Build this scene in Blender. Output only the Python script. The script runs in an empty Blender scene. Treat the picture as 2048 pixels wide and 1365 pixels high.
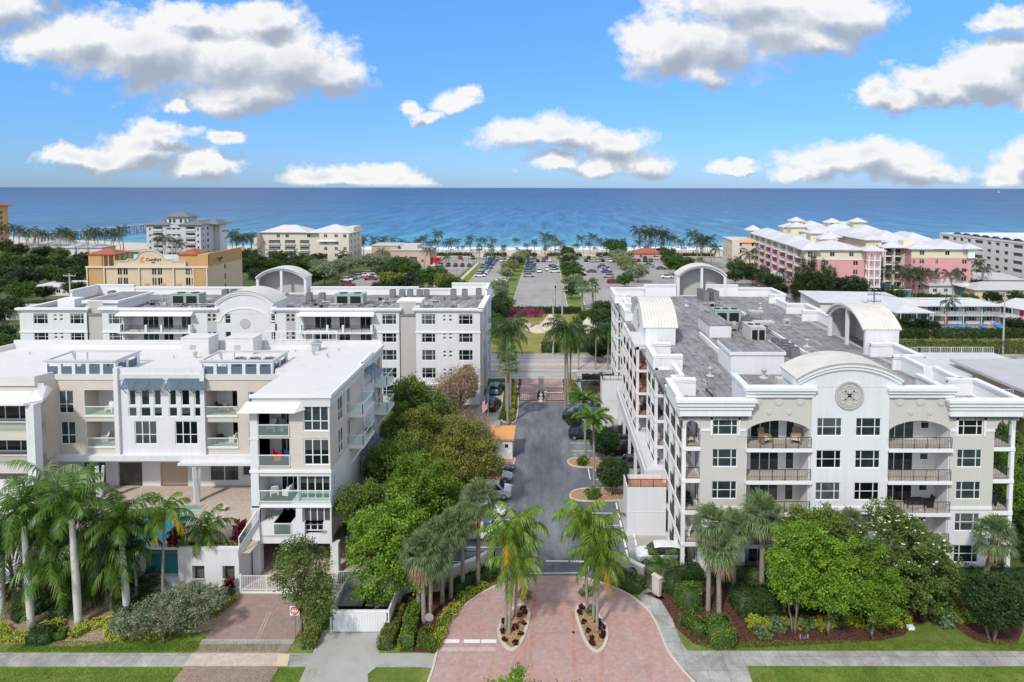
import bpy, math, random
import numpy as np
from mathutils import Matrix, Vector
random.seed(7)
S = bpy.context.scene
COL = S.collection
R_ = math.radians
PI = math.pi
# ---------------------------------------------------------------- camera, sky, sun, exposure
FPX, CX, CY, PITCH, ROLL, CAMH = 1340.0, 1095.0, 452.3, R_(3.26), 0.0015, 36.0
_f = Vector((0, math.cos(PITCH), -math.sin(PITCH)))
_r0 = Vector((1, 0, 0)); _u0 = _r0.cross(_f)
_r = math.cos(ROLL) * _r0 + math.sin(ROLL) * _u0
_u = -math.sin(ROLL) * _r0 + math.cos(ROLL) * _u0
cd = bpy.data.cameras.new('camera'); cam = bpy.data.objects.new('camera', cd); COL.objects.link(cam)
cam.matrix_world = Matrix(((_r.x, _u.x, -_f.x, 0), (_r.y, _u.y, -_f.y, 0), (_r.z, _u.z, -_f.z, CAMH), (0, 0, 0, 1)))
cd.sensor_width = 36; cd.lens = FPX / 2048 * 36
cd.shift_x = -(CX - 1024) / 2048; cd.shift_y = -(682.5 - CY) / 2048
cd.clip_start = 0.5; cd.clip_end = 200000
S.camera = cam
def at(px, py, z=0.0):
    """world point at height z seen at a place of the photograph"""
    d = _f + _r * ((px - CX) / FPX) + _u * ((CY - py) / FPX)
    t = (z - CAMH) / d.z
    return (d.x * t, d.y * t)

SUN_EL, SUN_AZ = 45.0, 206.0       # azimuth measured from +Y towards +X
sd = bpy.data.lights.new('sun', 'SUN'); sd.energy = 2.45; sd.angle = R_(4); sd.color = (1, 0.955, 0.88)
sun = bpy.data.objects.new('sun', sd); COL.objects.link(sun)
sv = Vector((math.sin(R_(SUN_AZ)) * math.cos(R_(SUN_EL)), math.cos(R_(SUN_AZ)) * math.cos(R_(SUN_EL)), math.sin(R_(SUN_EL))))
sun.rotation_euler = sv.to_track_quat('Z', 'Y').to_euler()
S.view_settings.view_transform = 'Standard'; S.view_settings.look = 'None'
S.view_settings.exposure = 0.24; S.view_settings.gamma = 1
S.cycles.max_bounces = 6; S.cycles.diffuse_bounces = 3; S.cycles.glossy_bounces = 2
S.cycles.transmission_bounces = 3; S.cycles.transparent_max_bounces = 8
S.cycles.caustics_reflective = False; S.cycles.caustics_refractive = False
S.cycles.use_denoising = True

W = bpy.data.worlds.new('World'); S.world = W; W.use_nodes = True
nt = W.node_tree; nt.nodes.clear()
def N(t, kind, **k):
    n = t.nodes.new(kind)
    for a, b in k.items():
        if a.startswith('i_'):
            n.inputs[int(a[2:]) if a[2:].isdigit() else a[2:].replace('_', ' ')].default_value = b
        else: setattr(n, a, b)
    return n
def MA(t, op, a, b=None, c=None, clamp=False):
    n = t.nodes.new('ShaderNodeMath'); n.operation = op; n.use_clamp = clamp
    for i, v in enumerate((a, b, c)):
        if v is None: continue
        if isinstance(v, (int, float)): n.inputs[i].default_value = v
        else: t.links.new(v, n.inputs[i])
    return n.outputs[0]
def MIX(t, fac, a, b, mode='MIX'):
    n = t.nodes.new('ShaderNodeMix'); n.data_type = 'RGBA'; n.blend_type = mode
    for s, v in ((0, fac), (6, a), (7, b)):
        if isinstance(v, (int, float)): n.inputs[s].default_value = v
        elif isinstance(v, tuple): n.inputs[s].default_value = (*v[:3], 1)
        else: t.links.new(v, n.inputs[s])
    return n.outputs[2]
def RAMP(t, x, stops, mode='LINEAR'):
    n = t.nodes.new('ShaderNodeValToRGB'); n.color_ramp.interpolation = mode
    e = n.color_ramp.elements
    while len(e) < len(stops): e.new(0.5)
    for i, (p, c) in enumerate(stops):
        e[i].position = p; e[i].color = (*c[:3], 1) if isinstance(c, tuple) else (c, c, c, 1)
    t.links.new(x, n.inputs[0]); return n.outputs[0]

# clouds: ellipses in sky directions (tangent of bearing and of elevation, in 1/1340), edges torn by noise
CLOUDS = [
 # great cloud upper left
 (-930,288,170,52),(-780,270,200,75),(-640,250,210,90),(-520,250,130,75),(-600,190,120,50),(-440,225,85,45),(-700,330,120,30),(-1080,350,120,45),(-620,160,60,22),(-560,330,90,35),(-990,400,60,40),
 # low left
 (-880,55,110,30),(-800,80,90,36),(-690,45,75,28),(-770,112,70,18),(-640,98,32,16),(-740,160,26,16),(-950,62,60,22),
 # horizon left centre
 (-455,22,75,22),(-370,24,95,24),(-300,12,70,16),
 # small wisps centre
 (-185,172,42,26),(-230,140,40,12),(-270,160,22,14),(-160,190,30,14),
 # centre puff
 (-60,105,80,32),(20,110,90,34),(120,90,95,34),(170,50,80,26),(100,40,70,22),(10,55,60,18),
 # upper right
 (240,280,95,65),(330,290,110,75),(440,320,150,70),(560,340,130,55),(400,360,180,60),(300,230,60,28),(520,290,90,32),
 # right edge
 (690,180,85,30),(780,190,90,36),(870,220,110,60),(950,260,100,70),(900,330,80,24),(640,195,45,30),(730,215,50,32),(960,180,80,35),
 # low right
 (370,38,55,15),(400,50,26,10),(560,55,95,34),(640,68,90,40),(710,45,90,30),(760,30,70,24),(520,28,70,18),(960,55,60,50),(910,20,60,26)]
def cloud_group():
    g = bpy.data.node_groups.new('cloud_density', 'ShaderNodeTree')
    g.interface.new_socket('P', in_out='INPUT', socket_type='NodeSocketVector')
    g.interface.new_socket('D', in_out='OUTPUT', socket_type='NodeSocketFloat'); g.interface.new_socket('S', in_out='OUTPUT', socket_type='NodeSocketFloat')
    gi = g.nodes.new('NodeGroupInput'); go = g.nodes.new('NodeGroupOutput')
    nw = N(g, 'ShaderNodeTexNoise', i_Scale=17.0, i_Detail=5.0, i_Roughness=0.62); g.links.new(gi.outputs[0], nw.inputs[0])
    sb = g.nodes.new('ShaderNodeVectorMath'); sb.operation = 'SUBTRACT'; g.links.new(nw.outputs['Color'], sb.inputs[0]); sb.inputs[1].default_value = (.5,.5,.5)
    ml = g.nodes.new('ShaderNodeVectorMath'); ml.operation = 'MULTIPLY'; g.links.new(sb.outputs[0], ml.inputs[0]); ml.inputs[1].default_value = (.075,.045,0)
    ad = g.nodes.new('ShaderNodeVectorMath'); ad.operation = 'ADD'; g.links.new(gi.outputs[0], ad.inputs[0]); g.links.new(ml.outputs[0], ad.inputs[1])
    acc = None
    for (cx, cy, rx, ry) in CLOUDS:
        s = g.nodes.new('ShaderNodeVectorMath'); s.operation = 'SUBTRACT'; g.links.new(ad.outputs[0], s.inputs[0]); s.inputs[1].default_value = (cx / 1340, cy / 1340, 0)
        m = g.nodes.new('ShaderNodeVectorMath'); m.operation = 'MULTIPLY'; g.links.new(s.outputs[0], m.inputs[0]); m.inputs[1].default_value = (1340 / rx, 1340 / ry, 0)
        l = g.nodes.new('ShaderNodeVectorMath'); l.operation = 'LENGTH'; g.links.new(m.outputs[0], l.inputs[0])
        v = l.outputs['Value']
        acc = v if acc is None else MA(g, 'SMOOTH_MIN', acc, v, 0.25)
    mp = N(g, 'ShaderNodeMapping'); g.links.new(gi.outputs[0], mp.inputs[0]); mp.inputs['Scale'].default_value = (1, 1.45, 1)
    n1 = N(g, 'ShaderNodeTexNoise', i_Scale=10.0, i_Detail=12.0, i_Roughness=0.62, i_Distortion=0.3); g.links.new(mp.outputs[0], n1.inputs[0])
    n2 = N(g, 'ShaderNodeTexVoronoi', i_Scale=34.0); n2.feature = 'SMOOTH_F1'; n2.inputs['Smoothness'].default_value = 0.6; g.links.new(mp.outputs[0], n2.inputs[0])
    d = MA(g, 'SUBTRACT', 1.42, acc)
    d = MA(g, 'ADD', d, MA(g, 'MULTIPLY', MA(g, 'SUBTRACT', n1.outputs[0], 0.5), 2.0))
    d = MA(g, 'SUBTRACT', d, MA(g, 'MULTIPLY', n2.outputs[0], 0.34))
    n5 = N(g, 'ShaderNodeTexNoise', i_Scale=46.0, i_Detail=8.0, i_Roughness=0.7); g.links.new(mp.outputs[0], n5.inputs[0])
    d = MA(g, 'ADD', d, MA(g, 'MULTIPLY', MA(g, 'SUBTRACT', n5.outputs[0], 0.5), 0.8))
    n6 = N(g, 'ShaderNodeTexNoise', i_Scale=7.0, i_Detail=4.0, i_Roughness=0.55); g.links.new(mp.outputs[0], n6.inputs[0])
    g.links.new(MA(g, 'ADD', MA(g, 'SUBTRACT', 1.3, acc), MA(g, 'MULTIPLY', MA(g, 'SUBTRACT', n6.outputs[0], 0.5), 1.5)), go.inputs[1])
    g.links.new(d, go.inputs[0]); return g
CG = cloud_group()
tc = N(nt, 'ShaderNodeTexCoord'); sx = N(nt, 'ShaderNodeSeparateXYZ'); nt.links.new(tc.outputs['Generated'], sx.inputs[0])
yy = MA(nt, 'MAXIMUM', sx.outputs[1], 0.02)
uu = MA(nt, 'DIVIDE', sx.outputs[0], yy); vv = MA(nt, 'DIVIDE', sx.outputs[2], yy)
def dens(du, dv):
    c = N(nt, 'ShaderNodeCombineXYZ'); nt.links.new(MA(nt, 'ADD', uu, du), c.inputs[0]); nt.links.new(MA(nt, 'ADD', vv, dv), c.inputs[1])
    g = nt.nodes.new('ShaderNodeGroup'); g.node_tree = CG; nt.links.new(c.outputs[0], g.inputs[0]); return g.outputs
(d0, s0), (d1, s1) = dens(0, 0), dens(-0.014, 0.024)
alpha = MA(nt, 'MULTIPLY', MA(nt, 'SUBTRACT', d0, 0.0), 1.9, clamp=True)
alpha = MA(nt, 'MULTIPLY', alpha, MA(nt, 'GREATER_THAN', sx.outputs[1], 0.03))
alpha = MA(nt, 'MULTIPLY', alpha, MA(nt, 'MULTIPLY', MA(nt, 'ADD', vv, 0.0), 160, clamp=True))
alpha = MA(nt, 'SMOOTH_MIN', alpha, 1.0, 0.1)
lit = MA(nt, 'ADD', MA(nt, 'ADD', MA(nt, 'MULTIPLY', MA(nt, 'SUBTRACT', s0, s1), 0.95), MA(nt, 'MULTIPLY', MA(nt, 'SUBTRACT', d0, d1), 0.30)), 0.62, clamp=True)
lit = MA(nt, 'SUBTRACT', lit, MA(nt, 'MULTIPLY', MA(nt, 'SUBTRACT', s0, 0.55, clamp=True), 0.42), clamp=True)
cc = RAMP(nt, lit, [(0.0, (0.42, 0.48, 0.59)), (0.34, (0.55, 0.61, 0.71)), (0.58, (0.76, 0.80, 0.87)), (0.82, (1.0, 1.0, 1.0))])
sky = N(nt, 'ShaderNodeTexSky'); sky.sky_type = 'NISHITA'; sky.sun_disc = False
sky.sun_elevation = R_(SUN_EL); sky.sun_rotation = R_(SUN_AZ); sky.air_density = 1.0; sky.dust_density = 0.25; sky.ozone_density = 3.0
SKYS = 0.14
skyc = MIX(nt, 1.0, sky.outputs[0], RAMP(nt, vv, [(0.0, (0.31, 0.475, 0.88)), (0.10, (0.33, 0.555, 0.93)), (0.30, (0.46, 0.82, 1.13)), (0.6, (0.9, 1.0, 1.1))]), 'MULTIPLY')
# broken cloud added over the unseen sky for brighter, more neutral fill light
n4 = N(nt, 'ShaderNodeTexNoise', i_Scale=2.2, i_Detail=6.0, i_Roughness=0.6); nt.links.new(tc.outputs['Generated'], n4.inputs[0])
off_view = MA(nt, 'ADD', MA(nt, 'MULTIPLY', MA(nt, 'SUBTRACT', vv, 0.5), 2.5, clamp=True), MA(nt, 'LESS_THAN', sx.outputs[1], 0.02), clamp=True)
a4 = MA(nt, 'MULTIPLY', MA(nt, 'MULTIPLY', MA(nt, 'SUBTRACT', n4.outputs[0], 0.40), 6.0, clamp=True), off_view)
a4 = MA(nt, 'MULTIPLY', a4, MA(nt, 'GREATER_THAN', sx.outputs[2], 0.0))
bs = N(nt, 'ShaderNodeBackground', i_Strength=SKYS); nt.links.new(skyc, bs.inputs[0])
bc = N(nt, 'ShaderNodeBackground', i_Strength=0.80); nt.links.new(cc, bc.inputs[0])
mx = N(nt, 'ShaderNodeMixShader'); nt.links.new(alpha, mx.inputs[0]); nt.links.new(bs.outputs[0], mx.inputs[1]); nt.links.new(bc.outputs[0], mx.inputs[2])
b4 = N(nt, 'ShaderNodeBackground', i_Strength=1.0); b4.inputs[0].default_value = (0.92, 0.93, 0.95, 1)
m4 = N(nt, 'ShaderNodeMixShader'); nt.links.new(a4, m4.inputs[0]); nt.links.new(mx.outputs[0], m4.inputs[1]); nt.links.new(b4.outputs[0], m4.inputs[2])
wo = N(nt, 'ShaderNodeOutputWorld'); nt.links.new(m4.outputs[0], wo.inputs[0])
W.cycles.sampling_method = 'MANUAL'; W.cycles.sample_map_resolution = 512

# ---------------------------------------------------------------- materials
MATS = {}
def mat(name, col, rough=0.8, var=0.0, scale=1.0, bump=0.0, metal=0.0, spec=0.3, objvar=0.0, streak=0.0, col2=None, c2=0.5, w2=0.1):
    if name in MATS: return MATS[name]
    m = bpy.data.materials.new(name); m.use_nodes = True; t = m.node_tree
    p = t.nodes['Principled BSDF']; p.inputs['Roughness'].default_value = rough; p.inputs['Metallic'].default_value = metal
    p.inputs['Specular IOR Level'].default_value = spec
    c = N(t, 'ShaderNodeRGB'); c.outputs[0].default_value = (*col, 1); o = c.outputs[0]
    if var or bump or streak or col2:
        g = N(t, 'ShaderNodeNewGeometry')
        n = N(t, 'ShaderNodeTexNoise', i_Scale=scale, i_Detail=6.0, i_Roughness=0.62); t.links.new(g.outputs['Position'], n.inputs[0])
        if col2: o = MIX(t, RAMP(t, n.outputs[0], [(c2 - w2, 0.0), (c2 + w2, 1.0)]), o, col2)
        if var: o = MIX(t, 1.0, o, RAMP(t, n.outputs[0], [(0.25, 1 - var), (0.75, 1 + var)]), 'MULTIPLY')
        if streak:
            mp = N(t, 'ShaderNodeMapping'); mp.inputs['Scale'].default_value = (2.2, 2.2, 0.12); t.links.new(g.outputs['Position'], mp.inputs[0])
            n3 = N(t, 'ShaderNodeTexNoise', i_Scale=1.0, i_Detail=5.0, i_Roughness=0.7); t.links.new(mp.outputs[0], n3.inputs[0])
            o = MIX(t, 1.0, o, RAMP(t, n3.outputs[0], [(0.3, 1 - streak), (0.55, 1.0)]), 'MULTIPLY')
        if bump:
            n2 = N(t, 'ShaderNodeTexNoise', i_Scale=scale * 8, i_Detail=4.0); t.links.new(g.outputs['Position'], n2.inputs[0])
            b = N(t, 'ShaderNodeBump', i_Strength=bump, i_Distance=0.05); t.links.new(n2.outputs[0], b.inputs['Height']); t.links.new(b.outputs[0], p.inputs['Normal'])
    if objvar:
        oi = N(t, 'ShaderNodeObjectInfo')
        o = MIX(t, 1.0, o, RAMP(t, oi.outputs['Random'], [(0, 1 - objvar), (1, 1 + objvar)]), 'MULTIPLY')
    t.links.new(o, p.inputs['Base Color']); MATS[name] = m; return m
def leafmat(name, ca, cb, cc=None, scale=0.9, trans=0.3, rough=0.5):
    """leaf tissue: leaves differ in colour from clump to clump and from plant to plant"""
    m = bpy.data.materials.new(name); m.use_nodes = True; t = m.node_tree; t.nodes.clear()
    g = N(t, 'ShaderNodeNewGeometry'); oi = N(t, 'ShaderNodeObjectInfo')
    n = N(t, 'ShaderNodeTexNoise', i_Scale=scale, i_Detail=5.0, i_Roughness=0.7); t.links.new(g.outputs['Position'], n.inputs[0])
    o = RAMP(t, n.outputs[0], [(0.32, ca), (0.52, cb), (0.72, cc or cb)])
    o = MIX(t, 1.0, o, RAMP(t, oi.outputs['Random'], [(0, 0.84), (1, 1.16)]), 'MULTIPLY')
    o = MIX(t, 1.0, o, RAMP(t, g.outputs['Random Per Island'], [(0, 0.72), (1, 1.28)]), 'MULTIPLY')
    p = N(t, 'ShaderNodeBsdfPrincipled', i_Roughness=rough); p.inputs['Specular IOR Level'].default_value = 0.35; t.links.new(o, p.inputs['Base Color'])
    tr = N(t, 'ShaderNodeBsdfTranslucent'); t.links.new(MIX(t, 1.0, o, (1.1, 1.25, 0.5), 'MULTIPLY'), tr.inputs[0])
    x = N(t, 'ShaderNodeMixShader', i_0=trans); t.links.new(p.outputs[0], x.inputs[1]); t.links.new(tr.outputs[0], x.inputs[2])
    u = N(t, 'ShaderNodeOutputMaterial'); t.links.new(x.outputs[0], u.inputs[0]); MATS[name] = m; return m
def M(n): return MATS[n]
mat('white', (0.70, 0.705, 0.725), 0.8, var=0.035, scale=0.5, streak=0.08, bump=0.15)
mat('trim', (0.77, 0.775, 0.785), 0.7, var=0.03, scale=0.8, streak=0.04)
mat('beige', (0.56, 0.535, 0.50), 0.85, var=0.03, scale=0.5, streak=0.04, bump=0.15)
mat('taupe', (0.50, 0.475, 0.45), 0.85, var=0.04, scale=0.6, streak=0.05)
mat('offwhite', (0.66, 0.655, 0.65), 0.85, var=0.03, scale=0.5, streak=0.08)
mat('frame', (0.76, 0.77, 0.78), 0.5)
mat('tilefloor', (0.52, 0.45, 0.37), 0.7, var=0.1, scale=1.5)
mat('terracotta', (0.50, 0.24, 0.15), 0.8, var=0.2, scale=2.5)
mat('iron', (0.025, 0.025, 0.028), 0.5)
mat('dark', (0.015, 0.016, 0.018), 0.6)
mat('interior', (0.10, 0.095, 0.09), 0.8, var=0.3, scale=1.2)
mat('whiteroof', (0.64, 0.63, 0.625), 0.75, var=0.05, scale=0.5, col2=(0.57, 0.555, 0.54), c2=0.60, w2=0.1)
mat('creamroof', (0.74, 0.72, 0.62), 0.7, var=0.06, scale=0.8, col2=(0.66, 0.52, 0.40), c2=0.69, w2=0.07)
mat('metalgrey', (0.28, 0.29, 0.30), 0.5, metal=0.6, var=0.1, scale=2)
mat('galv', (0.50, 0.51, 0.52), 0.45, metal=0.5, var=0.12, scale=2)
mat('acgreen', (0.34, 0.42, 0.38), 0.6, var=0.1, scale=1.5)
mat('actan', (0.50, 0.50, 0.47), 0.6, var=0.08, scale=1.5)
mat('louvre', (0.11, 0.15, 0.20), 0.5)
mat('shutter', (0.085, 0.13, 0.185), 0.55, var=0.06, scale=2)
mat('concrete', (0.42, 0.41, 0.38), 0.9, var=0.16, scale=0.5, bump=0.2, col2=(0.30, 0.295, 0.275), c2=0.56, w2=0.12)
mat('kerb', (0.56, 0.52, 0.46), 0.9, var=0.12, scale=1.2)
mat('marking', (0.78, 0.78, 0.76), 0.7, var=0.15, scale=4)
mat('bark', (0.20, 0.165, 0.13), 0.95, var=0.25, scale=4, bump=0.5)
mat('palmbark', (0.30, 0.265, 0.225), 0.95, var=0.2, scale=5, bump=0.5)
mat('palmbarkred', (0.34, 0.22, 0.15), 0.95, var=0.25, scale=5, bump=0.5)
mat('royalbark', (0.58, 0.56, 0.53), 0.9, var=0.16, scale=2.2, bump=0.3, col2=(0.33, 0.31, 0.29), c2=0.66, w2=0.08)
mat('crownshaft', (0.10, 0.19, 0.05), 0.5, var=0.15, scale=3)
mat('mulch', (0.36, 0.22, 0.12), 1.0, var=0.5, scale=7, bump=1.0, col2=(0.56, 0.38, 0.22), c2=0.52, w2=0.12)
mat('redmulch', (0.085, 0.038, 0.026), 1.0, var=0.5, scale=6, bump=1.0, col2=(0.16, 0.07, 0.045), c2=0.55, w2=0.1)
mat('paleMulch', (0.33, 0.25, 0.17), 1.0, var=0.4, scale=6, bump=1.0, col2=(0.46, 0.34, 0.23), c2=0.5, w2=0.12)
mat('sand', (0.52, 0.43, 0.34), 1.0, var=0.12, scale=0.8, bump=0.5, col2=(0.60, 0.52, 0.44), c2=0.5, w2=0.2)
mat('rubber', (0.02, 0.02, 0.02), 0.8)
mat('chrome', (0.55, 0.56, 0.57), 0.3, metal=0.9)
mat('ironstone', (0.60, 0.55, 0.48), 0.9, var=0.08, scale=1)
mat('wood', (0.25, 0.10, 0.05), 0.6, var=0.2, scale=4)
mat('polewood', (0.42, 0.40, 0.37), 0.9, var=0.15, scale=2)
mat('orangeroof', (0.70, 0.33, 0.13), 0.7, var=0.04, scale=1)
mat('wicker', (0.30, 0.20, 0.13), 0.8, var=0.2, scale=8)
mat('cushion', (0.62, 0.60, 0.56), 0.9)
mat('blueplastic', (0.03, 0.19, 0.52), 0.5)
mat('terr_roof', (0.36, 0.10, 0.06), 0.8, var=0.12, scale=1)
mat('slateroof', (0.16, 0.17, 0.20), 0.8, var=0.1, scale=0.5)
mat('greyroof', (0.45, 0.45, 0.46), 0.85, var=0.08, scale=0.3)
mat('paleroof', (0.55, 0.55, 0.575), 0.8, var=0.10, scale=0.4)
mat('hotelcream', (0.62, 0.49, 0.34), 0.85, var=0.05, scale=0.4)
mat('hotelorange', (0.52, 0.31, 0.14), 0.85, var=0.05, scale=0.4)
mat('deeporange', (0.62, 0.25, 0.05), 0.85, var=0.05, scale=0.4)
mat('creamwall', (0.64, 0.59, 0.49), 0.85, var=0.05, scale=0.4)
mat('yellowwall', (0.62, 0.53, 0.35), 0.85, var=0.05, scale=0.4)
mat('lemonwall', (0.70, 0.63, 0.46), 0.85, var=0.04, scale=0.4)
mat('pinkwall', (0.64, 0.33, 0.33), 0.85, var=0.05, scale=0.3)
mat('greywall', (0.54, 0.54, 0.57), 0.85, var=0.05, scale=0.4)
mat('tealwall', (0.12, 0.22, 0.23), 0.85, var=0.05, scale=0.4)
mat('tanwall', (0.50, 0.38, 0.30), 0.85, var=0.06, scale=0.4)
mat('letters', (0.03, 0.022, 0.02), 0.6)
mat('logo', (0.65, 0.27, 0.08), 0.6)
mat('signred', (0.62, 0.02, 0.03), 0.5)
mat('signwhite', (0.80, 0.80, 0.80), 0.5)
mat('teal', (0.03, 0.20, 0.24), 0.6)
mat('flagred', (0.55, 0.03, 0.05), 0.8)
mat('skin', (0.42, 0.24, 0.16), 0.7)
mat('clothred', (0.45, 0.04, 0.04), 0.9); mat('clothblue', (0.03, 0.12, 0.35), 0.9); mat('clothwhite', (0.75, 0.75, 0.75), 0.9)
for n_, c_ in dict(paintwhite=(0.78, 0.78, 0.78), paintsilver=(0.42, 0.43, 0.45), paintblack=(0.012, 0.012, 0.014), paintgrey=(0.11, 0.115, 0.125),
                   paintred=(0.26, 0.012, 0.015), paintblue=(0.03, 0.09, 0.25), paintteal=(0.12, 0.22, 0.27), paintbeige=(0.45, 0.40, 0.32)).items():
    mm = mat(n_, c_, 0.28, spec=0.5); mm.node_tree.nodes['Principled BSDF'].inputs['Coat Weight'].default_value = 0.6
leafmat('leafbright', (0.080, 0.165, 0.016), (0.165, 0.285, 0.026), (0.310, 0.420, 0.048))
leafmat('leafmid', (0.065, 0.120, 0.018), (0.140, 0.210, 0.032), (0.260, 0.320, 0.055))
leafmat('leafdark', (0.024, 0.055, 0.014), (0.046, 0.092, 0.022), (0.085, 0.140, 0.034))
leafmat('leafolive', (0.120, 0.145, 0.025), (0.220, 0.235, 0.045), (0.330, 0.320, 0.080))
leafmat('leafgrey', (0.15, 0.19, 0.11), (0.25, 0.29, 0.18), (0.36, 0.39, 0.26), trans=0.25)
leafmat('leafyellow', (0.26, 0.32, 0.03), (0.44, 0.47, 0.05), (0.58, 0.54, 0.10))
leafmat('leafred', (0.08, 0.008, 0.014), (0.20, 0.015, 0.03), (0.30, 0.03, 0.04))
leafmat('leafmagenta', (0.16, 0.01, 0.06), (0.36, 0.03, 0.15), (0.40, 0.06, 0.20))
leafmat('leafpink', (0.34, 0.19, 0.16), (0.42, 0.27, 0.22), (0.30, 0.24, 0.16))
leafmat('twig', (0.26, 0.22, 0.18), (0.34, 0.29, 0.23), trans=0.05)
leafmat('frond', (0.040, 0.100, 0.014), (0.085, 0.170, 0.022), (0.180, 0.270, 0.040), scale=1.6, trans=0.25, rough=0.36)
leafmat('frondlime', (0.06, 0.13, 0.013), (0.13, 0.22, 0.02), (0.27, 0.32, 0.03), scale=1.6, trans=0.3, rough=0.4)
leafmat('frondyellow', (0.30, 0.22, 0.02), (0.50, 0.36, 0.03), (0.60, 0.38, 0.05), scale=1.6)
leafmat('fronddark', (0.022, 0.050, 0.014), (0.045, 0.085, 0.022), (0.085, 0.130, 0.036), scale=1.6, rough=0.5)
leafmat('fan', (0.10, 0.16, 0.065), (0.18, 0.25, 0.11), (0.29, 0.36, 0.18), scale=1.6, rough=0.45)
leafmat('deadfrond', (0.22, 0.14, 0.07), (0.32, 0.21, 0.11), trans=0.1)
leafmat('magleaf', (0.052, 0.092, 0.020), (0.110, 0.160, 0.036), (0.220, 0.270, 0.065))
leafmat('leafdred', (0.03, 0.006, 0.008), (0.09, 0.012, 0.018), (0.13, 0.02, 0.025))
leafmat('farbright', (0.040, 0.085, 0.014), (0.075, 0.14, 0.022), (0.13, 0.20, 0.035), scale=.5)
leafmat('farmid', (0.026, 0.052, 0.014), (0.048, 0.085, 0.022), (0.09, 0.13, 0.035), scale=.5)
leafmat('fardark', (0.012, 0.028, 0.010), (0.024, 0.048, 0.015), (0.042, 0.07, 0.022), scale=.5)
leafmat('farpalm', (0.016, 0.032, 0.012), (0.03, 0.052, 0.018), (0.055, 0.075, 0.028), trans=0.15)
def special(name, fn, rough=0.8):
    m = bpy.data.materials.new(name); m.use_nodes = True; t = m.node_tree; p = t.nodes['Principled BSDF']; p.inputs['Roughness'].default_value = rough
    p.inputs['Specular IOR Level'].default_value = 0.3
    g = N(t, 'ShaderNodeNewGeometry'); fn(t, p, g.outputs['Position']); MATS[name] = m
def noise(t, v, s, d=5.0, r=0.6, dist=0.0, sc=None):
    if sc:
        mp = N(t, 'ShaderNodeMapping'); mp.inputs['Scale'].default_value = sc; t.links.new(v, mp.inputs[0]); v = mp.outputs[0]
    n = N(t, 'ShaderNodeTexNoise', i_Scale=s, i_Detail=d, i_Roughness=r, i_Distortion=dist); t.links.new(v, n.inputs[0]); return n.outputs[0]
def f_glass(t, p, v):
    oi = N(t, 'ShaderNodeObjectInfo'); r = oi.outputs['Random']
    o = RAMP(t, r, [(0, (0.004, 0.006, 0.007)), (0.3, (0.010, 0.016, 0.018)), (0.62, (0.025, 0.040, 0.044)), (0.9, (0.045, 0.068, 0.072)), (1, (0.10, 0.12, 0.12))])
    n = noise(t, v, 0.9, 3.0); o = MIX(t, 1.0, o, RAMP(t, n, [(0.3, 0.6), (0.7, 1.35)]), 'MULTIPLY')
    gn = N(t, 'ShaderNodeTexCoord'); sg = N(t, 'ShaderNodeSeparateXYZ'); t.links.new(gn.outputs['Generated'], sg.inputs[0])
    r2_ = MA(t, 'FRACT', MA(t, 'MULTIPLY', r, 7.31)); bl = MA(t, 'MULTIPLY', MA(t, 'GREATER_THAN', sg.outputs[2], MA(t, 'SUBTRACT', 1.0, MA(t, 'MULTIPLY', r2_, 0.8))), MA(t, 'GREATER_THAN', MA(t, 'FRACT', MA(t, 'MULTIPLY', r, 13.7)), 0.45))
    o = MIX(t, MA(t, 'MULTIPLY', bl, 0.55), o, (0.12, 0.135, 0.14)); t.links.new(o, p.inputs['Base Color']); p.inputs['Specular IOR Level'].default_value = 0.45
special('glass', f_glass, 0.08)
def f_grav(t, p, v):     # rolled roofing with seams and dark runs
    mp = N(t, 'ShaderNodeMapping'); mp.inputs['Rotation'].default_value = (0, 0, R_(90)); t.links.new(v, mp.inputs[0])
    br = N(t, 'ShaderNodeTexBrick', i_Scale=1.0); br.inputs['Color1'].default_value = (0.29, 0.285, 0.29, 1); br.inputs['Color2'].default_value = (0.235, 0.23, 0.24, 1); br.inputs['Mortar'].default_value = (0.13, 0.125, 0.13, 1)
    br.inputs['Mortar Size'].default_value = 0.04; br.inputs['Brick Width'].default_value = 5.0; br.inputs['Row Height'].default_value = 1.0; t.links.new(mp.outputs[0], br.inputs[0])
    n = noise(t, v, 0.25, 8.0, 0.7, 0.8); n2 = noise(t, v, 1.1, 6.0, 0.75, 0.4, (1.0, 0.35, 1)); n3 = noise(t, v, 5.0, 4.0)
    o = MIX(t, 1.0, br.outputs[0], RAMP(t, n, [(0.33, 0.72), (0.66, 1.28)]), 'MULTIPLY')
    o = MIX(t, RAMP(t, n2, [(0.50, 0.0), (0.62, 0.72)]), o, (0.10, 0.095, 0.097))
    o = MIX(t, 1.0, o, RAMP(t, n3, [(0.3, 0.86), (0.7, 1.12)]), 'MULTIPLY')
    t.links.new(o, p.inputs['Base Color'])
special('flatroof', f_grav, 0.92)
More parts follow.
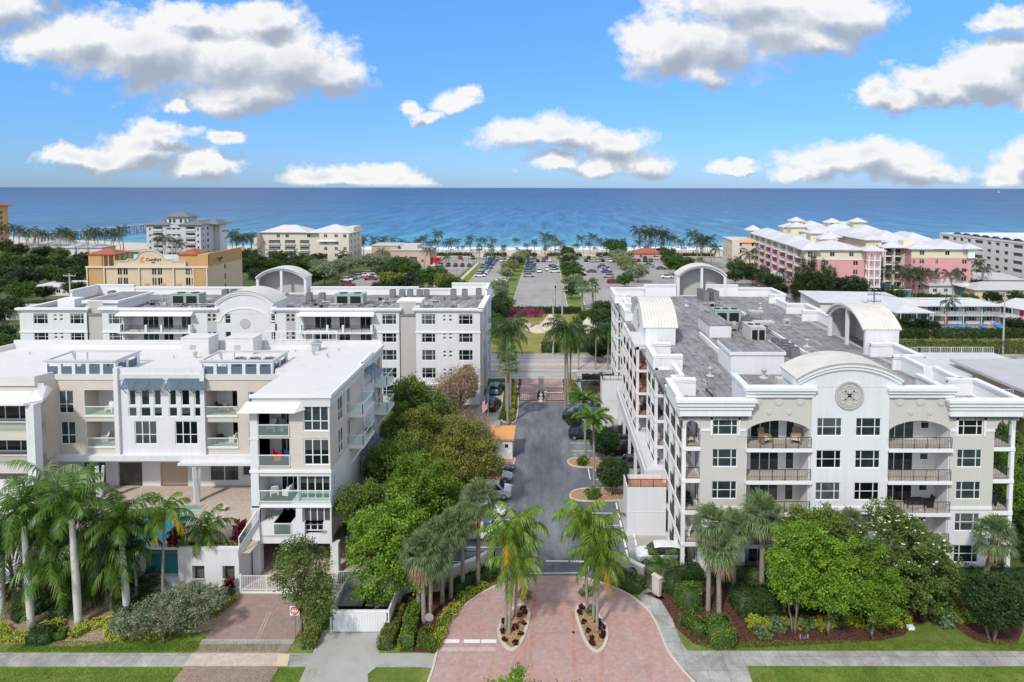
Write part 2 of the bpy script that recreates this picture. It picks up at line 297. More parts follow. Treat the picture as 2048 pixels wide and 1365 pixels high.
def f_asph(t, p, v):
    n = noise(t, v, 0.13, 6.0, 0.65, 0.6, (1.3, 0.5, 1)); n2 = noise(t, v, 2.5, 5.0, 0.7)
    n3 = noise(t, v, 0.7, 5.0, 0.7, 0.3, (1, 0.2, 1))
    o = RAMP(t, n, [(0.3, (0.095, 0.103, 0.12)), (0.5, (0.15, 0.16, 0.18)), (0.66, (0.23, 0.24, 0.26))])
    o = MIX(t, 1.0, o, RAMP(t, n2, [(0.3, 0.85), (0.7, 1.15)]), 'MULTIPLY'); o = MIX(t, 1.0, o, RAMP(t, n3, [(0.33, 0.80), (0.67, 1.18)]), 'MULTIPLY')
    n4 = noise(t, v, 1.6, 3.0, 0.6, 0.1, (1, 0.03, 1)); o = MIX(t, 1.0, o, RAMP(t, n4, [(0.36, 0.92), (0.64, 1.07)]), 'MULTIPLY')
    t.links.new(o, p.inputs['Base Color'])
special('asphalt', f_asph, 0.85)
def f_oldasph(t, p, v):
    n = noise(t, v, 0.05, 7.0, 0.7, 0.6); n2 = noise(t, v, 0.4, 6.0, 0.8, 0.3)
    o = RAMP(t, n, [(0.3, (0.25, 0.235, 0.22)), (0.55, (0.34, 0.32, 0.30)), (0.7, (0.40, 0.37, 0.34))])
    o = MIX(t, 1.0, o, RAMP(t, n2, [(0.3, 0.8), (0.7, 1.15)]), 'MULTIPLY'); t.links.new(o, p.inputs['Base Color'])
special('oldasphalt', f_oldasph, 0.9)
def f_road(t, p, v):
    n = noise(t, v, 0.6, 6.0, 0.7, 0.2, (0.06, 1.0, 1)); n2 = noise(t, v, 1.5, 5.0)
    o = RAMP(t, n, [(0.35, (0.30, 0.28, 0.265)), (0.65, (0.42, 0.40, 0.38))]); o = MIX(t, 1.0, o, RAMP(t, n2, [(0.3, 0.9), (0.7, 1.1)]), 'MULTIPLY'); t.links.new(o, p.inputs['Base Color'])
special('road', f_road, 0.9)
def pav(c1, c2, dirt, band=None):
    def f(t, p, v):
        br = N(t, 'ShaderNodeTexBrick', i_Scale=1.0); br.inputs['Color1'].default_value = (*c1, 1); br.inputs['Color2'].default_value = (*c2, 1)
        br.inputs['Mortar'].default_value = tuple(x * 0.55 for x in c1) + (1,); br.inputs['Mortar Size'].default_value = 0.012
        br.inputs['Brick Width'].default_value = 0.22; br.inputs['Row Height'].default_value = 0.11; t.links.new(v, br.inputs[0])
        n = noise(t, v, 0.35, 7.0, 0.7, 0.5); n2 = noise(t, v, 2.2, 6.0, 0.8); n3 = noise(t, v, 0.8, 5.0, 0.7, 0.2, (1.2, 0.25, 1))
        o = MIX(t, RAMP(t, n, [(0.42, 0.0), (0.62, 0.75)]), br.outputs[0], dirt)
        o = MIX(t, 1.0, o, RAMP(t, n2, [(0.25, 0.74), (0.75, 1.24)]), 'MULTIPLY')
        o = MIX(t, RAMP(t, n3, [(0.55, 0.0), (0.72, 0.5)]), o, tuple(x * 0.62 for x in dirt))
        t.links.new(o, p.inputs['Base Color'])
    return f
special('paver', pav((0.56, 0.33, 0.29), (0.46, 0.29, 0.265), (0.42, 0.335, 0.31)), 0.9)
special('paverdark', pav((0.42, 0.28, 0.24), (0.34, 0.24, 0.21), (0.27, 0.225, 0.205)), 0.9)
special('paverpale', pav((0.62, 0.50, 0.42), (0.55, 0.45, 0.38), (0.54, 0.47, 0.40)), 0.9)
special('paverband', pav((0.56, 0.30, 0.22), (0.46, 0.24, 0.18), (0.42, 0.30, 0.25)), 0.9)
def f_slab(t, p, v):
    br = N(t, 'ShaderNodeTexBrick', i_Scale=1.0, offset=0.0); br.inputs['Color1'].default_value = (0.40, 0.395, 0.375, 1); br.inputs['Color2'].default_value = (0.34, 0.335, 0.32, 1)
    br.inputs['Mortar'].default_value = (0.17, 0.165, 0.15, 1); br.inputs['Mortar Size'].default_value = 0.015; br.inputs['Brick Width'].default_value = 1.5; br.inputs['Row Height'].default_value = 1.6; t.links.new(v, br.inputs[0])
    n = noise(t, v, 0.5, 8.0, 0.75, 0.6); n2 = noise(t, v, 6.0, 4.0)
    o = MIX(t, 1.0, br.outputs[0], RAMP(t, n, [(0.3, 0.6), (0.68, 1.3)]), 'MULTIPLY'); o = MIX(t, 1.0, o, RAMP(t, n2, [(0.3, 0.9), (0.7, 1.1)]), 'MULTIPLY')
    t.links.new(o, p.inputs['Base Color'])
special('pavement', f_slab, 0.92)
def grass(ca, cb, cc, s=1.0):
    def f(t, p, v):
        n = noise(t, v, 0.35 * s, 7.0, 0.75, 0.3); n2 = noise(t, v, 7.0 * s, 5.0, 0.8); n3 = noise(t, v, 26.0 * s, 2.0)
        o = RAMP(t, n, [(0.32, ca), (0.52, cb), (0.72, cc)]); o = MIX(t, 1.0, o, RAMP(t, n2, [(0.3, 0.68), (0.7, 1.35)]), 'MULTIPLY'); o = MIX(t, 1.0, o, RAMP(t, n3, [(0.3, 0.75), (0.7, 1.25)]), 'MULTIPLY')
        b = N(t, 'ShaderNodeBump', i_Strength=0.8, i_Distance=0.08); t.links.new(n2, b.inputs['Height']); t.links.new(b.outputs[0], p.inputs['Normal'])
        t.links.new(o, p.inputs['Base Color'])
    return f
special('grass', grass((0.085, 0.14, 0.022), (0.145, 0.20, 0.036), (0.27, 0.27, 0.08)), 0.95)
special('drygrass', grass((0.13, 0.13, 0.03), (0.24, 0.21, 0.06), (0.34, 0.28, 0.11), 0.4), 0.95)
special('groundmix', grass((0.05, 0.08, 0.02), (0.085, 0.11, 0.03), (0.17, 0.16, 0.07), 0.2), 0.95)
def f_siding(t, p, v):
    s = N(t, 'ShaderNodeSeparateXYZ'); t.links.new(v, s.inputs[0])
    fr = MA(t, 'FRACT', MA(t, 'MULTIPLY', s.outputs[2], 4.6))
    n = noise(t, v, 0.6, 5.0)
    o = MIX(t, 1.0, (0.60, 0.54, 0.48), RAMP(t, n, [(0.3, 0.95), (0.7, 1.05)]), 'MULTIPLY')
    o = MIX(t, 1.0, o, RAMP(t, fr, [(0.0, 0.72), (0.10, 1.0)]), 'MULTIPLY'); t.links.new(o, p.inputs['Base Color'])
    b = N(t, 'ShaderNodeBump', i_Strength=0.6, i_Distance=0.03); t.links.new(MA(t, 'SUBTRACT', 1.0, fr), b.inputs['Height']); t.links.new(b.outputs[0], p.inputs['Normal'])
special('siding', f_siding, 0.8)
def f_ribs(t, p, v):
    tcn = N(t, 'ShaderNodeTexCoord'); s = N(t, 'ShaderNodeSeparateXYZ'); t.links.new(tcn.outputs['UV'], s.inputs[0])
    fr = MA(t, 'PINGPONG', MA(t, 'MULTIPLY', s.outputs[0], 1.0), 0.5)
    n = noise(t, v, 0.8, 5.0, 0.7); n2 = noise(t, v, 0.5, 5.0, 0.7, 0.5)
    o = MIX(t, 1.0, (0.64, 0.62, 0.565), RAMP(t, n, [(0.3, 0.9), (0.7, 1.08)]), 'MULTIPLY'); o = MIX(t, RAMP(t, n2, [(0.55, 0.0), (0.66, 0.5)]), o, (0.56, 0.42, 0.33))
    o = MIX(t, 1.0, o, RAMP(t, fr, [(0.0, 0.62), (0.12, 1.0)]), 'MULTIPLY'); t.links.new(o, p.inputs['Base Color'])
special('vault', f_ribs, 0.7)
def f_pool(t, p, v):
    n = noise(t, v, 2.0, 3.0, 0.5, 1.5); o = RAMP(t, n, [(0.3, (0.015, 0.30, 0.36)), (0.7, (0.05, 0.48, 0.52))]); t.links.new(o, p.inputs['Base Color'])
    b = N(t, 'ShaderNodeBump', i_Strength=0.2, i_Distance=0.05); t.links.new(n, b.inputs['Height']); t.links.new(b.outputs[0], p.inputs['Normal'])
special('poolwater', f_pool, 0.06)
SHORE = 392.0
def f_sea(t, p, v):
    s = N(t, 'ShaderNodeSeparateXYZ'); t.links.new(v, s.inputs[0]); n = noise(t, v, 0.012, 5.0, 0.6, 0.5, (0.4, 1, 1)); n1 = noise(t, v, 0.0016, 6.0, 0.65, 0.5, (0.25, 1, 1))
    yo = MA(t, 'SUBTRACT', s.outputs[1], SHORE); yn = MA(t, 'ADD', yo, MA(t, 'MULTIPLY', MA(t, 'SUBTRACT', n, 0.5), MA(t, 'ADD', MA(t, 'MULTIPLY', yo, 0.4), 12.0)))
    lg = MA(t, 'LOGARITHM', MA(t, 'MAXIMUM', yn, 1.0), 10.0)
    o = RAMP(t, MA(t, 'DIVIDE', lg, 4.4), [(0.15, (0.15, 0.34, 0.40)), (0.36, (0.085, 0.285, 0.38)), (0.50, (0.048, 0.195, 0.335)), (0.62, (0.032, 0.125, 0.275)), (0.74, (0.020, 0.085, 0.215)), (0.95, (0.011, 0.055, 0.165))])
    o = MIX(t, 1.0, o, RAMP(t, n1, [(0.35, 0.78), (0.65, 1.2)]), 'MULTIPLY')
    w = noise(t, v, 0.085, 9.0, 0.8, 0.3, (1, 0.10, 1)); w2 = noise(t, v, 0.9, 3.0, 0.6, 0.2, (0.4, 1, 1))
    o = MIX(t, 1.0, o, RAMP(t, w, [(0.38, 0.52), (0.62, 1.48)]), 'MULTIPLY')
    fo = noise(t, v, 0.05, 6.0, 0.75, 1.0, (0.5, 2.2, 1))
    near = MA(t, 'MULTIPLY', MA(t, 'SUBTRACT', 26.0, yo), 0.045, clamp=True)
    foam = MA(t, 'MULTIPLY', MA(t, 'SUBTRACT', MA(t, 'ADD', fo, MA(t, 'MULTIPLY', near, 0.42)), 0.66), 9.0, clamp=True)
    foam = MA(t, 'MULTIPLY', foam, MA(t, 'GREATER_THAN', near, 0.01))
    o = MIX(t, foam, o, (0.82, 0.84, 0.84)); t.links.new(o, p.inputs['Base Color']); p.inputs['Specular IOR Level'].default_value = 0.25
    b = N(t, 'ShaderNodeBump', i_Strength=0.35, i_Distance=0.8); t.links.new(MA(t, 'ADD', w, MA(t, 'MULTIPLY', w2, 0.3)), b.inputs['Height']); t.links.new(b.outputs[0], p.inputs['Normal'])
special('sea', f_sea, 0.38)
def f_gg(t, p, v):
    p.inputs['Base Color'].default_value = (0.55, 0.72, 0.66, 1); p.inputs['Roughness'].default_value = 0.05
    tr = N(t, 'ShaderNodeBsdfTransparent'); tr.inputs[0].default_value = (0.88, 0.97, 0.94, 1)
    x = N(t, 'ShaderNodeMixShader', i_0=0.24); t.links.new(tr.outputs[0], x.inputs[1]); t.links.new(p.outputs[0], x.inputs[2]); t.links.new(x.outputs[0], t.nodes['Material Output'].inputs[0])
special('guardglass', f_gg)
ORD = ['first','second','third','fourth','fifth','sixth','seventh','eighth','ninth','tenth','eleventh','twelfth','thirteenth','fourteenth','fifteenth','sixteenth','seventeenth','eighteenth','nineteenth','twentieth']
TENS = {2:'twenty',3:'thirty',4:'forty',5:'fifty',6:'sixty',7:'seventy',8:'eighty',9:'ninety'}
def ordl(i): return ORD[i] if i < 20 else (TENS[(i+1)//10]+('-'+ORD[(i+1)%10-1] if (i+1) % 10 else 'th')).replace('yth','ieth')
# ---------------------------------------------------------------- mesh helpers
class MB:
    def __init__(s, T=None): s.v = []; s.f = []; s.m = []; s.sg = []; s.T = T
    def add(s, vs, fs, mi=0):
        o = len(s.v); s.sg.append((o, len(s.f)))
        if s.T: vs = [s.T(*p) for p in vs]
        s.v.extend(vs); s.f.extend([tuple(i + o for i in f) for f in fs]); s.m.extend([mi] * len(fs)); return s
    def box(s, x0, y0, z0, x1, y1, z1, mi=0):
        if x0 > x1: x0, x1 = x1, x0
        if y0 > y1: y0, y1 = y1, y0
        return s.add([(x0,y0,z0),(x1,y0,z0),(x1,y1,z0),(x0,y1,z0),(x0,y0,z1),(x1,y0,z1),(x1,y1,z1),(x0,y1,z1)],
                     [(0,3,2,1),(4,5,6,7),(0,1,5,4),(1,2,6,5),(2,3,7,6),(3,0,4,7)], mi)
    def quad(s, a, b, c, d, mi=0): return s.add([a, b, c, d], [(0,1,2,3)], mi)
    def prism(s, poly, z0, z1, mi=0, top=None):
        n = len(poly); a = sum(poly[i][0]*poly[(i+1)%n][1]-poly[(i+1)%n][0]*poly[i][1] for i in range(n))
        if a < 0: poly = poly[::-1]
        s.add([(x,y,z0) for x,y in poly]+[(x,y,z1) for x,y in poly], [tuple(range(n-1,-1,-1))]+[(i,(i+1)%n,n+(i+1)%n,n+i) for i in range(n)], mi)
        return s.add([(x,y,z1) for x,y in poly], [tuple(range(n))], mi if top is None else top)
    def cyl(s, x, y, z0, z1, r0, r1=None, n=10, mi=0, dx=0, dy=0):
        r1 = r0 if r1 is None else r1
        vs = [(x+r0*math.cos(2*PI*i/n), y+r0*math.sin(2*PI*i/n), z0) for i in range(n)]+[(x+dx+r1*math.cos(2*PI*i/n), y+dy+r1*math.sin(2*PI*i/n), z1) for i in range(n)]
        return s.add(vs, [(i,(i+1)%n,n+(i+1)%n,n+i) for i in range(n)]+[tuple(range(n-1,-1,-1)), tuple(range(n,2*n))], mi)
    def tube(s, pts, rad, n=7, mi=0, cap=True):
        k = len(pts); vs = []
        for i, p in enumerate(pts):
            p = Vector(p); a = Vector(pts[max(i-1,0)]); b = Vector(pts[min(i+1,k-1)]); d = (b-a).normalized()
            ux = d.cross(Vector((0,0,1)));  ux = ux.normalized() if ux.length > 1e-3 else Vector((1,0,0)); uy = d.cross(ux)
            r = rad[i] if isinstance(rad, (list,tuple)) else rad
            vs += [tuple(p+ux*r*math.cos(2*PI*j/n)+uy*r*math.sin(2*PI*j/n)) for j in range(n)]
        fs = [(i*n+j, i*n+(j+1)%n, (i+1)*n+(j+1)%n, (i+1)*n+j) for i in range(k-1) for j in range(n)]
        if cap: fs += [tuple(range(n-1,-1,-1)), tuple(range((k-1)*n, k*n))]
        return s.add(vs, fs, mi)
    def bar(s, a, b, w, h=None, mi=0):
        """square bar from a to b"""
        h = w if h is None else h; a = Vector(a); b = Vector(b); d = (b-a).normalized()
        ux = d.cross(Vector((0,0,1))); ux = ux.normalized() if ux.length > 1e-3 else Vector((1,0,0)); uy = ux.cross(d)
        vs = [tuple(p+ux*sx*w/2+uy*sy*h/2) for p in (a,b) for sx,sy in ((-1,-1),(1,-1),(1,1),(-1,1))]
        return s.add(vs, [(0,1,5,4),(1,2,6,5),(2,3,7,6),(3,0,4,7),(3,2,1,0),(4,5,6,7)], mi)
    def wall(s, p0, u, w, h, holes, mi=0, back=1, rim=None):
        """wall sheet with real openings: hole = (a0,a1,b0,b1,depth,back material or None)"""
        ux, uy = u; nx, ny = uy, -ux
        P = lambda a, b, d=0.0: (p0[0]+ux*a-nx*d, p0[1]+uy*a-ny*d, p0[2]+b)
        A = sorted({0.0, w, *[q for o in holes for q in o[:2]]}); B = sorted({0.0, h, *[q for o in holes for q in o[2:4]]})
        for i in range(len(A)-1):
            for j in range(len(B)-1):
                ca, cb = (A[i]+A[i+1])/2, (B[j]+B[j+1])/2
                if any(o[0] < ca < o[1] and o[2] < cb < o[3] for o in holes): continue
                s.quad(P(A[i],B[j]), P(A[i+1],B[j]), P(A[i+1],B[j+1]), P(A[i],B[j+1]), mi)
        for o in holes:
            a0,a1,b0,b1 = o[:4]; d = o[4]; r = mi if rim is None else rim
            for q in ((P(a0,b0),P(a0,b1),P(a0,b1,d),P(a0,b0,d)),(P(a1,b1),P(a1,b0),P(a1,b0,d),P(a1,b1,d)),(P(a0,b1),P(a1,b1),P(a1,b1,d),P(a0,b1,d)),(P(a1,b0),P(a0,b0),P(a0,b0,d),P(a1,b0,d))): s.quad(*q, r)
            if len(o) > 5 and o[5] is not None: s.quad(P(a0,b0,d),P(a1,b0,d),P(a1,b1,d),P(a0,b1,d), o[5])
        return s
    def mesh(s, name, mats, off=(0,0,0), smooth=False):
        me = bpy.data.meshes.new(name)
        me.from_pydata([(x-off[0], y-off[1], z-off[2]) for x,y,z in s.v], [], s.f)
        for m in mats: me.materials.append(M(m))
        if len(mats) > 1: me.polygons.foreach_set('material_index', s.m)
        if smooth: me.polygons.foreach_set('use_smooth', [True]*len(s.f))
        me.update(); return me
def npmesh(name, V, F, mats, mi=None, smooth=False):
    """V (n,3), F (k,4) or (k,3) arrays -> mesh"""
    me = bpy.data.meshes.new(name); k = F.shape[1]
    me.vertices.add(len(V)); me.vertices.foreach_set('co', V.astype(np.float32).ravel())
    me.loops.add(F.size); me.loops.foreach_set('vertex_index', F.astype(np.int32).ravel())
    me.polygons.add(len(F)); me.polygons.foreach_set('loop_start', np.arange(0, F.size, k, dtype=np.int32))
    try: me.polygons.foreach_set('loop_total', np.full(len(F), k, dtype=np.int32))
    except Exception: pass
    for m in mats: me.materials.append(M(m))
    if mi is not None: me.polygons.foreach_set('material_index', mi.astype(np.int32))
    me.update(calc_edges=True); return me
def link(name, data, parent=None, loc=(0,0,0), rz=0.0, label=None, cat=None, group=None, kind=None, sc=None):
    o = bpy.data.objects.new(name, data); COL.objects.link(o); o.location = loc; o.rotation_euler = (0, 0, rz)
    if sc: o.scale = sc if isinstance(sc, tuple) else (sc,)*3
    if parent: o.parent = parent
    if label: o['label'] = label
    if cat: o['category'] = cat
    if group: o['group'] = group
    if kind: o['kind'] = kind
    return o
def thing(name, label, cat, loc, rz=0.0, group=None, sc=None): return link(name, None, None, loc, rz, label, cat, group, None, sc)
def off(root): return tuple(root.location)
def part(name, mb, mats, root, label=None, world=True, smooth=False, kind=None):
    if name in ('column','band_course','pilaster','bracket') and len(mb.sg) > 1:      # every column its own part
        g = mb.sg+[(len(mb.v), len(mb.f))]
        for (v0, f0), (v1, f1) in zip(g, g[1:]):
            q = MB(); q.v = mb.v[v0:v1]; q.f = [tuple(i-v0 for i in f) for f in mb.f[f0:f1]]; q.m = mb.m[f0:f1]; o = _part(name, q, mats, root, label, world, smooth, kind)
        return o
    return _part(name, mb, mats, root, label, world, smooth, kind)
def _part(name, mb, mats, root, label, world, smooth, kind):
    """a part of root; geometry given in world coordinates (root not turned) or in root's own"""
    mats = mats if isinstance(mats, (list,tuple)) else [mats]
    p = root; o = Vector((0,0,0))
    if world:
        while p is not None: o = o + p.location; p = p.parent
    return link(name, mb.mesh(name, mats, o, smooth), root, label=label, kind=kind)
def struct(name, mb, mats, kind='structure'):
    return link(name, mb.mesh(name, mats if isinstance(mats, (list,tuple)) else [mats]), kind=kind)
def sheet(name, poly, z, m, kind='structure'):
    mb = MB(); n = len(poly); a = sum(poly[i][0]*poly[(i+1)%n][1]-poly[(i+1)%n][0]*poly[i][1] for i in range(n))
    if a < 0: poly = poly[::-1]
    mb.add([(x,y,z) for x,y in poly], [tuple(range(n))]); return struct(name, mb, m, kind)
def smoothpoly(pts, it=2, closed=False):
    for _ in range(it):
        q = []; n = len(pts); R = range(n if closed else n-1)
        if not closed: q.append(pts[0])
        for i in R:
            a, b = pts[i], pts[(i+1)%n]; q += [(a[0]*.75+b[0]*.25, a[1]*.75+b[1]*.25), (a[0]*.25+b[0]*.75, a[1]*.25+b[1]*.75)]
        if not closed: q.append(pts[-1])
        pts = q
    return pts
def ribbon(mb, pts, w, z0, z1, mi=0, closed=False):
    n = len(pts); L = []; Rr = []
    for i in range(n):
        a = pts[(i-1)%n] if closed or i else pts[0]; b = pts[(i+1)%n] if closed or i < n-1 else pts[-1]
        d = Vector((b[0]-a[0], b[1]-a[1])).normalized(); nx, ny = -d.y*w/2, d.x*w/2
        L.append((pts[i][0]+nx, pts[i][1]+ny)); Rr.append((pts[i][0]-nx, pts[i][1]-ny))
    vs = [(x,y,z0) for x,y in L]+[(x,y,z0) for x,y in Rr]+[(x,y,z1) for x,y in L]+[(x,y,z1) for x,y in Rr]; fs = []
    for i in range(n if closed else n-1):
        j = (i+1)%n; fs += [(2*n+i,3*n+i,3*n+j,2*n+j),(i,2*n+i,2*n+j,j),(n+j,3*n+j,3*n+i,n+i)]
    if not closed: fs += [(0,n,3*n,2*n),(n-1,3*n-1,4*n-1,2*n-1)]
    return mb.add(vs, fs, mi)
def kerbline(pts, w=0.18, h=0.13, closed=False, m='kerb'):
    mb = MB(); ribbon(mb, pts, w, 0, h, 0, closed); return struct('kerb', mb, m)
# ---------------------------------------------------------------- windows and rails
_WC = {}
def winmesh(w, h, cols, rows, fr=0.07, dep=0.05):
    k = (round(w,3), round(h,3), tuple(cols), tuple(rows), fr)
    if k not in _WC:
        g = MB(); g.quad((0,0,0),(w,0,0),(w,0,h),(0,0,h))
        f = MB()
        f.box(0,-dep,0,w,-0.003,fr); f.box(0,-dep,h-fr,w,-0.003,h); f.box(0,-dep,fr,fr,-0.003,h-fr); f.box(w-fr,-dep,fr,w,-0.003,h-fr)
        for c in cols: f.box(c*w-fr/2,-dep+.006,fr,c*w+fr/2,-0.004,h-fr)
        for r in rows: f.box(fr,-dep+.012,r*h-fr*.4,w-fr,-0.005,r*h+fr*.4)
        _WC[k] = (g.mesh('window', ['glass']), f.mesh('frame', ['frame']))
    return _WC[k]
def window(root, p, u, w, h, cols=(), rows=(), fr=0.07, inset=0.12, name='window', world=True):
    """window set back in an opening of a wall that runs along u from p"""
    ux, uy = u; nx, ny = uy, -ux
    rz = math.atan2(uy, ux); g, f = winmesh(w, h, cols, rows, fr)
    q = Vector((p[0]-nx*inset, p[1]-ny*inset, p[2]))
    if world: q = q - root.location
    o = link(name, g, root, q, rz); link('frame', f, o); return o
def rail(mb, pts, h=1.05, mi=0, gap=0.14, post=1.6, t=0.018):
    for a, b in zip(pts, pts[1:]):
        a = Vector(a); b = Vector(b); L = (b-a).length; d = (b-a)/L
        mb.bar(a+Vector((0,0,h)), b+Vector((0,0,h)), 0.05, 0.04, mi); mb.bar(a+Vector((0,0,0.1)), b+Vector((0,0,0.1)), 0.03, 0.03, mi)
        n = max(1, int(L/gap))
        for i in range(1, n): p = a+d*(L*i/n); mb.bar(p+Vector((0,0,.1)), p+Vector((0,0,h)), t, t, mi)
        n = max(1, int(round(L/post)))
        for i in range(n+1): p = a+d*(L*i/n); mb.bar(p, p+Vector((0,0,h)), 0.045, 0.045, mi)
def barrel(root, loc, rz, w, spring, rise, dep, medal=2.2, wall='white', inner='taupe', band=0.5, over=0.35, alcove=True, medz=None):
    """arched gable with a ribbed vault behind; outer face on local y=0"""
    n = 24; hw = w/2; r = (hw*hw+rise*rise)/(2*rise); cz = spring+rise-r; A = math.asin(min(1, hw/r))
    arc = lambda rr, k: (rr*math.sin(-A+2*A*k/n), cz+rr*math.cos(-A+2*A*k/n))
    mb = MB(); P = [arc(r-0.05, k) for k in range(n+1)]
    mb.add([(x,0,z) for x,z in P]+[(-hw,0,0),(hw,0,0)], [tuple(range(n,-1,-1))+(n+1,n+2)])
    d2 = dep if alcove else dep
    for sx in (-1, 1): mb.quad((sx*hw,0,0),(sx*hw,d2,0),(sx*hw,d2,spring),(sx*hw,0,spring))
    t = 0.45
    if alcove:      # back face with an arched recess
        mb.box(-hw-.02, dep-t, 0, -hw+t, dep, spring); mb.box(hw-t, dep-t, 0, hw+.02, dep, spring); mb.box(-t/2, dep-t+.05, 0, t/2, dep-.05, spring+rise-.3)
        mb.add([(x,0.3,z) for x,z in P]+[(-hw+.02,0.3,0),(hw-.02,0.3,0)], [tuple(range(n+1))+(n+2,n+1)], 1)
        for sx in (-1, 1): mb.quad((sx*(hw-.04),0.3,0),(sx*(hw-.04),dep-t,0),(sx*(hw-.04),dep-t,spring),(sx*(hw-.04),0.3,spring), 1)
        Q = [arc(r-.5, k) for k in range(n+1)]
        for k in range(n): mb.quad((*P[k][:1],dep-.02,P[k][1]),(P[k+1][0],dep-.02,P[k+1][1]),(Q[k+1][0],dep-.02,Q[k+1][1]),(Q[k][0],dep-.02,Q[k][1]))
    else: mb.add([(x,dep,z) for x,z in P]+[(-hw,dep,0),(hw,dep,0)], [tuple(range(n+1))+(n+2,n+1)])
    off_ = Vector(loc)-root.location
    g = link('gable', mb.mesh('gable', [wall, inner]), root, off_, rz)
    # moulded bands round the arch
    mb = MB()
    for (ro, ri, y0, y1) in ((r+.12, r-.22, -.30, 0.0), (r-.22, r-.5, -.18, 0.0), (r-.5, r-.62, -.08, 0.0)):
        a, b = [arc(ro, k) for k in range(n+1)], [arc(ri, k) for k in range(n+1)]
        for k in range(n):
            mb.quad((b[k][0],y0,b[k][1]),(b[k+1][0],y0,b[k+1][1]),(a[k+1][0],y0,a[k+1][1]),(a[k][0],y0,a[k][1]))
            mb.quad((a[k][0],y0,a[k][1]),(a[k+1][0],y0,a[k+1][1]),(a[k+1][0],y1,a[k+1][1]),(a[k][0],y1,a[k][1]))
            mb.quad((b[k][0],y1,b[k][1]),(b[k+1][0],y1,b[k+1][1]),(b[k+1][0],y0,b[k+1][1]),(b[k][0],y0,b[k][1]))
        for k in (0, n): mb.quad((a[k][0],y0,a[k][1]),(a[k][0],y1,a[k][1]),(b[k][0],y1,b[k][1]),(b[k][0],y0,b[k][1]))
    link('arch_moulding', mb.mesh('arch_moulding', ['trim']), g)
    # vault shell
    me = bpy.data.meshes.new('vault_roof'); vs = []; fs = []; uv = []; ro, ri = r+.14, r-.06; y0, y1 = -.32, dep+over
    ox, iz = [arc(ro, k) for k in range(n+1)], [arc(ri, k) for k in range(n+1)]
    L = 2*A*ro
    for k in range(n+1): vs += [(ox[k][0],y0,ox[k][1]+.02),(ox[k][0],y1,ox[k][1]+.02),(iz[k][0],y1,iz[k][1]-.02),(iz[k][0],y0+.02,iz[k][1])]
    for k in range(n):
        for q in range(4): fs.append((4*k+q, 4*k+4+q, 4*k+4+(q+1)%4, 4*k+(q+1)%4)); uv.append((q, k))
    fs = [tuple(reversed(f)) for f in fs]
    me.from_pydata(vs, [], fs+[(0,1,2,3),(4*n+3,4*n+2,4*n+1,4*n)]); ul = me.uv_layers.new(name='UVMap')
    for pg in me.polygons:
        for li in pg.loop_indices:
            v = me.vertices[me.loops[li].vertex_index].co; ul.data[li].uv = ((v.y-y0)/0.42, 0)
    me.materials.append(M('vault')); me.update(); link('vault_roof', me, g)
    if medal:
        mz = medz if medz is not None else spring+rise-r*0.0-medal-0.9
        mb = MB(); Rm = medal/2; K = 40
        def ring(r0, r1, y, cx=0, cz_=0, mi=0, k=K):
            for i in range(k):
                a, b = 2*PI*i/k, 2*PI*(i+1)/k; f = lambda rr, t_: (cx+rr*math.cos(t_), mz+cz_+rr*math.sin(t_))
                p, q, s_, t_ = f(r0,a), f(r0,b), f(r1,b), f(r1,a)
                mb.quad((t_[0],y,t_[1]),(s_[0],y,s_[1]),(q[0],y,q[1]),(p[0],y,p[1]), mi)
                mb.quad((t_[0],y,t_[1]),(t_[0],0,t_[1]),(s_[0],0,s_[1]),(s_[0],y,s_[1]), mi); mb.quad((p[0],0,p[1]),(p[0],y,p[1]),(q[0],y,q[1]),(q[0],0,q[1]), mi)
        ring(0.0, Rm, -.03, mi=1); ring(Rm*.9, Rm, -.12); ring(Rm*.80, Rm*.84, -.09)
        for (cx, cz_) in ((.38,0),(-.38,0),(0,.38),(0,-.38)):
            ring(Rm*.26, Rm*.36, -.10, cx*Rm, cz_*Rm, 0, 20); ring(Rm*.10, Rm*.15, -.08, cx*Rm, cz_*Rm, 0, 12)
        for (cx, cz_) in ((.42,.42),(-.42,.42),(.42,-.42),(-.42,-.42)): ring(Rm*.12, Rm*.2, -.09, cx*Rm, cz_*Rm, 0, 14)
        ring(0.0, Rm*.10, -.1)
        link('medallion', mb.mesh('medallion', ['taupe', 'offwhite' if medal < 0 else 'beige']), g)
    return g
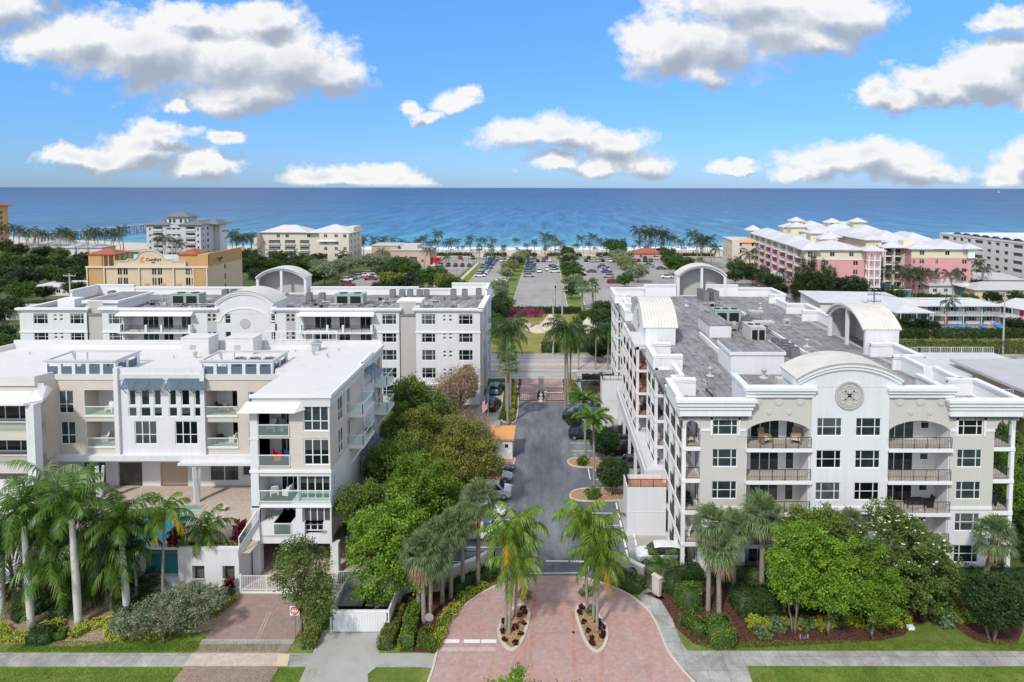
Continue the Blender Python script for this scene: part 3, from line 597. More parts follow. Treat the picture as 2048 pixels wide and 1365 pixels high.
# ---------------------------------------------------------------- plants
def rng(seed): return np.random.default_rng(seed)
def leafcloud(C, n, spread, size, r, up=0.35, aspect=0.62):
    """n leaf quads scattered round the clump centres C (k,3)"""
    k = len(C); idx = r.integers(0, k, n)
    P = C[idx] + r.normal(0, 1, (n,3))*spread*np.array([1,1,.75])
    Nn = r.normal(0, 1, (n,3)); Nn[:,2] = np.abs(Nn[:,2])+up; Nn /= np.linalg.norm(Nn, axis=1, keepdims=True)
    a = np.cross(Nn, r.normal(0, 1, (n,3))); a /= np.linalg.norm(a, axis=1, keepdims=True)+1e-9; b = np.cross(Nn, a)
    s = size*(0.7+0.6*r.random((n,1))); a = a*s; b = b*s*aspect
    V = np.stack([P-a, P-b*.9+a*.1, P+a, P+b*.9+a*.1], 1).reshape(-1,3); F = np.arange(4*n).reshape(n,4); return V, F
def blobclumps(blobs, k, r, shell=0.72):
    B = np.array(blobs, float); wgt = (B[:,3]*B[:,4]+B[:,4]*B[:,5]+B[:,3]*B[:,5]); idx = r.choice(len(B), k, p=wgt/wgt.sum())
    d = r.normal(0, 1, (k,3)); d /= np.linalg.norm(d, axis=1, keepdims=True); rad = shell+(1.10-shell)*r.random((k,1))
    inner = r.random((k,1)) < 0.16; rad = np.where(inner, rad*0.55, rad)
    return B[idx,:3] + d*rad*B[idx,3:6]
_TREES = {}
def treemesh(key, blobs, h0, nleaf, size, lm, clump=0.34, nclump=None, bark='bark', r0=0.18, seed=1, limbs=7, multi=1, bare=0.0, shell=.72):
    if key in _TREES: return _TREES[key]
    r = rng(seed); random.seed(seed)
    k = nclump or max(20, nleaf//55); C = blobclumps(blobs, k, r, shell); V, F = leafcloud(C, nleaf, clump, size, r)
    if bare: pass
    cm = npmesh('crown', V, F, [lm])
    mb = MB(); B = blobs
    for s_ in range(multi):
        ox, oy = (0, 0) if multi == 1 else (0.35*math.cos(s_*2.4), 0.3*math.sin(s_*2.4))
        top = (B[0][0]*.4+ox*2.2, B[0][1]*.4+oy*2.2, h0); q = [(ox*.6,oy*.6,-.05)]
        for i in range(1, 6): t = i/5; q.append((ox*.6+(top[0]-ox*.6)*t+random.uniform(-.06,.06), oy*.6+(top[1]-oy*.6)*t+random.uniform(-.06,.06), h0*t))
        rr = r0/(multi**.4); mb.tube(q, [rr*(1.35 if i == 0 else 1-.09*i) for i in range(6)], 8)
        for i in range(max(2, limbs//multi)):
            c = C[random.randrange(k)]; a = Vector(q[random.choice([3,4,5])]); c = Vector(c)
            mid = a.lerp(c, .5)+Vector((random.uniform(-.3,.3), random.uniform(-.3,.3), random.uniform(-.1,.35)))
            mb.tube([a, mid, c], [rr*.5, rr*.3, rr*.1], 5)
    tm = mb.mesh('trunk', [bark], smooth=True); _TREES[key] = (tm, cm); return _TREES[key]
def tree(key, loc, label, group=None, rz=None, sc=1.0, name='tree', cat='tree'):
    tm, cm = _TREES[key]; o = thing(name, label, cat, (loc[0], loc[1], loc[2] if len(loc) > 2 else 0), random.uniform(0, 6.28) if rz is None else rz, group, sc)
    link('trunk', tm, o); link('crown', cm, o); return o
def frondarr(r, n, L, elev, droop, leaf, nl, width, az0=0.0, hang=0.5, base=(0,0,0), stiff=0.0, ring=0.0, twist=0.3):
    """feather fronds: verts, tris, frond index"""
    VV = []; FF = []; ID = []; o = 0; T = 11
    for i in range(n):
        az = az0+i*2.399963+r.normal(0,.12); el = elev(i/n)+r.normal(0,.07); l = L*(0.85+.25*r.random()); dr = droop*(0.8+.4*r.random())
        pts = [np.array(base, float)+ring*np.array([math.cos(az),math.sin(az),0])]; e = el; tw = r.normal(0, .10)
        for j in range(T): 
            a2 = az+tw*j/T; pts.append(pts[-1]+l/T*np.array([math.cos(e)*math.cos(a2),math.cos(e)*math.sin(a2),math.sin(e)])); e -= dr/T*(0.5+1.1*j/T); e = max(e, -1.45)
        pts = np.array(pts); side = np.array([-math.sin(az), math.cos(az), 0.0])
        wr = 0.035
        for j in range(T):     # rachis
            a, b = pts[j], pts[j+1]; VV += [a-side*wr, a+side*wr, b+side*wr*.8, b-side*wr*.8]; FF += [(o,o+1,o+2),(o,o+2,o+3)]; ID += [i,i]; o += 4; wr *= .86
        for q in range(nl):
            t = 0.10+0.88*(q+.5)/nl; f = t*T; j = min(int(f), T-1); p = pts[j]+(pts[j+1]-pts[j])*(f-j); d = pts[j+1]-pts[j]; d /= np.linalg.norm(d)
            ll = leaf*(0.35+1.25*math.sin(PI*min(1, t*.92+.06))**.8)*.72*(0.85+.3*r.random())
            for sgn in (-1, 1):
                v = side*sgn*.86+d*(.42+.3*t)+np.array([0,0,-hang*(.5+.7*r.random())+stiff]); v += r.normal(0,.10,3); v /= np.linalg.norm(v)
                m_ = p+v*ll*.5; tip = p+v*ll*.92+np.array([0,0,-ll*.22*hang*2]); w_ = d*width*.5
                VV += [p-w_, p+w_, m_+w_*1.15, m_-w_*1.15, tip]; FF += [(o,o+1,o+2),(o,o+2,o+3),(o+3,o+2,o+4)]; ID += [i]*3; o += 5
    return np.array(VV), np.array(FF), np.array(ID)
def crownmesh(parts, mats):
    V = np.concatenate([p[0] for p in parts]); o = 0; F = []; I = []
    for v, f, i in parts: F.append(f+o); I.append(i); o += len(v)
    return npmesh('crown', V, np.concatenate(F), mats, np.concatenate(I))
def trunkmesh(h, lean, r0, r1, bark, bulge=0.0, seed=0, n=9, rings=True, foot=1.3):
    random.seed(seed); mb = MB(); pts = []; rad = []; K = 14 if not rings else 26
    for i in range(K+1):
        t = i/K; pts.append((lean[0]*t**1.6, lean[1]*t**1.6, h*t)); rr = r0+(r1-r0)*t+bulge*math.sin(PI*min(1, t*1.15))
        if t < .06: rr *= foot-(foot-1)*t/.06
        rad.append(rr*(1.06 if rings and i % 2 else 1.0))
    mb.tube(pts, rad, n); return mb.mesh('trunk', [bark], smooth=True)
_PALMS = {}
def palm_type(key, kind, h, lean=(0,0), seed=0, sc=1.0, detail=1.0, mats=None, yellow=0.0):
    r = rng(seed); b = (lean[0], lean[1], h)
    if kind == 'coconut':
        n = int(22*max(.7,detail)); nl = int(30*detail)
        v, f, i = frondarr(r, n, 3.9*sc, lambda t: 1.25-2.0*t**.8, 1.75, 1.0*sc, nl, .07/max(.45,detail), hang=.75, base=b)
        mi = np.zeros(len(f), int); lo = int(n*(1-yellow)); mi[i >= lo] = 1
        cr = crownmesh([(v, f, mi)], mats or ['frond', 'frondyellow']); tm = trunkmesh(h, lean, .17*sc, .11*sc, 'palmbark', seed=seed)
        mb = MB(); 
        for k in range(7): a = k*.9; mb.cyl(b[0]+.22*math.cos(a), b[1]+.22*math.sin(a), h-.32, h-.08, .10, .07, 6)
        fr = mb.mesh('fruit', ['bark'])
        _PALMS[key] = (tm, cr, None)
    elif kind == 'royal':
        v, f, i = frondarr(r, 14, 3.7*sc, lambda t: 1.35-1.75*t, 1.45, 1.05*sc, int(38*detail), .075, hang=.45, base=(b[0],b[1],h+1.5), twist=.5)
        v2, f2, i2 = frondarr(r, 2, 2.4*sc, lambda t: 1.5, .1, .3, 12, .05, hang=0, base=(b[0],b[1],h+1.5))
        cr = crownmesh([(v, f, np.zeros(len(f), int)), (v2, f2, np.zeros(len(f2), int))], mats or ['frond'])
        mb = MB(); mb.tube([(b[0],b[1],h-.02),(b[0],b[1],h+.5),(b[0],b[1],h+1.6)], [.24*sc,.22*sc,.10*sc], 10)
        _PALMS[key] = (trunkmesh(h, lean, .30*sc, .22*sc, 'royalbark', bulge=.05, seed=seed, n=12, rings=False, foot=1.5), cr, ('crownshaft', mb.mesh('crownshaft', ['crownshaft'], smooth=True)))
    elif kind == 'areca':
        v, f, i = frondarr(r, 13, 2.7*sc, lambda t: 1.3-1.3*t, 1.5, .8*sc, int(24*detail), .06, hang=.3, base=b)
        _PALMS[key] = (trunkmesh(h, lean, .09*sc, .06*sc, 'palmbark', seed=seed, n=6), crownmesh([(v, f, (i > 9).astype(int))], mats or ['frond', 'frondlime']), None)
    elif kind == 'fox':      # foxtail: stiff bushy plumes
        v, f, i = frondarr(r, 11, 2.7*sc, lambda t: 1.1-1.0*t, 1.7, .62*sc, int(46*detail), .07, hang=.25, base=(b[0],b[1],h+.7))
        v2, f2, i2 = frondarr(rng(seed), 11, 2.7*sc, lambda t: 1.1-1.0*t, 1.7, .5*sc, int(40*detail), .07, hang=-.5, base=(b[0],b[1],h+.72))
        mb = MB(); mb.tube([(b[0],b[1],h-.02),(b[0],b[1],h+.4),(b[0],b[1],h+.8)], [.15,.13,.07], 8)
        _PALMS[key] = (trunkmesh(h, lean, .17, .12, 'palmbark', seed=seed), crownmesh([(v, f, np.zeros(len(f), int)), (v2, f2, np.zeros(len(f2), int))], mats or ['frond']), ('crownshaft', mb.mesh('crownshaft', ['crownshaft'], smooth=True)))
    elif kind == 'sabal':
        VV = []; FF = []; MI = []; o = 0; nf = int(42*max(.6,detail)); ns = int(20*detail)+4
        for k in range(nf):
            az = k*2.399963+r.normal(0,.1); el = 1.45-2.35*(k/nf)**.85+r.normal(0,.08); dead = el < -.72
            pl = .85*sc*(.8+.4*r.random()); d = np.array([math.cos(el)*math.cos(az), math.cos(el)*math.sin(az), math.sin(el)]); B0 = np.array(b)
            p = B0+d*pl+np.array([0,0,.25*sc-.1*pl]); side = np.cross(d, [0,0,1.]); side /= np.linalg.norm(side)+1e-6; up = np.cross(side, d); s_ = side*.02
            VV += [B0-s_, B0+s_, p+s_, p-s_]; FF += [(o,o+1,o+2),(o,o+2,o+3)]; MI += [int(dead)]*2; o += 4
            L = .95*sc*(.85+.3*r.random())
            for q in range(ns):
                a = -1.75+3.5*(q+.5)/ns; v = d*math.cos(a)*1.0+side*math.sin(a)+up*(.12*math.cos(a*2)); v += r.normal(0,.05,3); v /= np.linalg.norm(v); ll = L*(.72+.28*math.cos(a*.7))
                w_ = np.cross(v, up); w_ /= np.linalg.norm(w_)+1e-6; w_ *= .030/max(.5,detail)*sc
                m_ = p+v*ll*.6; tip = p+v*ll*.92+np.array([0,0,-ll*.36*(1 if el < 1 else .4)])
                VV += [p-w_*.4, p+w_*.4, m_+w_, m_-w_, tip]; FF += [(o,o+1,o+2),(o,o+2,o+3),(o+3,o+2,o+4)]; MI += [int(dead)]*3; o += 5
        cr = npmesh('crown', np.array(VV), np.array(FF), mats or ['fan', 'deadfrond'], np.array(MI))
        _PALMS[key] = (trunkmesh(h, lean, .17*sc, .15*sc, 'palmbark', seed=seed, foot=1.25), cr, None)
def palm(key, loc, label, group=None, rz=0.0, sc=1.0, name='palm_tree', h=None):
    tm, cr, ex = _PALMS[key]; z = loc[2] if len(loc) > 2 else 0
    o = thing(name, label, 'palm tree', (loc[0], loc[1], z), rz, group, sc); link('trunk', tm, o); link('crown', cr, o)
    if ex: link(ex[0], ex[1], o)
    return o
def shrubmesh(key, blobs, n, size, lm, core='fronddark', clump=.10, seed=3):
    r = rng(seed); C = blobclumps(blobs, max(12, n//25), r, .86); V, F = leafcloud(C, n, clump, size, r)
    _TREES[key] = npmesh('foliage', V, F, [lm]); return _TREES[key]
def shrub(key, loc, label, group=None, sc=1.0, rz=None, name='shrub', cat='shrub'):
    o = link(name, _TREES[key], None, (loc[0], loc[1], loc[2] if len(loc) > 2 else 0), random.uniform(0,6.28) if rz is None else rz, label, cat, group, None, sc); return o
def hedge(name, pts, w, h, label, lm='leafdark', dens=170, size=.07, cat='hedge', group=None, lump=.08, round_=0.0, z=0.0, kind=None):
    """clipped hedge along pts: dark core and a skin of leaves"""
    r = rng(abs(hash(label)) % 9999 if False else len(label)*7+int(abs(pts[0][0])*10)); L = [0]
    for a, b in zip(pts, pts[1:]): L.append(L[-1]+math.hypot(b[0]-a[0], b[1]-a[1]))
    T = L[-1]; area = T*(w+2*h)+2*w*h; n = int(min(26000, area*dens)); P = np.array(pts, float)
    t = r.random(n)*T; per = w+2*h; s = r.random(n)*per; x = np.interp(t, L, P[:,0]); y = np.interp(t, L, P[:,1])
    seg = np.clip(np.searchsorted(L, t)-1, 0, len(pts)-2); dx = P[seg+1]-P[seg]; dx /= np.linalg.norm(dx, axis=1, keepdims=True); nx = np.stack([-dx[:,1], dx[:,0]], 1)
    lat = np.where(s < h, -w/2, np.where(s < h+w, s-h-w/2, w/2)); zz = np.where(s < h, s, np.where(s < h+w, h, per-s))
    wob = 1+lump*np.sin(t*2.1+lat*3)+lump*.7*np.sin(t*5.3+zz*2)
    end = r.random(n) < (w*h*2)/area; e0 = r.random(n) < .5; t2 = np.where(e0, 0., T); x = np.where(end, np.interp(t2, L, P[:,0]), x); y = np.where(end, np.interp(t2, L, P[:,1]), y)
    lat = np.where(end, (r.random(n)-.5)*w, lat*wob); zz = np.where(end, r.random(n)*h, zz*np.where(zz >= h-1e-6, wob, 1))
    C = np.stack([x+nx[:,0]*lat, y+nx[:,1]*lat, zz+z], 1)
    V, F = leafcloud(C, n, 0.03+lump*.25, size, r); o = Vector((pts[0][0], pts[0][1], z))
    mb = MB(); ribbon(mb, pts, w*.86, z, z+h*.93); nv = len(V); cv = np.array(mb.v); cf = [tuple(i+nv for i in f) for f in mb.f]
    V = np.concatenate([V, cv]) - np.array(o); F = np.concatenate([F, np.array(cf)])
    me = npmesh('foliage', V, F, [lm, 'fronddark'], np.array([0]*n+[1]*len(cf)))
    return link(name, me, None, o, 0, label, None if kind else cat, group, kind)
def groundcover(name, poly, n, size, lm, label=None, h=.25, z=0.0, kind=None, cat='plants', group=None, seed=5):
    """low planting that fills an outline"""
    r = rng(seed); P = np.array(poly); lo, hi = P.min(0), P.max(0); pts = []
    def inside(q):
        c = False; j = len(P)-1
        for i in range(len(P)):
            if (P[i][1] > q[1]) != (P[j][1] > q[1]) and q[0] < (P[j][0]-P[i][0])*(q[1]-P[i][1])/(P[j][1]-P[i][1])+P[i][0]: c = not c
            j = i
        return c
    k = max(30, n//18)
    while len(pts) < k:
        q = lo+r.random(2)*(hi-lo)
        if inside(q): pts.append((q[0], q[1], h*(.35+.65*r.random())))
    C = np.array(pts); V, F = leafcloud(C, n, max(.09, h*.4), size, r); V[:,2] = np.maximum(V[:,2], .01); o = np.array([C[:,0].mean(), C[:,1].mean(), z])
    return link(name, npmesh('foliage', V-np.array([o[0], o[1], 0]), F, [lm]), None, tuple(o), 0, label, None if kind else cat, group, kind)
# ---------------------------------------------------------------- cars
_CARS = {}
CARST = {  # x, lower z, belt z, roof z, half width belt, half width roof  (x = 0 rear)
 'sedan': [(0,.45,.80,.82,.62,.5),(.12,.30,.88,.93,.82,.62),(.75,.24,.93,1.0,.89,.66),(1.35,.22,.93,1.34,.90,.60),(2.1,.22,.91,1.45,.91,.60),(2.75,.22,.90,1.42,.91,.60),(3.45,.22,.88,.98,.90,.68),(4.2,.26,.80,.84,.86,.6),(4.62,.36,.66,.70,.72,.5),(4.72,.45,.58,.60,.6,.4)],
 'suv': [(0,.5,.95,.98,.72,.6),(.10,.36,1.02,1.12,.88,.66),(.45,.30,1.05,1.60,.92,.66),(1.4,.28,1.04,1.74,.93,.66),(2.4,.28,1.02,1.74,.94,.66),(2.95,.28,1.0,1.64,.94,.64),(3.55,.28,.99,1.10,.93,.72),(4.3,.32,.93,.98,.90,.66),(4.62,.42,.80,.85,.78,.55),(4.70,.5,.70,.72,.66,.4)],
 'pickup': [(0,.55,1.0,1.02,.90,.84),(.10,.45,1.05,1.06,.94,.86),(1.7,.42,1.05,1.06,.94,.86),(1.85,.38,1.05,1.72,.94,.68),(2.6,.38,1.04,1.80,.95,.68),(3.3,.38,1.03,1.76,.95,.67),(4.0,.38,1.02,1.12,.94,.76),(5.0,.40,.98,1.03,.93,.74),(5.35,.5,.85,.9,.84,.6),(5.42,.58,.75,.78,.7,.5)]}
def carmesh(kind, paint, lod=1):
    k = (kind, paint, lod)
    if k in _CARS: return _CARS[k]
    ST = CARST[kind]; L = ST[-1][0]; b = MB(); g = MB(); body = b; rows = []
    for (x, zl, zb, zr, wb, wr) in ST:
        x -= L/2; cab = zr-zb > .25
        half = [(wb*.90, zl), (wb, zl+.18), (wb, zb-.10), (wb*.965, zb), (wr+(wb*.93-wr)*(.10 if cab else .6), zr-.05 if cab else zb+(zr-zb)*.6), (wr*.8, zr), (0, zr+.02)]
        rows.append([(x, y, z) for y, z in half]+[(x, -y, z) for y, z in half[-2::-1]])
    m = len(rows[0]); vs = [p for r_ in rows for p in r_]
    bf = []; gf = []
    for i in range(len(rows)-1):
        c0, c1 = ST[i][3]-ST[i][2] > .25, ST[i+1][3]-ST[i+1][2] > .25
        for j in range(m-1):
            q = (i*m+j, i*m+j+1, (i+1)*m+j+1, (i+1)*m+j)
            side = j in (3, m-5); top = 4 <= j <= m-6
            if side and (c0 or c1): gf.append(q)
            elif top and (c0 != c1): gf.append(q)
            else: bf.append(q)
        bf.append((i*m+m-1, i*m, (i+1)*m, (i+1)*m+m-1))
    bf += [tuple(range(m-1,-1,-1)), tuple(range((len(rows)-1)*m, len(rows)*m))]
    flip = lambda F: [tuple(reversed(f)) for f in F]
    b.add(vs, flip(bf), 0); 
    wr_ = .34 if kind != 'pickup' else .40; wx = (-L/2+.82, L/2-.88); wy = ST[4][4]-.10
    if lod == 0:
        b.add(vs, flip(gf), 1)
        for x in wx:
            for s_ in (-1, 1): _wheel(b, x, s_*wy, wr_, 2, 1)
        _CARS[k] = b.mesh('car', [paint, 'dark', 'rubber']); return _CARS[k]
    g.add(vs, flip(gf), 0)
    e = MB(); r1 = rows[-2]; zz = ST[-3][2]-.12
    for s_ in (-1, 1): e.box(L/2-.28, s_*(.42), zz-.07, L/2-.075, s_*(.70), zz+.04)
    t = MB()
    for s_ in (-1, 1): t.box(-L/2+.045, s_*(.50), ST[1][2]-.2, -L/2+.13, s_*(.74), ST[1][2]-.05)
    pl = MB(); pl.box(-.35, -wr_*0, .01, -.3, .01, .02)
    w = MB(); _wheel(w, 0, 0, wr_, 0, 1)
    me = b.mesh('body', [paint], smooth=False)
    _CARS[k] = (me, g.mesh('window', ['carglass']), w.mesh('wheel', ['rubber', 'chrome']), e.mesh('headlight', ['signwhite']), t.mesh('tail_light', ['signred']), wx, wy, wr_); return _CARS[k]
def _wheel(b, x, y, r, m0, m1):
    n = 14; s_ = 1 if y >= 0 else -1
    A = [(x+r*math.cos(2*PI*i/n), r+r*math.sin(2*PI*i/n)) for i in range(n)]; B = [(x+r*.62*math.cos(2*PI*i/n), r+r*.62*math.sin(2*PI*i/n)) for i in range(n)]
    o, i_ = y+.12, y-.12
    b.add([(p,o,q) for p,q in A]+[(p,i_,q) for p,q in A], [(k,n+k,n+(k+1)%n,(k+1)%n) for k in range(n)], m0)
    for yy, f in ((o, 1), (i_, -1)):
        b.add([(p,yy,q) for p,q in A]+[(p,yy+f*-.03,q) for p,q in B], [((k,(k+1)%n,n+(k+1)%n,n+k) if f > 0 else (n+k,n+(k+1)%n,(k+1)%n,k)) for k in range(n)], m0)
        b.add([(p,yy+f*-.03,q) for p,q in B], [tuple(range(n)) if f > 0 else tuple(range(n-1,-1,-1))], m1)
mat('carglass', (0.015, 0.018, 0.022), 0.08, spec=0.6)
def car(kind, paint, loc, ang, label, lod=1, group=None, cat='car', name=None):
    """ang: heading of the car's nose in degrees from +X"""
    nm = name or {'sedan':'parked_car','suv':'parked_car','pickup':'pickup_truck'}[kind]; c = carmesh(kind, paint, lod); rz = R_(ang)
    loc = (loc[0], loc[1], loc[2] if len(loc) > 2 else .02)
    if lod == 0: return link(nm, c, None, loc, rz, label, cat, group)
    o = thing(nm, label, cat, loc, rz, group); link('body', c[0], o); link('window', c[1], o); link('headlight', c[3], o); link('tail_light', c[4], o)
    for x in c[5]:
        for s_ in (-1, 1): link('wheel', c[2], o, (x, s_*c[6], 0))
    return o
def lettering(root, txt, loc, size, rot=(R_(90),0,0), m='letters', ext=.03, name='lettering', align='CENTER', bold=0.0):
    cu = bpy.data.curves.new(name, 'FONT'); cu.body = txt; cu.size = size; cu.extrude = ext; cu.align_x = align; cu.offset = bold
    tmp = bpy.data.objects.new(name, cu); COL.objects.link(tmp); dg = bpy.context.evaluated_depsgraph_get(); me = bpy.data.meshes.new_from_object(tmp.evaluated_get(dg))
    bpy.data.objects.remove(tmp); me.materials.clear(); me.materials.append(M(m)); o = link(name, me, root, loc); o.rotation_euler = rot; return o
# ---------------------------------------------------------------- ground
sheet('ground', [(-2500,10),(2500,10),(2500,372),(120,372),(-60,366),(-130,372),(-230,398),(-340,440),(-600,560),(-2500,1300)], 0.0, 'groundmix')
sheet('beach', [(2500,348),(120,350),(-60,346),(-130,350),(-230,372),(-340,412),(-600,530),(-2500,1260),(-2500,1420),(-600,600),(-340,470),(-230,430),(-130,402),(-60,396),(120,398),(2500,398)], 0.05, 'sand')
mb = MB(); mb.add([(-90000,386,.12),(90000,386,.12),(90000,90000,.12),(-90000,90000,.12)], [(0,1,2,3)])
struct('sea', mb, 'sea')
mb = MB(); mb.add([(-230,386,.10),(-230,428,.10),(-340,468,.10),(-600,598,.10),(-2500,1418,.10),(-2500,386,.10)][::-1], [tuple(range(6))])
# land that covers the sea where the shore turns outward in the north
sheet('beach', [(-125,386),(-230,418),(-345,462),(-600,590),(-2500,1400),(-2500,300),(-500,420),(-340,385),(-230,370)], 0.17, 'sand')
sheet('ground', [(-340,400),(-600,520),(-2500,1250),(-2500,300),(-300,300),(-235,350),(-260,378)], 0.22, 'groundmix')
sheet('lawn', [(-75,40),(75,40),(75,60),(-75,60)], 0.015, 'grass')
sheet('pavement', [(-75,48.35),(-8.3,48.35),(-8.3,49.85),(-75,49.85)], 0.035, 'pavement')
sheet('pavement', [(9.4,48.3),(16,48.55),(75,48.55),(75,50.2),(11.3,50.2),(9.2,50.3)], 0.035, 'pavement')
sheet('pavement', [at(1395,1308),at(1360,1330),at(1395,1366),at(1400,1395),at(1515,1395),at(1490,1322),at(1500,1303)], 0.045, 'pavement')
W_EDGE = [at(1268,1180),at(1305,1195),at(1322,1203),at(1345,1240),at(1362,1285),at(1378,1308),at(1400,1308),at(1400,1345),at(1368,1330),at(1335,1300),at(1318,1262),at(1302,1235),at(1284,1207)]
sheet('path', W_EDGE, 0.05, 'pavement')
CIRC = smoothpoly([(-9.2,43),(-8.5,47.3),(-8.55,50.8),(-8.35,52.8),(-7.5,55.1),(-6.1,57.3),(-4.2,59.0),(-2.2,59.9),(-.4,60.2),(2.77,60.3),(4.2,59.5),(6.2,58.4),(8.1,56.4),(8.95,54.2),(9.2,52.2),(9.35,50.2),(10.0,48.3),(10.8,46.7),(12.4,43)], 2)
sheet('driveway', CIRC, 0.06, 'paver')
kl = [p for p in CIRC if p[0] < -3.6]; kerbline(kl); kr = [p for p in CIRC if p[0] > 3.3 and p[1] > 43.5]; kerbline(kr)
sheet('driveway', [(-8.4,50.05),(-3.95,50.05),(-3.95,50.5),(-8.35,50.5)], 0.068, 'paverpale')
mb = MB()
for x0, x1 in ((-8.3,-6.95),(-6.6,-5.3),(-5.2,-4.0)):
    mb.quad((x0,51.0,.069),(x1,51.0,.069),(x1,51.42,.069),(x0,51.42,.069))
struct('road_marking', mb, 'marking')
mb = MB()
for x0, y0, x1, y1, w in ((-1.3,44,-1.1,60,.28),(-1.75,44,-2.5,50,.2),(2.0,44,2.2,55,.2),(3.7,44,4.3,50.4,.2),(-1.0,52.2,2.6,52.3,.25),(-4.5,44,-4.0,50.0,.22),(-1.1,56.4,3.3,56.3,.2)):
    d = Vector((x1-x0, y1-y0)).normalized(); n = Vector((-d.y, d.x))*w/2
    mb.quad((x0-n.x,y0-n.y,.07),(x0+n.x,y0+n.y,.07),(x1+n.x,y1+n.y,.07),(x1-n.x,y1-n.y,.07)) if n.x < 0 else mb.quad((x0+n.x,y0+n.y,.07),(x0-n.x,y0-n.y,.07),(x1-n.x,y1-n.y,.07),(x1+n.x,y1+n.y,.07))
struct('road_marking', mb, 'paverband')
# asphalt drive between the buildings
sheet('road', [(-3.9,59.5),(3.2,59.5),(9.9,61),(9.9,70),(14,70),(14,111.2),(-4.8,111.2),(-12,111.2),(-19,90),(-19,56.5),(-11,57.3)], 0.02, 'asphalt')
sheet('pavement', [(8.1,57.5),(13.9,59),(13.9,111),(8.2,111)], 0.03, 'concrete')
sheet('pavement', [(-12,96),(-7.2,96),(-7.3,111.3),(-6.0,122),(-10.5,122),(-11,111)], 0.03, 'concrete')
sheet('driveway', [(-5.3,111.0),(3.3,111.0),(3.2,124.6),(-6.2,124.6)], 0.035, 'paver')
sheet('road', [(-600,124.5),(600,124.5),(600,141.5),(-600,141.5)], 0.045, 'road')
mb = MB()
for y, w in ((124.9,.25),(126.9,.22),(128.2,.2),(130.4,.2),(138.3,.2)): mb.quad((-200,y,.055),(200,y,.055),(200,y+w,.055),(-200,y+w,.055))
for y in (111.9,119.5): mb.quad((-1.6,y,.05),(2.9,y,.05),(2.9,y+.3,.05),(-1.6,y+.3,.05)); mb.quad((-4.8,y,.05),(-2.6,y,.05),(-2.6,y+.25,.05),(-4.8,y+.25,.05))
struct('road_marking', mb, 'marking')
sheet('pavement', [(-600,141.5),(600,141.5),(600,143.6),(-600,143.6)], 0.06, 'pavement')
sheet('road', [(-200,133.4),(200,133.4),(200,136.2),(-200,136.2)], 0.056, 'paverpale')
sheet('lawn', [(-40,143.6),(60,143.6),(60,196),(-40,196)], 0.03, 'drygrass')
for q in ([(-14,144.0),(-3,144.0),(-3,145.4),(-14,145.4)], [(4,144.0),(20,144.0),(20,145.4),(4,145.4)]): sheet('lawn', q, 0.05, 'grass')
# parking lot towards the beach
sheet('road', [(-75,197),(110,197),(110,346),(-75,346)], 0.04, 'oldasphalt')
sheet('lawn', smoothpoly([(-15.5,196.5),(-10.9,196.5),(-10.6,345),(-14.6,345)],0), 0.07, 'grass')
sheet('lawn', [(6.2,196.5),(11.5,196.5),(9.5,345),(5.2,345)], 0.07, 'grass')
sheet('lawn', [(-38.5,196.5),(-29.5,196.5),(-30.5,318),(-35,318)], 0.07, 'grass')
sheet('path', [(-35.6,196.5),(-34.0,196.5),(-32.6,318),(-33.8,318)], 0.09, 'sand')
sheet('lawn', [(-62,232),(-44,225),(-46,300),(-52,312)], 0.07, 'grass')
mb = MB(); ribbon(mb, [(-10.8,196.5),(-10.5,345)], .25, 0, .16); ribbon(mb, [(6.1,196.5),(5.1,345)], .25, 0, .16); ribbon(mb, [(-29.4,196.5),(-30.4,318)], .25, 0, .16); ribbon(mb, [(11.6,196.5),(9.6,345)], .25, 0, .16)
struct('kerb', mb, 'kerb')
mb = MB()
for k in range(44):
    y = 206+k*2.75
    for x0, x1 in ((-29.0,-24.4),(-21,-16),(-10.2,-5.4),(.6,5.4),(12,16.8),(30,35)): mb.quad((x0,y,.05),(x1,y,.05),(x1,y+.11,.05),(x0,y+.11,.05))
struct('road_marking', mb, 'marking')
sheet('lawn', [(-30,343),(70,343),(70,350),(-30,350)], 0.09, 'drygrass')
# stall markings in the drive
mb = MB(); Z = .03
def line(x0, y0, x1, y1, w=.12):
    d = Vector((x1-x0, y1-y0)).normalized(); n = Vector((d.y, -d.x))*w/2
    mb.quad((x0-n.x,y0-n.y,Z),(x0+n.x,y0+n.y,Z),(x1+n.x,y1+n.y,Z),(x1-n.x,y1-n.y,Z))
for y in (92.65, 89.87): line(3.4,y,8.0,y)
line(5.6,80.8,9.8,80.8); line(5.25,84.1,5.35,80.8); line(6.2,84.0,5.75,80.8)
for y in (64.0,66.8,69.6,72.3): line(4.9,y,7.7,y)
for y in (93,96,99,102,105): line(8.0,y,8.0,y+1.8,.16)
for y in (82.05,79.2,76.4,73.57,70.8,68.0,65.2): line(-8.8,y,-4.07,y)
for y in (63.2,65.2,67.2,69.2,71.2,73.2): line(7.9,y,7.9,y+1.6,.2)
line(-4.2,60.6,3.0,60.75,.14); line(-14,62.6,-5,62.6,.1)
struct('road_marking', mb, 'marking')
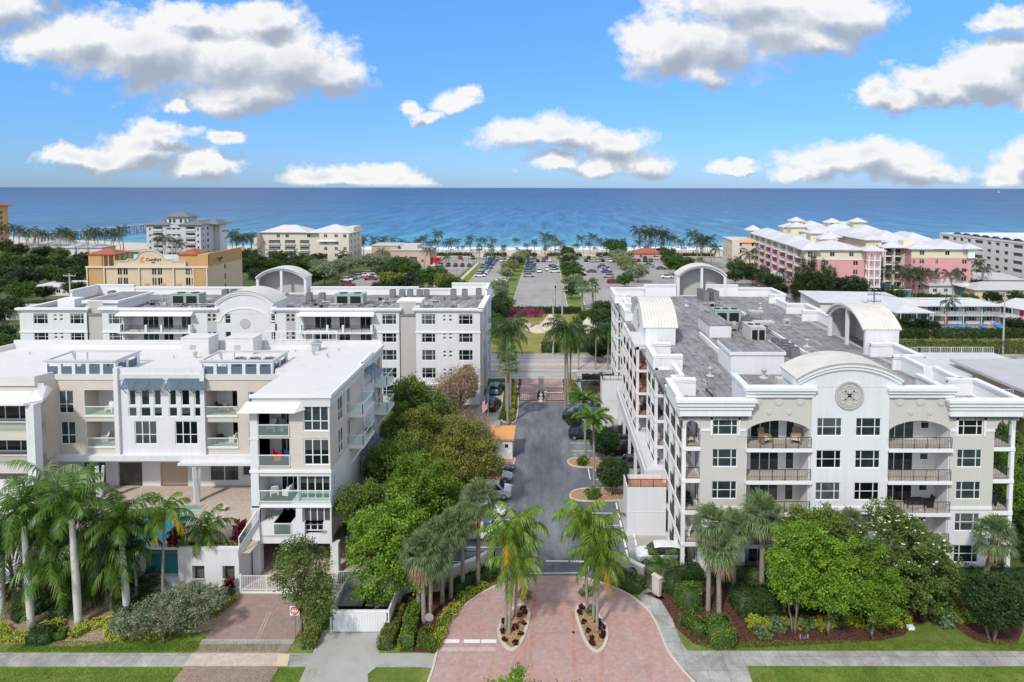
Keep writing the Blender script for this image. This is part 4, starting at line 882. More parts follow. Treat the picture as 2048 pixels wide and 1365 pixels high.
# islands with stones
def island(pts, m, kw=.17, soften=2):
    p = smoothpoly(pts, soften, True); sheet('flower_bed', p, .10, m); kerbline(p, kw, .15, True)
island([(2.6,86.0),(3.0,87.2),(5,87.4),(12.6,87.3),(12.7,84.4),(5,84.2),(3.2,84.7)], 'mulch')
island([(2.5,76.4),(3.2,77.9),(5,78.4),(9.8,78.3),(9.8,75.3),(5,75.0),(3.1,75.2)], 'mulch')
island([(-9,86.6),(-4.6,87.9),(-4.1,86.2),(-4.8,85.0),(-9,84.9)], 'mulch')
island([(-7.5,101.2),(-5.2,100.6),(-4.7,102),(-4.8,111),(-5.6,122.5),(-8.1,122.5),(-7.5,111)], 'groundmix')
island([(3.05,111.2),(3.4,122.5),(5.8,122.5),(5.4,111.2)], 'groundmix')
sheet('flower_bed', [(5.9,111.5),(12.2,111.5),(12.2,118),(5.9,118)], .05, 'mulch')
IA = [(-2.75,50.0),(-3.5,50.9),(-4.0,52.4),(-3.7,53.9),(-2.7,55.7),(-2.0,55.9),(-1.45,54.9),(-1.6,53.2),(-2.0,51.0)]
IB = [(3.85,49.8),(3.1,50.9),(2.75,52.6),(2.4,54.9),(2.75,55.9),(3.4,55.8),(4.4,54.4),(4.95,52.5),(4.6,50.7)]
island(IA, 'mulch', .26); island(IB, 'mulch', .26)
# planting beds
sheet('flower_bed', smoothpoly([at(-5,1165),at(330,1165),at(480,1192),at(470,1235),at(420,1265),at(330,1270),at(240,1282),at(150,1296),at(60,1290),at(-5,1290)],1,True), .03, 'paleMulch')
sheet('flower_bed', [at(800,1305),at(868,1305),at(900,1232),at(960,1175),at(1005,1160),at(1000,1135),at(860,1165),at(800,1195)], .028, 'redmulch')
sheet('flower_bed', smoothpoly([at(1300,1200),at(1345,1165),at(1700,1168),at(2048,1170),at(2048,1290),at(1990,1290),at(1950,1285),at(1890,1240),at(1830,1248),at(1800,1280),at(1650,1290),at(1500,1296),at(1400,1300),at(1350,1255)],1,True), .028, 'redmulch')
sheet('flower_bed', [at(1210,1150),at(1300,1160),at(1330,1200),at(1268,1190),at(1180,1160)], .028, 'redmulch')
# drives on the left
DL = [at(476,1189),at(392,1303),at(340,1372),at(310,1420),at(520,1420),at(540,1366),at(592,1276),at(640,1190)]
sheet('driveway', DL, .05, 'paverdark')
sheet('driveway', [at(405,1280),at(399,1290),at(585,1290),at(590,1281)], .058, 'concrete')
sheet('driveway', [at(385,1308),at(366,1334),at(556,1334),at(572,1308)], .060, 'paverpale')
mb = MB(); a = at(536,1226); b = at(512,1280); [mb.quad((b[0]+k-.03,b[1],.058),(b[0]+k+.03,b[1],.058),(a[0]+k+.03,a[1],.058),(a[0]+k-.03,a[1],.058)) for k in (0,.22)]; struct('road_marking', mb, 'paverpale')
sheet('driveway', [at(646,1262),at(625,1308),at(598,1366),at(580,1400),at(740,1400),at(735,1350),at(760,1330),at(866,1338),at(870,1308),at(758,1308),at(764,1262)], .052, 'concrete')
mb = MB(); mb.prism([at(556,1310),at(552,1334),at(575,1334),at(580,1310)], .06, .066); struct('tactile_paving', mb, 'yellowwall')
sheet('driveway', [(-29,56.3),(-9,56.3),(-12,81),(-29,81)], .025, 'paverpale')
# ---------------------------------------------------------------- right hand condominium
FL = [.35+3*i for i in range(5)]
RB = thing('condominium', 'white and beige five storey condominium with arched gables right of the drive', 'building', (27.5, 94, 0))
WCOL, WROW = (.24, .76), (.5,)
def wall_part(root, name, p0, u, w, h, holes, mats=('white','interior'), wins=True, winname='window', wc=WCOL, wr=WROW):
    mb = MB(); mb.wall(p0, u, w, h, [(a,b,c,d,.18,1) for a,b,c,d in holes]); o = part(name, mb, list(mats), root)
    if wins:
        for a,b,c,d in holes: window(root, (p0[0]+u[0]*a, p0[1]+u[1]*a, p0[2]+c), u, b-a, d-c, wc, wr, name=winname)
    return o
zw = [(f+1.13, f+2.82) for f in FL]
# front towers
for (x0, x1, wx0, bx0, bx1) in ((14.0, 18.15, 15.1, 12.35, 14.0), (36.85, 40.85, 37.5, 40.85, 42.75)):
    wall_part(RB, 'wall', (x0,60,0), (1,0), x1-x0, 6.7, [(wx0-x0, wx0-x0+2.3, a, b) for a, b in zw[:2]])
    wall_part(RB, 'wall', (x0,60,6.7), (1,0), x1-x0, 8.7, [(wx0-x0, wx0-x0+2.3, a-6.7, b-6.7) for a, b in zw[2:]], ('beige','interior'))
    mb = MB(); mb.box(x0-.02,59.9,6.55,x1,59.997,6.8); mb.box(x0-.02,59.93,13.85,wx0-.2,59.997,14.05); mb.box(wx0+2.5,59.93,13.85,x1,59.997,14.05)
    for s_ in (-.2, 2.32): mb.box(wx0+s_,59.9,13.4,wx0+s_+.18,59.997,15.36)
    part('band_course', mb, 'trim', RB)
    # entablature
    mb = MB(); a, b = (x0-2.0, x1+.35) if x0 < 20 else (x0-.35, x1+2.25)
    mb.box(a,59.55,15.38,b,59.95,16.35); mb.box(a-.12,59.42,16.0,b+.12,59.96,16.2); mb.box(a-.25,59.28,16.35,b+.25,59.97,16.72); mb.box(a-.38,59.12,16.72,b+.38,60.05,16.98)
    part('cornice', mb, 'trim', RB)
# corner balconies front
def corner_balcony(x0, x1, y0, y1, side, inner, posts_y, floors=range(5), arch=True):
    """stack of open balconies held by columns; side -1 opens to -x, +1 to +x"""
    xo = x0 if side < 0 else x1
    mb = MB()
    for k in floors: mb.box(x0-.02, y0-.06, FL[k]-.32, x1+.02, y1, FL[k])
    part('balcony_slab', mb, 'trim', RB)
    mb = MB()
    for k in floors: mb.quad((x0+.1,y0+.1,FL[k]+.005),(x1,y0+.1,FL[k]+.005),(x1,y1-.1,FL[k]+.005),(x0+.1,y1-.1,FL[k]+.005), 0)
    part('balcony_floor', mb, random.choice(['tilefloor','tilefloor','terracotta']), RB)
    mb = MB(); c = .34
    for y in posts_y:
        yy = min(max(y, y0), y1-c); cx0 = xo if side < 0 else xo-c; mb.box(cx0, yy, 0, cx0+c, yy+c, 15.4)
    part('column', mb, 'trim', RB); mb = MB()
    mb.box(min(x0,x1)-.0, y0, 14.98, x1, y0+.3, 15.4); mb.box((xo if side < 0 else xo-.3), y0, 14.98, (xo+.3 if side < 0 else xo), y1, 15.4)
    part('beam', mb, 'trim', RB)
    for k in floors:
        r = MB(); e = .12; xr = xo+e if side < 0 else xo-e
        rail(r, [(x1 if side < 0 else x0, y0+e, FL[k]), (xr, y0+e, FL[k]), (xr, y1, FL[k])], post=1.4); part('railing', r, 'iron', RB)
corner_balcony(12.35, 14.0, 60, 69.8, -1, 14.0, (60, 63.1, 66.3, 69.5))
corner_balcony(40.85, 42.75, 60, 69.8, 1, 40.85, (60, 63.1, 66.3, 69.5))
corner_balcony(12.35, 14.0, 75.6, 82.0, -1, 14.0, (75.6, 78.6, 81.7))
corner_balcony(11.6, 14.0, 86.0, 102.0, -1, 14.0, (86, 90, 94, 98, 101.7))
corner_balcony(12.35, 14.0, 106.0, 112.4, -1, 14.0, (106, 109, 112))
corner_balcony(12.35, 14.0, 118.4, 128, -1, 14.0, (118.4, 121.4, 124.6, 127.7))
for x in (12.35, 40.85):       # arched spandrel over the top front opening
    w = 1.65 if x < 20 else 1.9; n = 12; top = 15.4; zs = 14.15; r_ = w/2-.18
    P = [(x+w/2-r_*math.cos(PI*k/n), zs+r_*1.05*math.sin(PI*k/n)) for k in range(n+1)]
    mb = MB()
    for k in range(n): mb.quad((P[k][0],59.96,P[k][1]),(P[k+1][0],59.96,P[k+1][1]),(P[k+1][0],59.96,top),(P[k][0],59.96,top)); mb.quad((P[k][0],60.3,P[k][1]),(P[k+1][0],60.3,P[k+1][1]),(P[k+1][0],59.96,P[k+1][1]),(P[k][0],59.96,P[k][1]))
    mb.box(x,59.96,zs-.05,x+.18,60.3,top); mb.box(x+w-.18,59.96,zs-.05,x+w,60.3,top); part('arch', mb, 'beige', RB)
# recessed bays
def disc(root, x, z, r, y=60.0):
    mb = MB(); n = 22
    for rr, d in ((r, .05), (r*.72, .09)):
        mb.add([(x+rr*math.cos(2*PI*i/n), y-d, z+rr*math.sin(2*PI*i/n)) for i in range(n)]+[(x+rr*math.cos(2*PI*i/n), y, z+rr*math.sin(2*PI*i/n)) for i in range(n)], [tuple(range(n))]+[(i,n+i,n+(i+1)%n,(i+1)%n) for i in range(n)])
    part('plaque', mb, 'beige', root)
for bx, (x0, x1) in enumerate(((18.15, 24.05), (31.1, 36.85))):
    w = x1-x0; mb = MB(); mb.wall((x0,60.05,0), (1,0), w, 13.3, [(.12,w-.12,f,f+2.68,2.0) for f in FL[:4]]+[(.12,w-.12,FL[4],13.3,.01)]); mb.quad((x0+.12,60.05,FL[4]),(x0+.12,60.05,15.05),(x0+.12,62,15.05),(x0+.12,62,FL[4])); mb.quad((x1-.12,60.05,15.05),(x1-.12,60.05,FL[4]),(x1-.12,62,FL[4]),(x1-.12,62,15.05)); mb.quad((x0+.12,60.2,15.05),(x1-.12,60.2,15.05),(x1-.12,62,15.05),(x0+.12,62,15.05)); part('wall', mb, ['white'], RB)
    mb = MB(); mb.wall((x0,60.0,13.3), (1,0), w, 3.85, [(.12,w-.12,0,1.75,.01)])
    n = 14; xa, xb = x0+.12, x1-.12; P = [(xa+(xb-xa)*k/n, 14.0+.85*math.sin(PI*k/n)**.7) for k in range(n+1)]
    for k in range(n): mb.quad((P[k][0],59.985,P[k][1]),(P[k+1][0],59.985,P[k+1][1]),(P[k+1][0],59.985,15.08),(P[k][0],59.985,15.08)); mb.quad((P[k][0],60.3,P[k][1]),(P[k+1][0],60.3,P[k+1][1]),(P[k+1][0],59.985,P[k+1][1]),(P[k][0],59.985,P[k][1]))
    part('wall', mb, ['beige'], RB)
    for k, f in enumerate(FL):
        dl = 1.0 if bx == 0 else .75; dx = dl+3.35
        holes = [(dl,dl+2.75,f,f+2.35),(dx,dx+.85,f+.1 if bx == 0 else f+1.0,f+2.3)]
        mb = MB(); mb.wall((x0,62.0,f), (1,0), w, 2.7, [(a,b,c-f,d-f,.1,1) for a,b,c,d in holes]); part('back_wall', mb, ['offwhite','interior'], RB)
        window(RB, (x0+dl,62.0,f), (1,0), 2.75, 2.35, (.34,.67), (), inset=.06, name='sliding_door')
        a = holes[1]; window(RB, (x0+a[0],62.0,a[2]), (1,0), .85, a[3]-a[2], (), (.5,) if bx else (), inset=.06)
        window(RB, (x0+.13,61.9,f+.9), (0,-1), .9, 1.5, (), (.5,), inset=.02)
        mb = MB(); mb.quad((x0+.12,60.1,f+.006),(x1-.12,60.1,f+.006),(x1-.12,61.98,f+.006),(x0+.12,61.98,f+.006)); part('balcony_floor', mb, 'tilefloor', RB)
        mb = MB(); mb.box(x0-.05,59.55,f-.30,x1+.05,60.0,f); part('balcony_slab', mb, 'trim', RB)
        r = MB(); rail(r, [(x0+.05,59.68,f),(x1-.05,59.68,f)], post=1.2); part('railing', r, 'iron', RB)
    for i in range(3): disc(RB, x0+w*(.17+.33*i), 16.62, .42)
    for i in range(2): disc(RB, x0+w*(.35+.31*i), 15.6, .24)
    mb = MB(); mb.box(x0-.1,59.75,17.05,x1+.1,60.4,17.45); mb.box(x0-.2,59.55,17.45,x1+.2,60.4,17.75); mb.box(x0-.3,59.38,17.75,x1+.3,60.45,18.02)
    part('cornice', mb, 'trim', RB)
    mb = MB(); xs_ = x0+.1 if bx == 0 else x1-.45; mb.box(xs_,60.4,15.2,xs_+.35,65.2,17.5); mb.box(xs_-.12,60.45,17.5,xs_+.47,65.3,17.75); part('parapet', mb, 'white', RB)
# centre
zc = [(f+1.1, f+2.78) for f in FL]
holes = [(a,a+2.3,c,d) for c, d in zc for a in (.5, 4.05)]
wall_part(RB, 'wall', (24.05,59.85,0), (1,0), 7.05, 16.0, holes)
mb = MB(); mb.box(24.0,59.7,6.55,31.15,59.847,6.85); mb.box(24.0,59.75,6.2,31.15,59.847,6.3); part('band_course', mb, 'trim', RB)
mb = MB(); mb.box(24.05,59.86,0,24.2,62,19.0); mb.box(30.95,59.86,0,31.1,62,19.0); part('wall', mb, 'white', RB)
mb = MB(); mb.wall((24.05,59.85,16.0), (1,0), 7.05, 3.1, []); part('wall', mb, 'white', RB)
mb = MB(); mb.box(22.7,60.46,15.2,32.2,63.5,18.0); part('gable_base', mb, 'white', RB)
g_arch = barrel(RB, (27.4,59.82,18.0), 0, 9.7, .7, 1.45, 3.8, medal=2.6, medz=-.75, inner='taupe')
# left inner wall and its doors, floor by floor
for (ya, yb) in ((60,69.8),(69.8,75.6),(75.6,82),(82,86),(86,102),(102,106),(106,112.4),(112.4,118.4),(118.4,128)):
    L = yb-ya; n = max(1, int(L/3.1)); hs = [(i*L/n+(L/n-1.9)/2, i*L/n+(L/n-1.9)/2+1.9, f+.05, f+2.3) for i in range(n) for f in FL]
    wall_part(RB, 'wall', (14.0,yb,0), (0,-1), L, 15.4, hs, ('offwhite','interior'), winname='sliding_door', wc=(.5,), wr=())
for yb in (69.8, 82.0, 102.0, 112.4): 
    mb = MB(); mb.box(12.9,yb+.02,0,13.97,yb+.25,15.35); part('wall', mb, 'white', RB)
# right, rear walls
mb = MB(); mb.wall((40.85,60,0),(0,1),68,15.4,[]); mb.wall((42.5,128,0),(-1,0),28.5,15.4,[]); part('wall', mb, 'white', RB)
# roof deck
mb = MB(); mb.prism([(12.1,59.9),(18.3,59.9),(18.3,60.4),(36.7,60.4),(36.7,59.9),(43.0,59.9),(43.0,128.4),(12.1,128.4)], 14.9, 15.2)
mb.box(17.8,60.3,15.0,37,60.5,15.26)
part('roof', mb, 'flatroof', RB)
def parapet(root, pts, z0, z1, wall='white', th=.32, crown=.62):
    mb = MB(); ribbon(mb, pts, th, z0, z1-.25); ribbon(mb, pts, crown*.8, z1-.42, z1-.2); ribbon(mb, pts, crown, z1-.2, z1); return part('parapet', mb, 'trim', root)
parapet(RB, [(14.9,66.3),(12.15,66.3),(12.15,59.9)], 15.2, 16.95); parapet(RB, [(40.2,66.4),(42.95,66.4),(42.95,59.9)], 15.2, 16.95)
for s_, X in ((1, 12.3), (-1, 42.8)):
    hh = 0 if s_ > 0 else 1.0
    parapet(RB, [(X+s_*1.2,66.4),(X+s_*1.2,71),(X+s_*2.2,71),(X+s_*2.2,75.8)], 15.0, 15.95+hh, crown=.5)
    parapet(RB, [(X+s_*3.2,75.85),(X,75.85),(X,81.8),(X+s_*2.9,81.8)], 14.6, 16.95, crown=.7)
    parapet(RB, [(X+s_*(2.0 if hh == 0 else .4),81.9),(X+s_*(2.0 if hh == 0 else .4),87.8)], 15.0, 15.9+hh, crown=.5); parapet(RB, [(X+s_*(2.0 if hh == 0 else .4),101.2 if hh == 0 else 94),(X+s_*(2.0 if hh == 0 else .4),104)], 15.0, 15.9+hh, crown=.5)
    parapet(RB, [(X+s_*2.9,104),(X,104),(X,110.1),(X+s_*3.2,110.1)], 14.6, 16.95, crown=.7)
    parapet(RB, [(X+s_*1.4,110.1),(X+s_*1.4,120)], 15.0, 16.2, crown=.5)
    parapet(RB, [(X+s_*2.8,120),(X,120),(X,127.6),(X+s_*6.2,127.6)], 14.6, 16.95, crown=.7)
    parapet(RB, [(X+s_*6.2,127.9),(X+s_*12.4,127.9)], 15.2, 17.5, crown=.6)
    mb = MB(); x_ = X if s_ > 0 else X-.35; mb.box(min(X,X+s_*3),75.7,14.4,max(X,X+s_*3),76.0,16.4); part('wall', mb, 'white', RB)
barrel(RB, (13.0,94.4,15.0), R_(-90), 13.0, 2.4, 3.0, 4.0, medal=2.6, medz=2.6, alcove=False)
barrel(RB, (43.9,88.3,15.0), R_(90), 11.2, 3.3, 2.2, 4.2, medal=0)
barrel(RB, (29.6,130.6,15.0), R_(180), 9.4, 4.2, 2.0, 3.0, medal=0)
# awning slab over the middle balconies, terrace and stair boxes on the left
mb = MB(); mb.box(11.3,86,15.35,14.0,93.5,15.75); part('canopy', mb, 'whiteroof', RB)
mb = MB(); mb.box(10.7,72,3.85,14.0,102.3,4.1); mb.box(10.7,72,4.1,10.95,102.3,5.05); mb.box(10.95,72,4.1,14,72.2,5.05)
for y in (75,81,87,93,99): mb.box(10.75,y,0,11.1,y+.35,3.85)
part('terrace', mb, 'white', RB)
for (y0, y1, x0, x1, zt) in ((67.5,70.7,8.25,12.3,5.1),(102.75,105.6,8.5,12.3,6.0)):
    mb = MB(); t = .25; mb.box(x0,y0,0,x1,y0+t,zt); mb.box(x0,y1-t,0,x1,y1,zt); mb.box(x0,y0+t,0,x0+t,y1-t,zt); mb.box(x0-.03,y0-.03,zt*.49,x1,y0-.001,zt*.49+.05); part('stair_enclosure', mb, 'white', RB)
    mb = MB(); mb.quad((x0+t,y0+t,zt-.35),(x1+1.7,y0+t,zt-.35),(x1+1.7,y1-t,zt-.35),(x0+t,y1-t,zt-.35)); part('terrace_floor', mb, 'terracotta' if y0 < 80 else 'tilefloor', RB)
    r = MB(); rail(r, [(x1,y0+.1,zt),(x0+.1,y0+.1,zt),(x0+.1,y1-.1,zt)], .85, post=1.3); part('railing', r, 'iron', RB)
# roof plant
mb = MB(); mb.box(20.5,73.85,15.2,26.45,79.4,17.4); mb.box(20.35,73.7,17.4,26.6,79.55,17.75); part('penthouse', mb, ['white'], RB)
mb = MB(); mb.box(20.5,73.85,17.75,26.45,79.4,17.8); part('penthouse_roof', mb, 'flatroof', RB)
mb = MB(); mb.box(22.6,92.3,15.2,25.6,99.4,16.9); part('penthouse', mb, ['white'], RB); mb = MB(); mb.box(22.5,92.2,16.9,25.7,99.5,17.0); part('penthouse_roof', mb, 'flatroof', RB)
mb = MB(); ribbon(mb, [(32.3,111),(32.3,81)], .3, 15.2, 15.55); ribbon(mb, [(21.5,93.4),(21.6,81.6)], .25, 15.2, 15.75); part('roof_curb', mb, 'trim', RB)
def acunit(x, y, z, s=.9, h=1.0, label='', mats=('galv','dark'), rz=0):
    o = thing('air_conditioner', label, 'air conditioner', (x,y,z), rz, 'air conditioners on the flat roofs'); k = ('ac', s, h, mats)
    if k not in _WC:
        b = MB(); b.box(-s/2,-s/2,.06,s/2,s/2,h)
        for i in range(5): zz = .18+i*(h-.3)/5; b.box(-s/2-.012,-s/2-.012,zz,s/2+.012,s/2+.012,zz+.05, 1)
        f = MB(); f.cyl(0,0,h+.002,h+.05,s*.42,s*.42,16,0); f.cyl(0,0,h+.05,h+.07,s*.1,s*.1,8,1)
        for i in range(6): a = i*PI/3; f.bar((0,0,h+.06),(s*.4*math.cos(a),s*.4*math.sin(a),h+.06),.05,.02,1)
        _WC[k] = (b.mesh('casing', [mats[0], 'metalgrey']), f.mesh('fan', ['dark','galv']))
    a, b = _WC[k]; link('casing', a, o); link('fan', b, o); return o
ZR = 15.2
def rooftop(x, y): return 'on the grey roof of the right condominium'
for i, (x, y) in enumerate([(30.2,81.2),(30.9,82.5),(29.3,82.1),(29.2,84.4),(30.1,83.6),(31.0,84.6),(30.1,85.6),(31.0,86.6),(30.2,87.6)]):
    acunit(x, y, ZR, label=ORD[i]+' small grey condenser in the double row behind the curb of the right roof', rz=random.uniform(-.1,.1), mats=('metalgrey','dark'))
for i, (x, y) in enumerate([(31.2,95.5),(30.4,97),(31.2,98.2),(30.3,99.6),(31.4,101),(30.5,102.4),(31.5,103.8),(29.6,95.2),(28.9,98.4),(29.7,107),(31.0,109)]):
    acunit(x, y, ZR, label=ORD[i]+' small dark condenser beside the long green roof unit', rz=random.uniform(-.1,.1), mats=('metalgrey','dark'))
for i, (x, y) in enumerate([(28.7,125),(28.9,123.5),(29.1,122),(30.6,125.2),(30.8,123.8),(31.0,122.4)]):
    acunit(x, y, ZR, 1.0, 1.9, label=ORD[i]+' tall dark condenser in front of the rear arched gable', mats=('metalgrey','dark'))
def roofunit(x0, y0, x1, y1, z0, z1, m, label, fans=2, name='rooftop_unit'):
    o = thing(name, label, 'air handler', ((x0+x1)/2,(y0+y1)/2,z0)); b = MB(); b.box(x0,y0,z0+.12,x1,y1,z1); b.box(x0-.06,y0-.06,z1,x1+.06,y1+.06,z1+.06)
    for k in range(1, 4): xx = x0+(x1-x0)*k/4; b.box(xx-.02,y0-.02,z0+.12,xx+.02,y0,z1)
    part('casing', b, m, o); g = MB(); w = (x1-x0); g.box(x0+w*.08,y0-.05,z0+.35,x0+w*.45,y0-.021,z1-.3); g.box(x0+w*.55,y0-.05,z0+.35,x0+w*.92,y0-.021,z1-.3); part('grille', g, 'dark', o)
    for k in range(fans): g = MB(); g.cyl(x0+w*(k+.5)/fans,(y0+y1)/2,z1+.062,z1+.16,min(w/fans*.38,.7),None,16); part('fan', g, 'dark', o)
    b = MB()
    for xx in (x0+.1,x1-.2):
        b.box(xx,y0,z0,xx+.1,y1,z0+.12)
    part('base_rail', b, 'metalgrey', o); return o
roofunit(25.6,101.2,29.5,104.2,ZR,17.3,'acgreen','long grey green air handler on the right roof',3)
roofunit(27.3,88.9,29.3,92.8,ZR,17.3,'actan','tan air handler with two dark grilles behind the larger roof house',2)
def vent(x, y, z=ZR, s=1.0, label='', group='roof vents'):
    o = thing('roof_vent', label, 'roof vent', (x,y,z), group=group); b = MB(); b.cyl(x,y,z,z+.04,.42*s,.42*s,14,1); b.cyl(x,y,z+.04,z+.30*s,.30*s,.22*s,12); b.cyl(x,y,z+.30*s,z+.75*s,.22*s,.22*s,12); part('base', b, ['galv','signwhite'], o)
    b = MB(); b.cyl(x,y,z+.75*s,z+.88*s,.34*s,.34*s,14); b.cyl(x,y,z+.88*s,z+1.08*s,.34*s,.05*s,14); part('cap', b, 'galv', o)
for x, y, l in ((18.07,73.3,'galvanized mushroom vent left of the larger roof house'),(23.8,72.6,'galvanized mushroom vent in front of the larger roof house'),(34.2,87.2,'galvanized vent beyond the long roof curb near the right arch'),(31.6,80.3,'galvanized vent at the near end of the long roof curb'),(36.9,115,'galvanized vent at the far right of the right roof'),(24.6,117.4,'galvanized vent behind the green air handler')):
    vent(x, y, s=1.0, label=l)
mb = MB(); mb.box(35.9,100.4,ZR,36.7,101.2,16.1); o = thing('roof_hatch', 'small tan boxed hatch alone on the right side of the grey roof', 'roof hatch', (36.3,100.8,ZR)); part('casing', mb, 'actan', o)
mb = MB(); mb.box(36.0,100.36,15.5,36.6,100.39,15.9); part('grille', mb, 'metalgrey', o)
o = thing('duct_box', 'pale boxed duct with dark pipe near the front parapet of the right roof', 'duct', (24.6,69.8,ZR)); mb = MB(); mb.box(24.2,69.3,ZR,25.0,70.3,16.0); part('casing', mb, 'actan', o); mb = MB(); mb.tube([(25,69.2,15.4),(29.8,69.0,15.4)],.07,6); part('pipe', mb, 'dark', o)
for i, (x0, y0, x1, y1) in enumerate(((29.6,93.8,32.4,96.5),(31.4,102.6,33.6,104.6))):
    o = thing('screen_frame', ('steel duct stand between the two condenser rows','steel duct stand beside the green air handler')[i], 'duct stand', ((x0+x1)/2,(y0+y1)/2,ZR)); mb = MB()
    for x in (x0,x1):
        for y in (y0,y1): mb.bar((x,y,ZR),(x,y,ZR+1.5),.09)
    mb.bar((x0,y0,ZR+1.5),(x1,y0,ZR+1.5),.09); mb.bar((x0,y1,ZR+1.5),(x1,y1,ZR+1.5),.09); part('leg_frame', mb, 'galv', o); mb = MB(); mb.box(x0,y0+.5,ZR+1.55,x1,y1-.5,ZR+1.75); part('duct', mb, 'actan', o)
def clutter(x0, y0, x1, y1, z, n, label, group):
    for i, (x, y) in enumerate(sorted(((random.uniform(x0,x1), random.uniform(y0,y1)) for i in range(n)), key=lambda q: q[1])):
        o = thing('roof_pipe', label+', %s from the street' % ordl(i), 'roof pipe', (x,y,z), group=group); mb = MB()
        k = random.random()
        if k < .5:
            l = random.uniform(.8,2.8); a = random.choice([0,PI/2])+random.uniform(-.2,.2); mb.tube([(x,y,z),(x,y,z+.3),(x+l*math.cos(a),y+l*math.sin(a),z+.3),(x+l*math.cos(a),y+l*math.sin(a),z)],.06,5)
        else: mb.box(x-.25,y-.2,z,x+.3,y+.25,z+random.uniform(.2,.6)); mb.cyl(x+.6,y,z,z+.5,.07,n=6)
        part('conduit', mb, random.choice(['metalgrey','galv','dark','actan']), o)
clutter(26,82,32,121,ZR,64,'short conduit run on the grey roof among the condensers','conduits on the right roof')
clutter(15,64,40,72,ZR,4,'small pipe on the near edge of the right roof','pipes near the front parapet')
# ---------------------------------------------------------------- near left condominium with the pool deck
LB = thing('apartment_house', 'white and tan siding apartment house with white roof, glass balconies and pool deck', 'building', (-30, 66, 0))
TOPZ = 16.95
def glassrail(root, pts, h=1.05, name='glass_railing', post=True):
    mb = MB(); g = MB()
    for a, b in zip(pts, pts[1:]):
        A_ = Vector(a); B_ = Vector(b); mb.bar(A_+Vector((0,0,h)), B_+Vector((0,0,h)), .08, .07); mb.bar(A_+Vector((0,0,.05)), B_+Vector((0,0,.05)), .05, .05)
        g.quad(tuple(A_+Vector((0,0,.08))), tuple(B_+Vector((0,0,.08))), tuple(B_+Vector((0,0,h-.04))), tuple(A_+Vector((0,0,h-.04))))
        for p in (A_, B_): mb.bar(p, p+Vector((0,0,h)), .06)
    o = part(name, mb, 'frame', root); part('glass_panel', g, 'guardglass', o); return o
def lwin(p, u, w, h, c=(.5,), r=(.38,), **k): return window(LB, p, u, w, h, c, r, fr=.09, **k)
# --- wing towards the street, front y = 60.5
yF = 60.5
mb = MB(); mb.wall((-26.6,yF,9.95), (1,0), 6.6, 7.0, [(.05,2.85,.35,2.95,2.4),(.05,2.85,3.2,6.05,2.4),(4.15,6.55-.05,.45,2.95,.16,1),(4.15,6.5,3.65,6.05,.16,1)], rim=2, mi=0)
part('siding_wall', mb, ['siding','interior','offwhite'], LB)
for z in (10.4, 13.6): lwin((-22.45,yF,z), (1,0), 2.35, 2.45, (.34,.67), (.38,))
mb = MB(); mb.wall((-26.6,yF,2.95), (1,0), 6.6, 7.0, [(.0,3.5,4.0,6.4,2.4),(3.6,6.5,4.0,6.4,.5,1),(0,3.3,2.0,3.4,2.4),(3.9,6.5,2.0,3.4,.5,1),(1.25,2.85,.8,2.0,2.4),(4.1,5.8,.8,2.0,.5)], rim=0)
part('wall', mb, ['white','interior'], LB)
mb = MB(); mb.box(-27.45,yF-.15,9.7,-19.9,yF-.004,9.95); mb.box(-27.4,yF-.1,6.4,-19.95,yF-.004,6.55); part('band_course', mb, 'trim', LB)
lwin((-23.0,yF,7.05), (1,0), 2.85, 2.25, (.25,.5,.75), (.25,), inset=.4); lwin((-22.7,yF,4.0), (1,0), 2.55, 2.3, (.25,.5,.75), (.25,), inset=.4)
for z, f in ((13.15, 16.0), (10.3, 12.9), (6.95, 9.3), (3.75, 6.3)):
    mb = MB(); mb.wall((-26.6,yF+2.35,z), (1,0), 2.9, f-z, [(1.1,2.8,.02,f-z-.25,.1,1)]); mb.wall((-26.55,yF+2.35,z), (0,-1), 2.3, f-z, []); part('back_wall', mb, ['offwhite','interior'], LB)
    window(LB, (-25.5,yF+2.35,z+.02), (1,0), 1.7, f-z-.3, (.33,.66), (), inset=.05, name='sliding_door')
    mb = MB(); mb.box(-26.95,yF-.05,z-.15,-23.7,yF+2.3,z); part('balcony_floor', mb, 'tilefloor', LB)
    if z > 4: glassrail(LB, [(-26.6,yF-.06,z),(-23.75 if z > 9 else -20.1,yF-.06,z)])
glassrail(LB, [(-25.35,yF-.03,3.75),(-23.75,yF-.03,3.75)], 1.1)
mb = MB(); mb.box(-27.35,yF-.1,0,-26.62,yF+.6,15.65); mb.box(-20.15,yF,0,-19.42,yF+.7,2.95); mb.box(-27.42,yF-.14,12.8,-26.55,yF+.65,13.0); mb.box(-27.42,yF-.14,6.2,-26.55,yF+.65,6.4)
for y in (67.2, 73.6, 79.2): mb.box(-20.3,y,0,-19.75,y+.6,2.95)
part('column', mb, 'white', LB)
mb = MB(); mb.add([(-28.1,yF-1.0,15.6),(-22.9,yF-1.0,15.6),(-22.2,yF-.01,15.6),(-28.1,yF-.01,15.6),(-27.9,yF-.85,15.75),(-23.1,yF-.85,15.75),(-22.6,yF-.01,16.35),(-27.6,yF-.01,16.35)], [(0,3,2,1),(0,1,5,4),(1,2,6,5),(4,5,6,7),(3,0,4,7)]); part('canopy', mb, 'trim', LB)
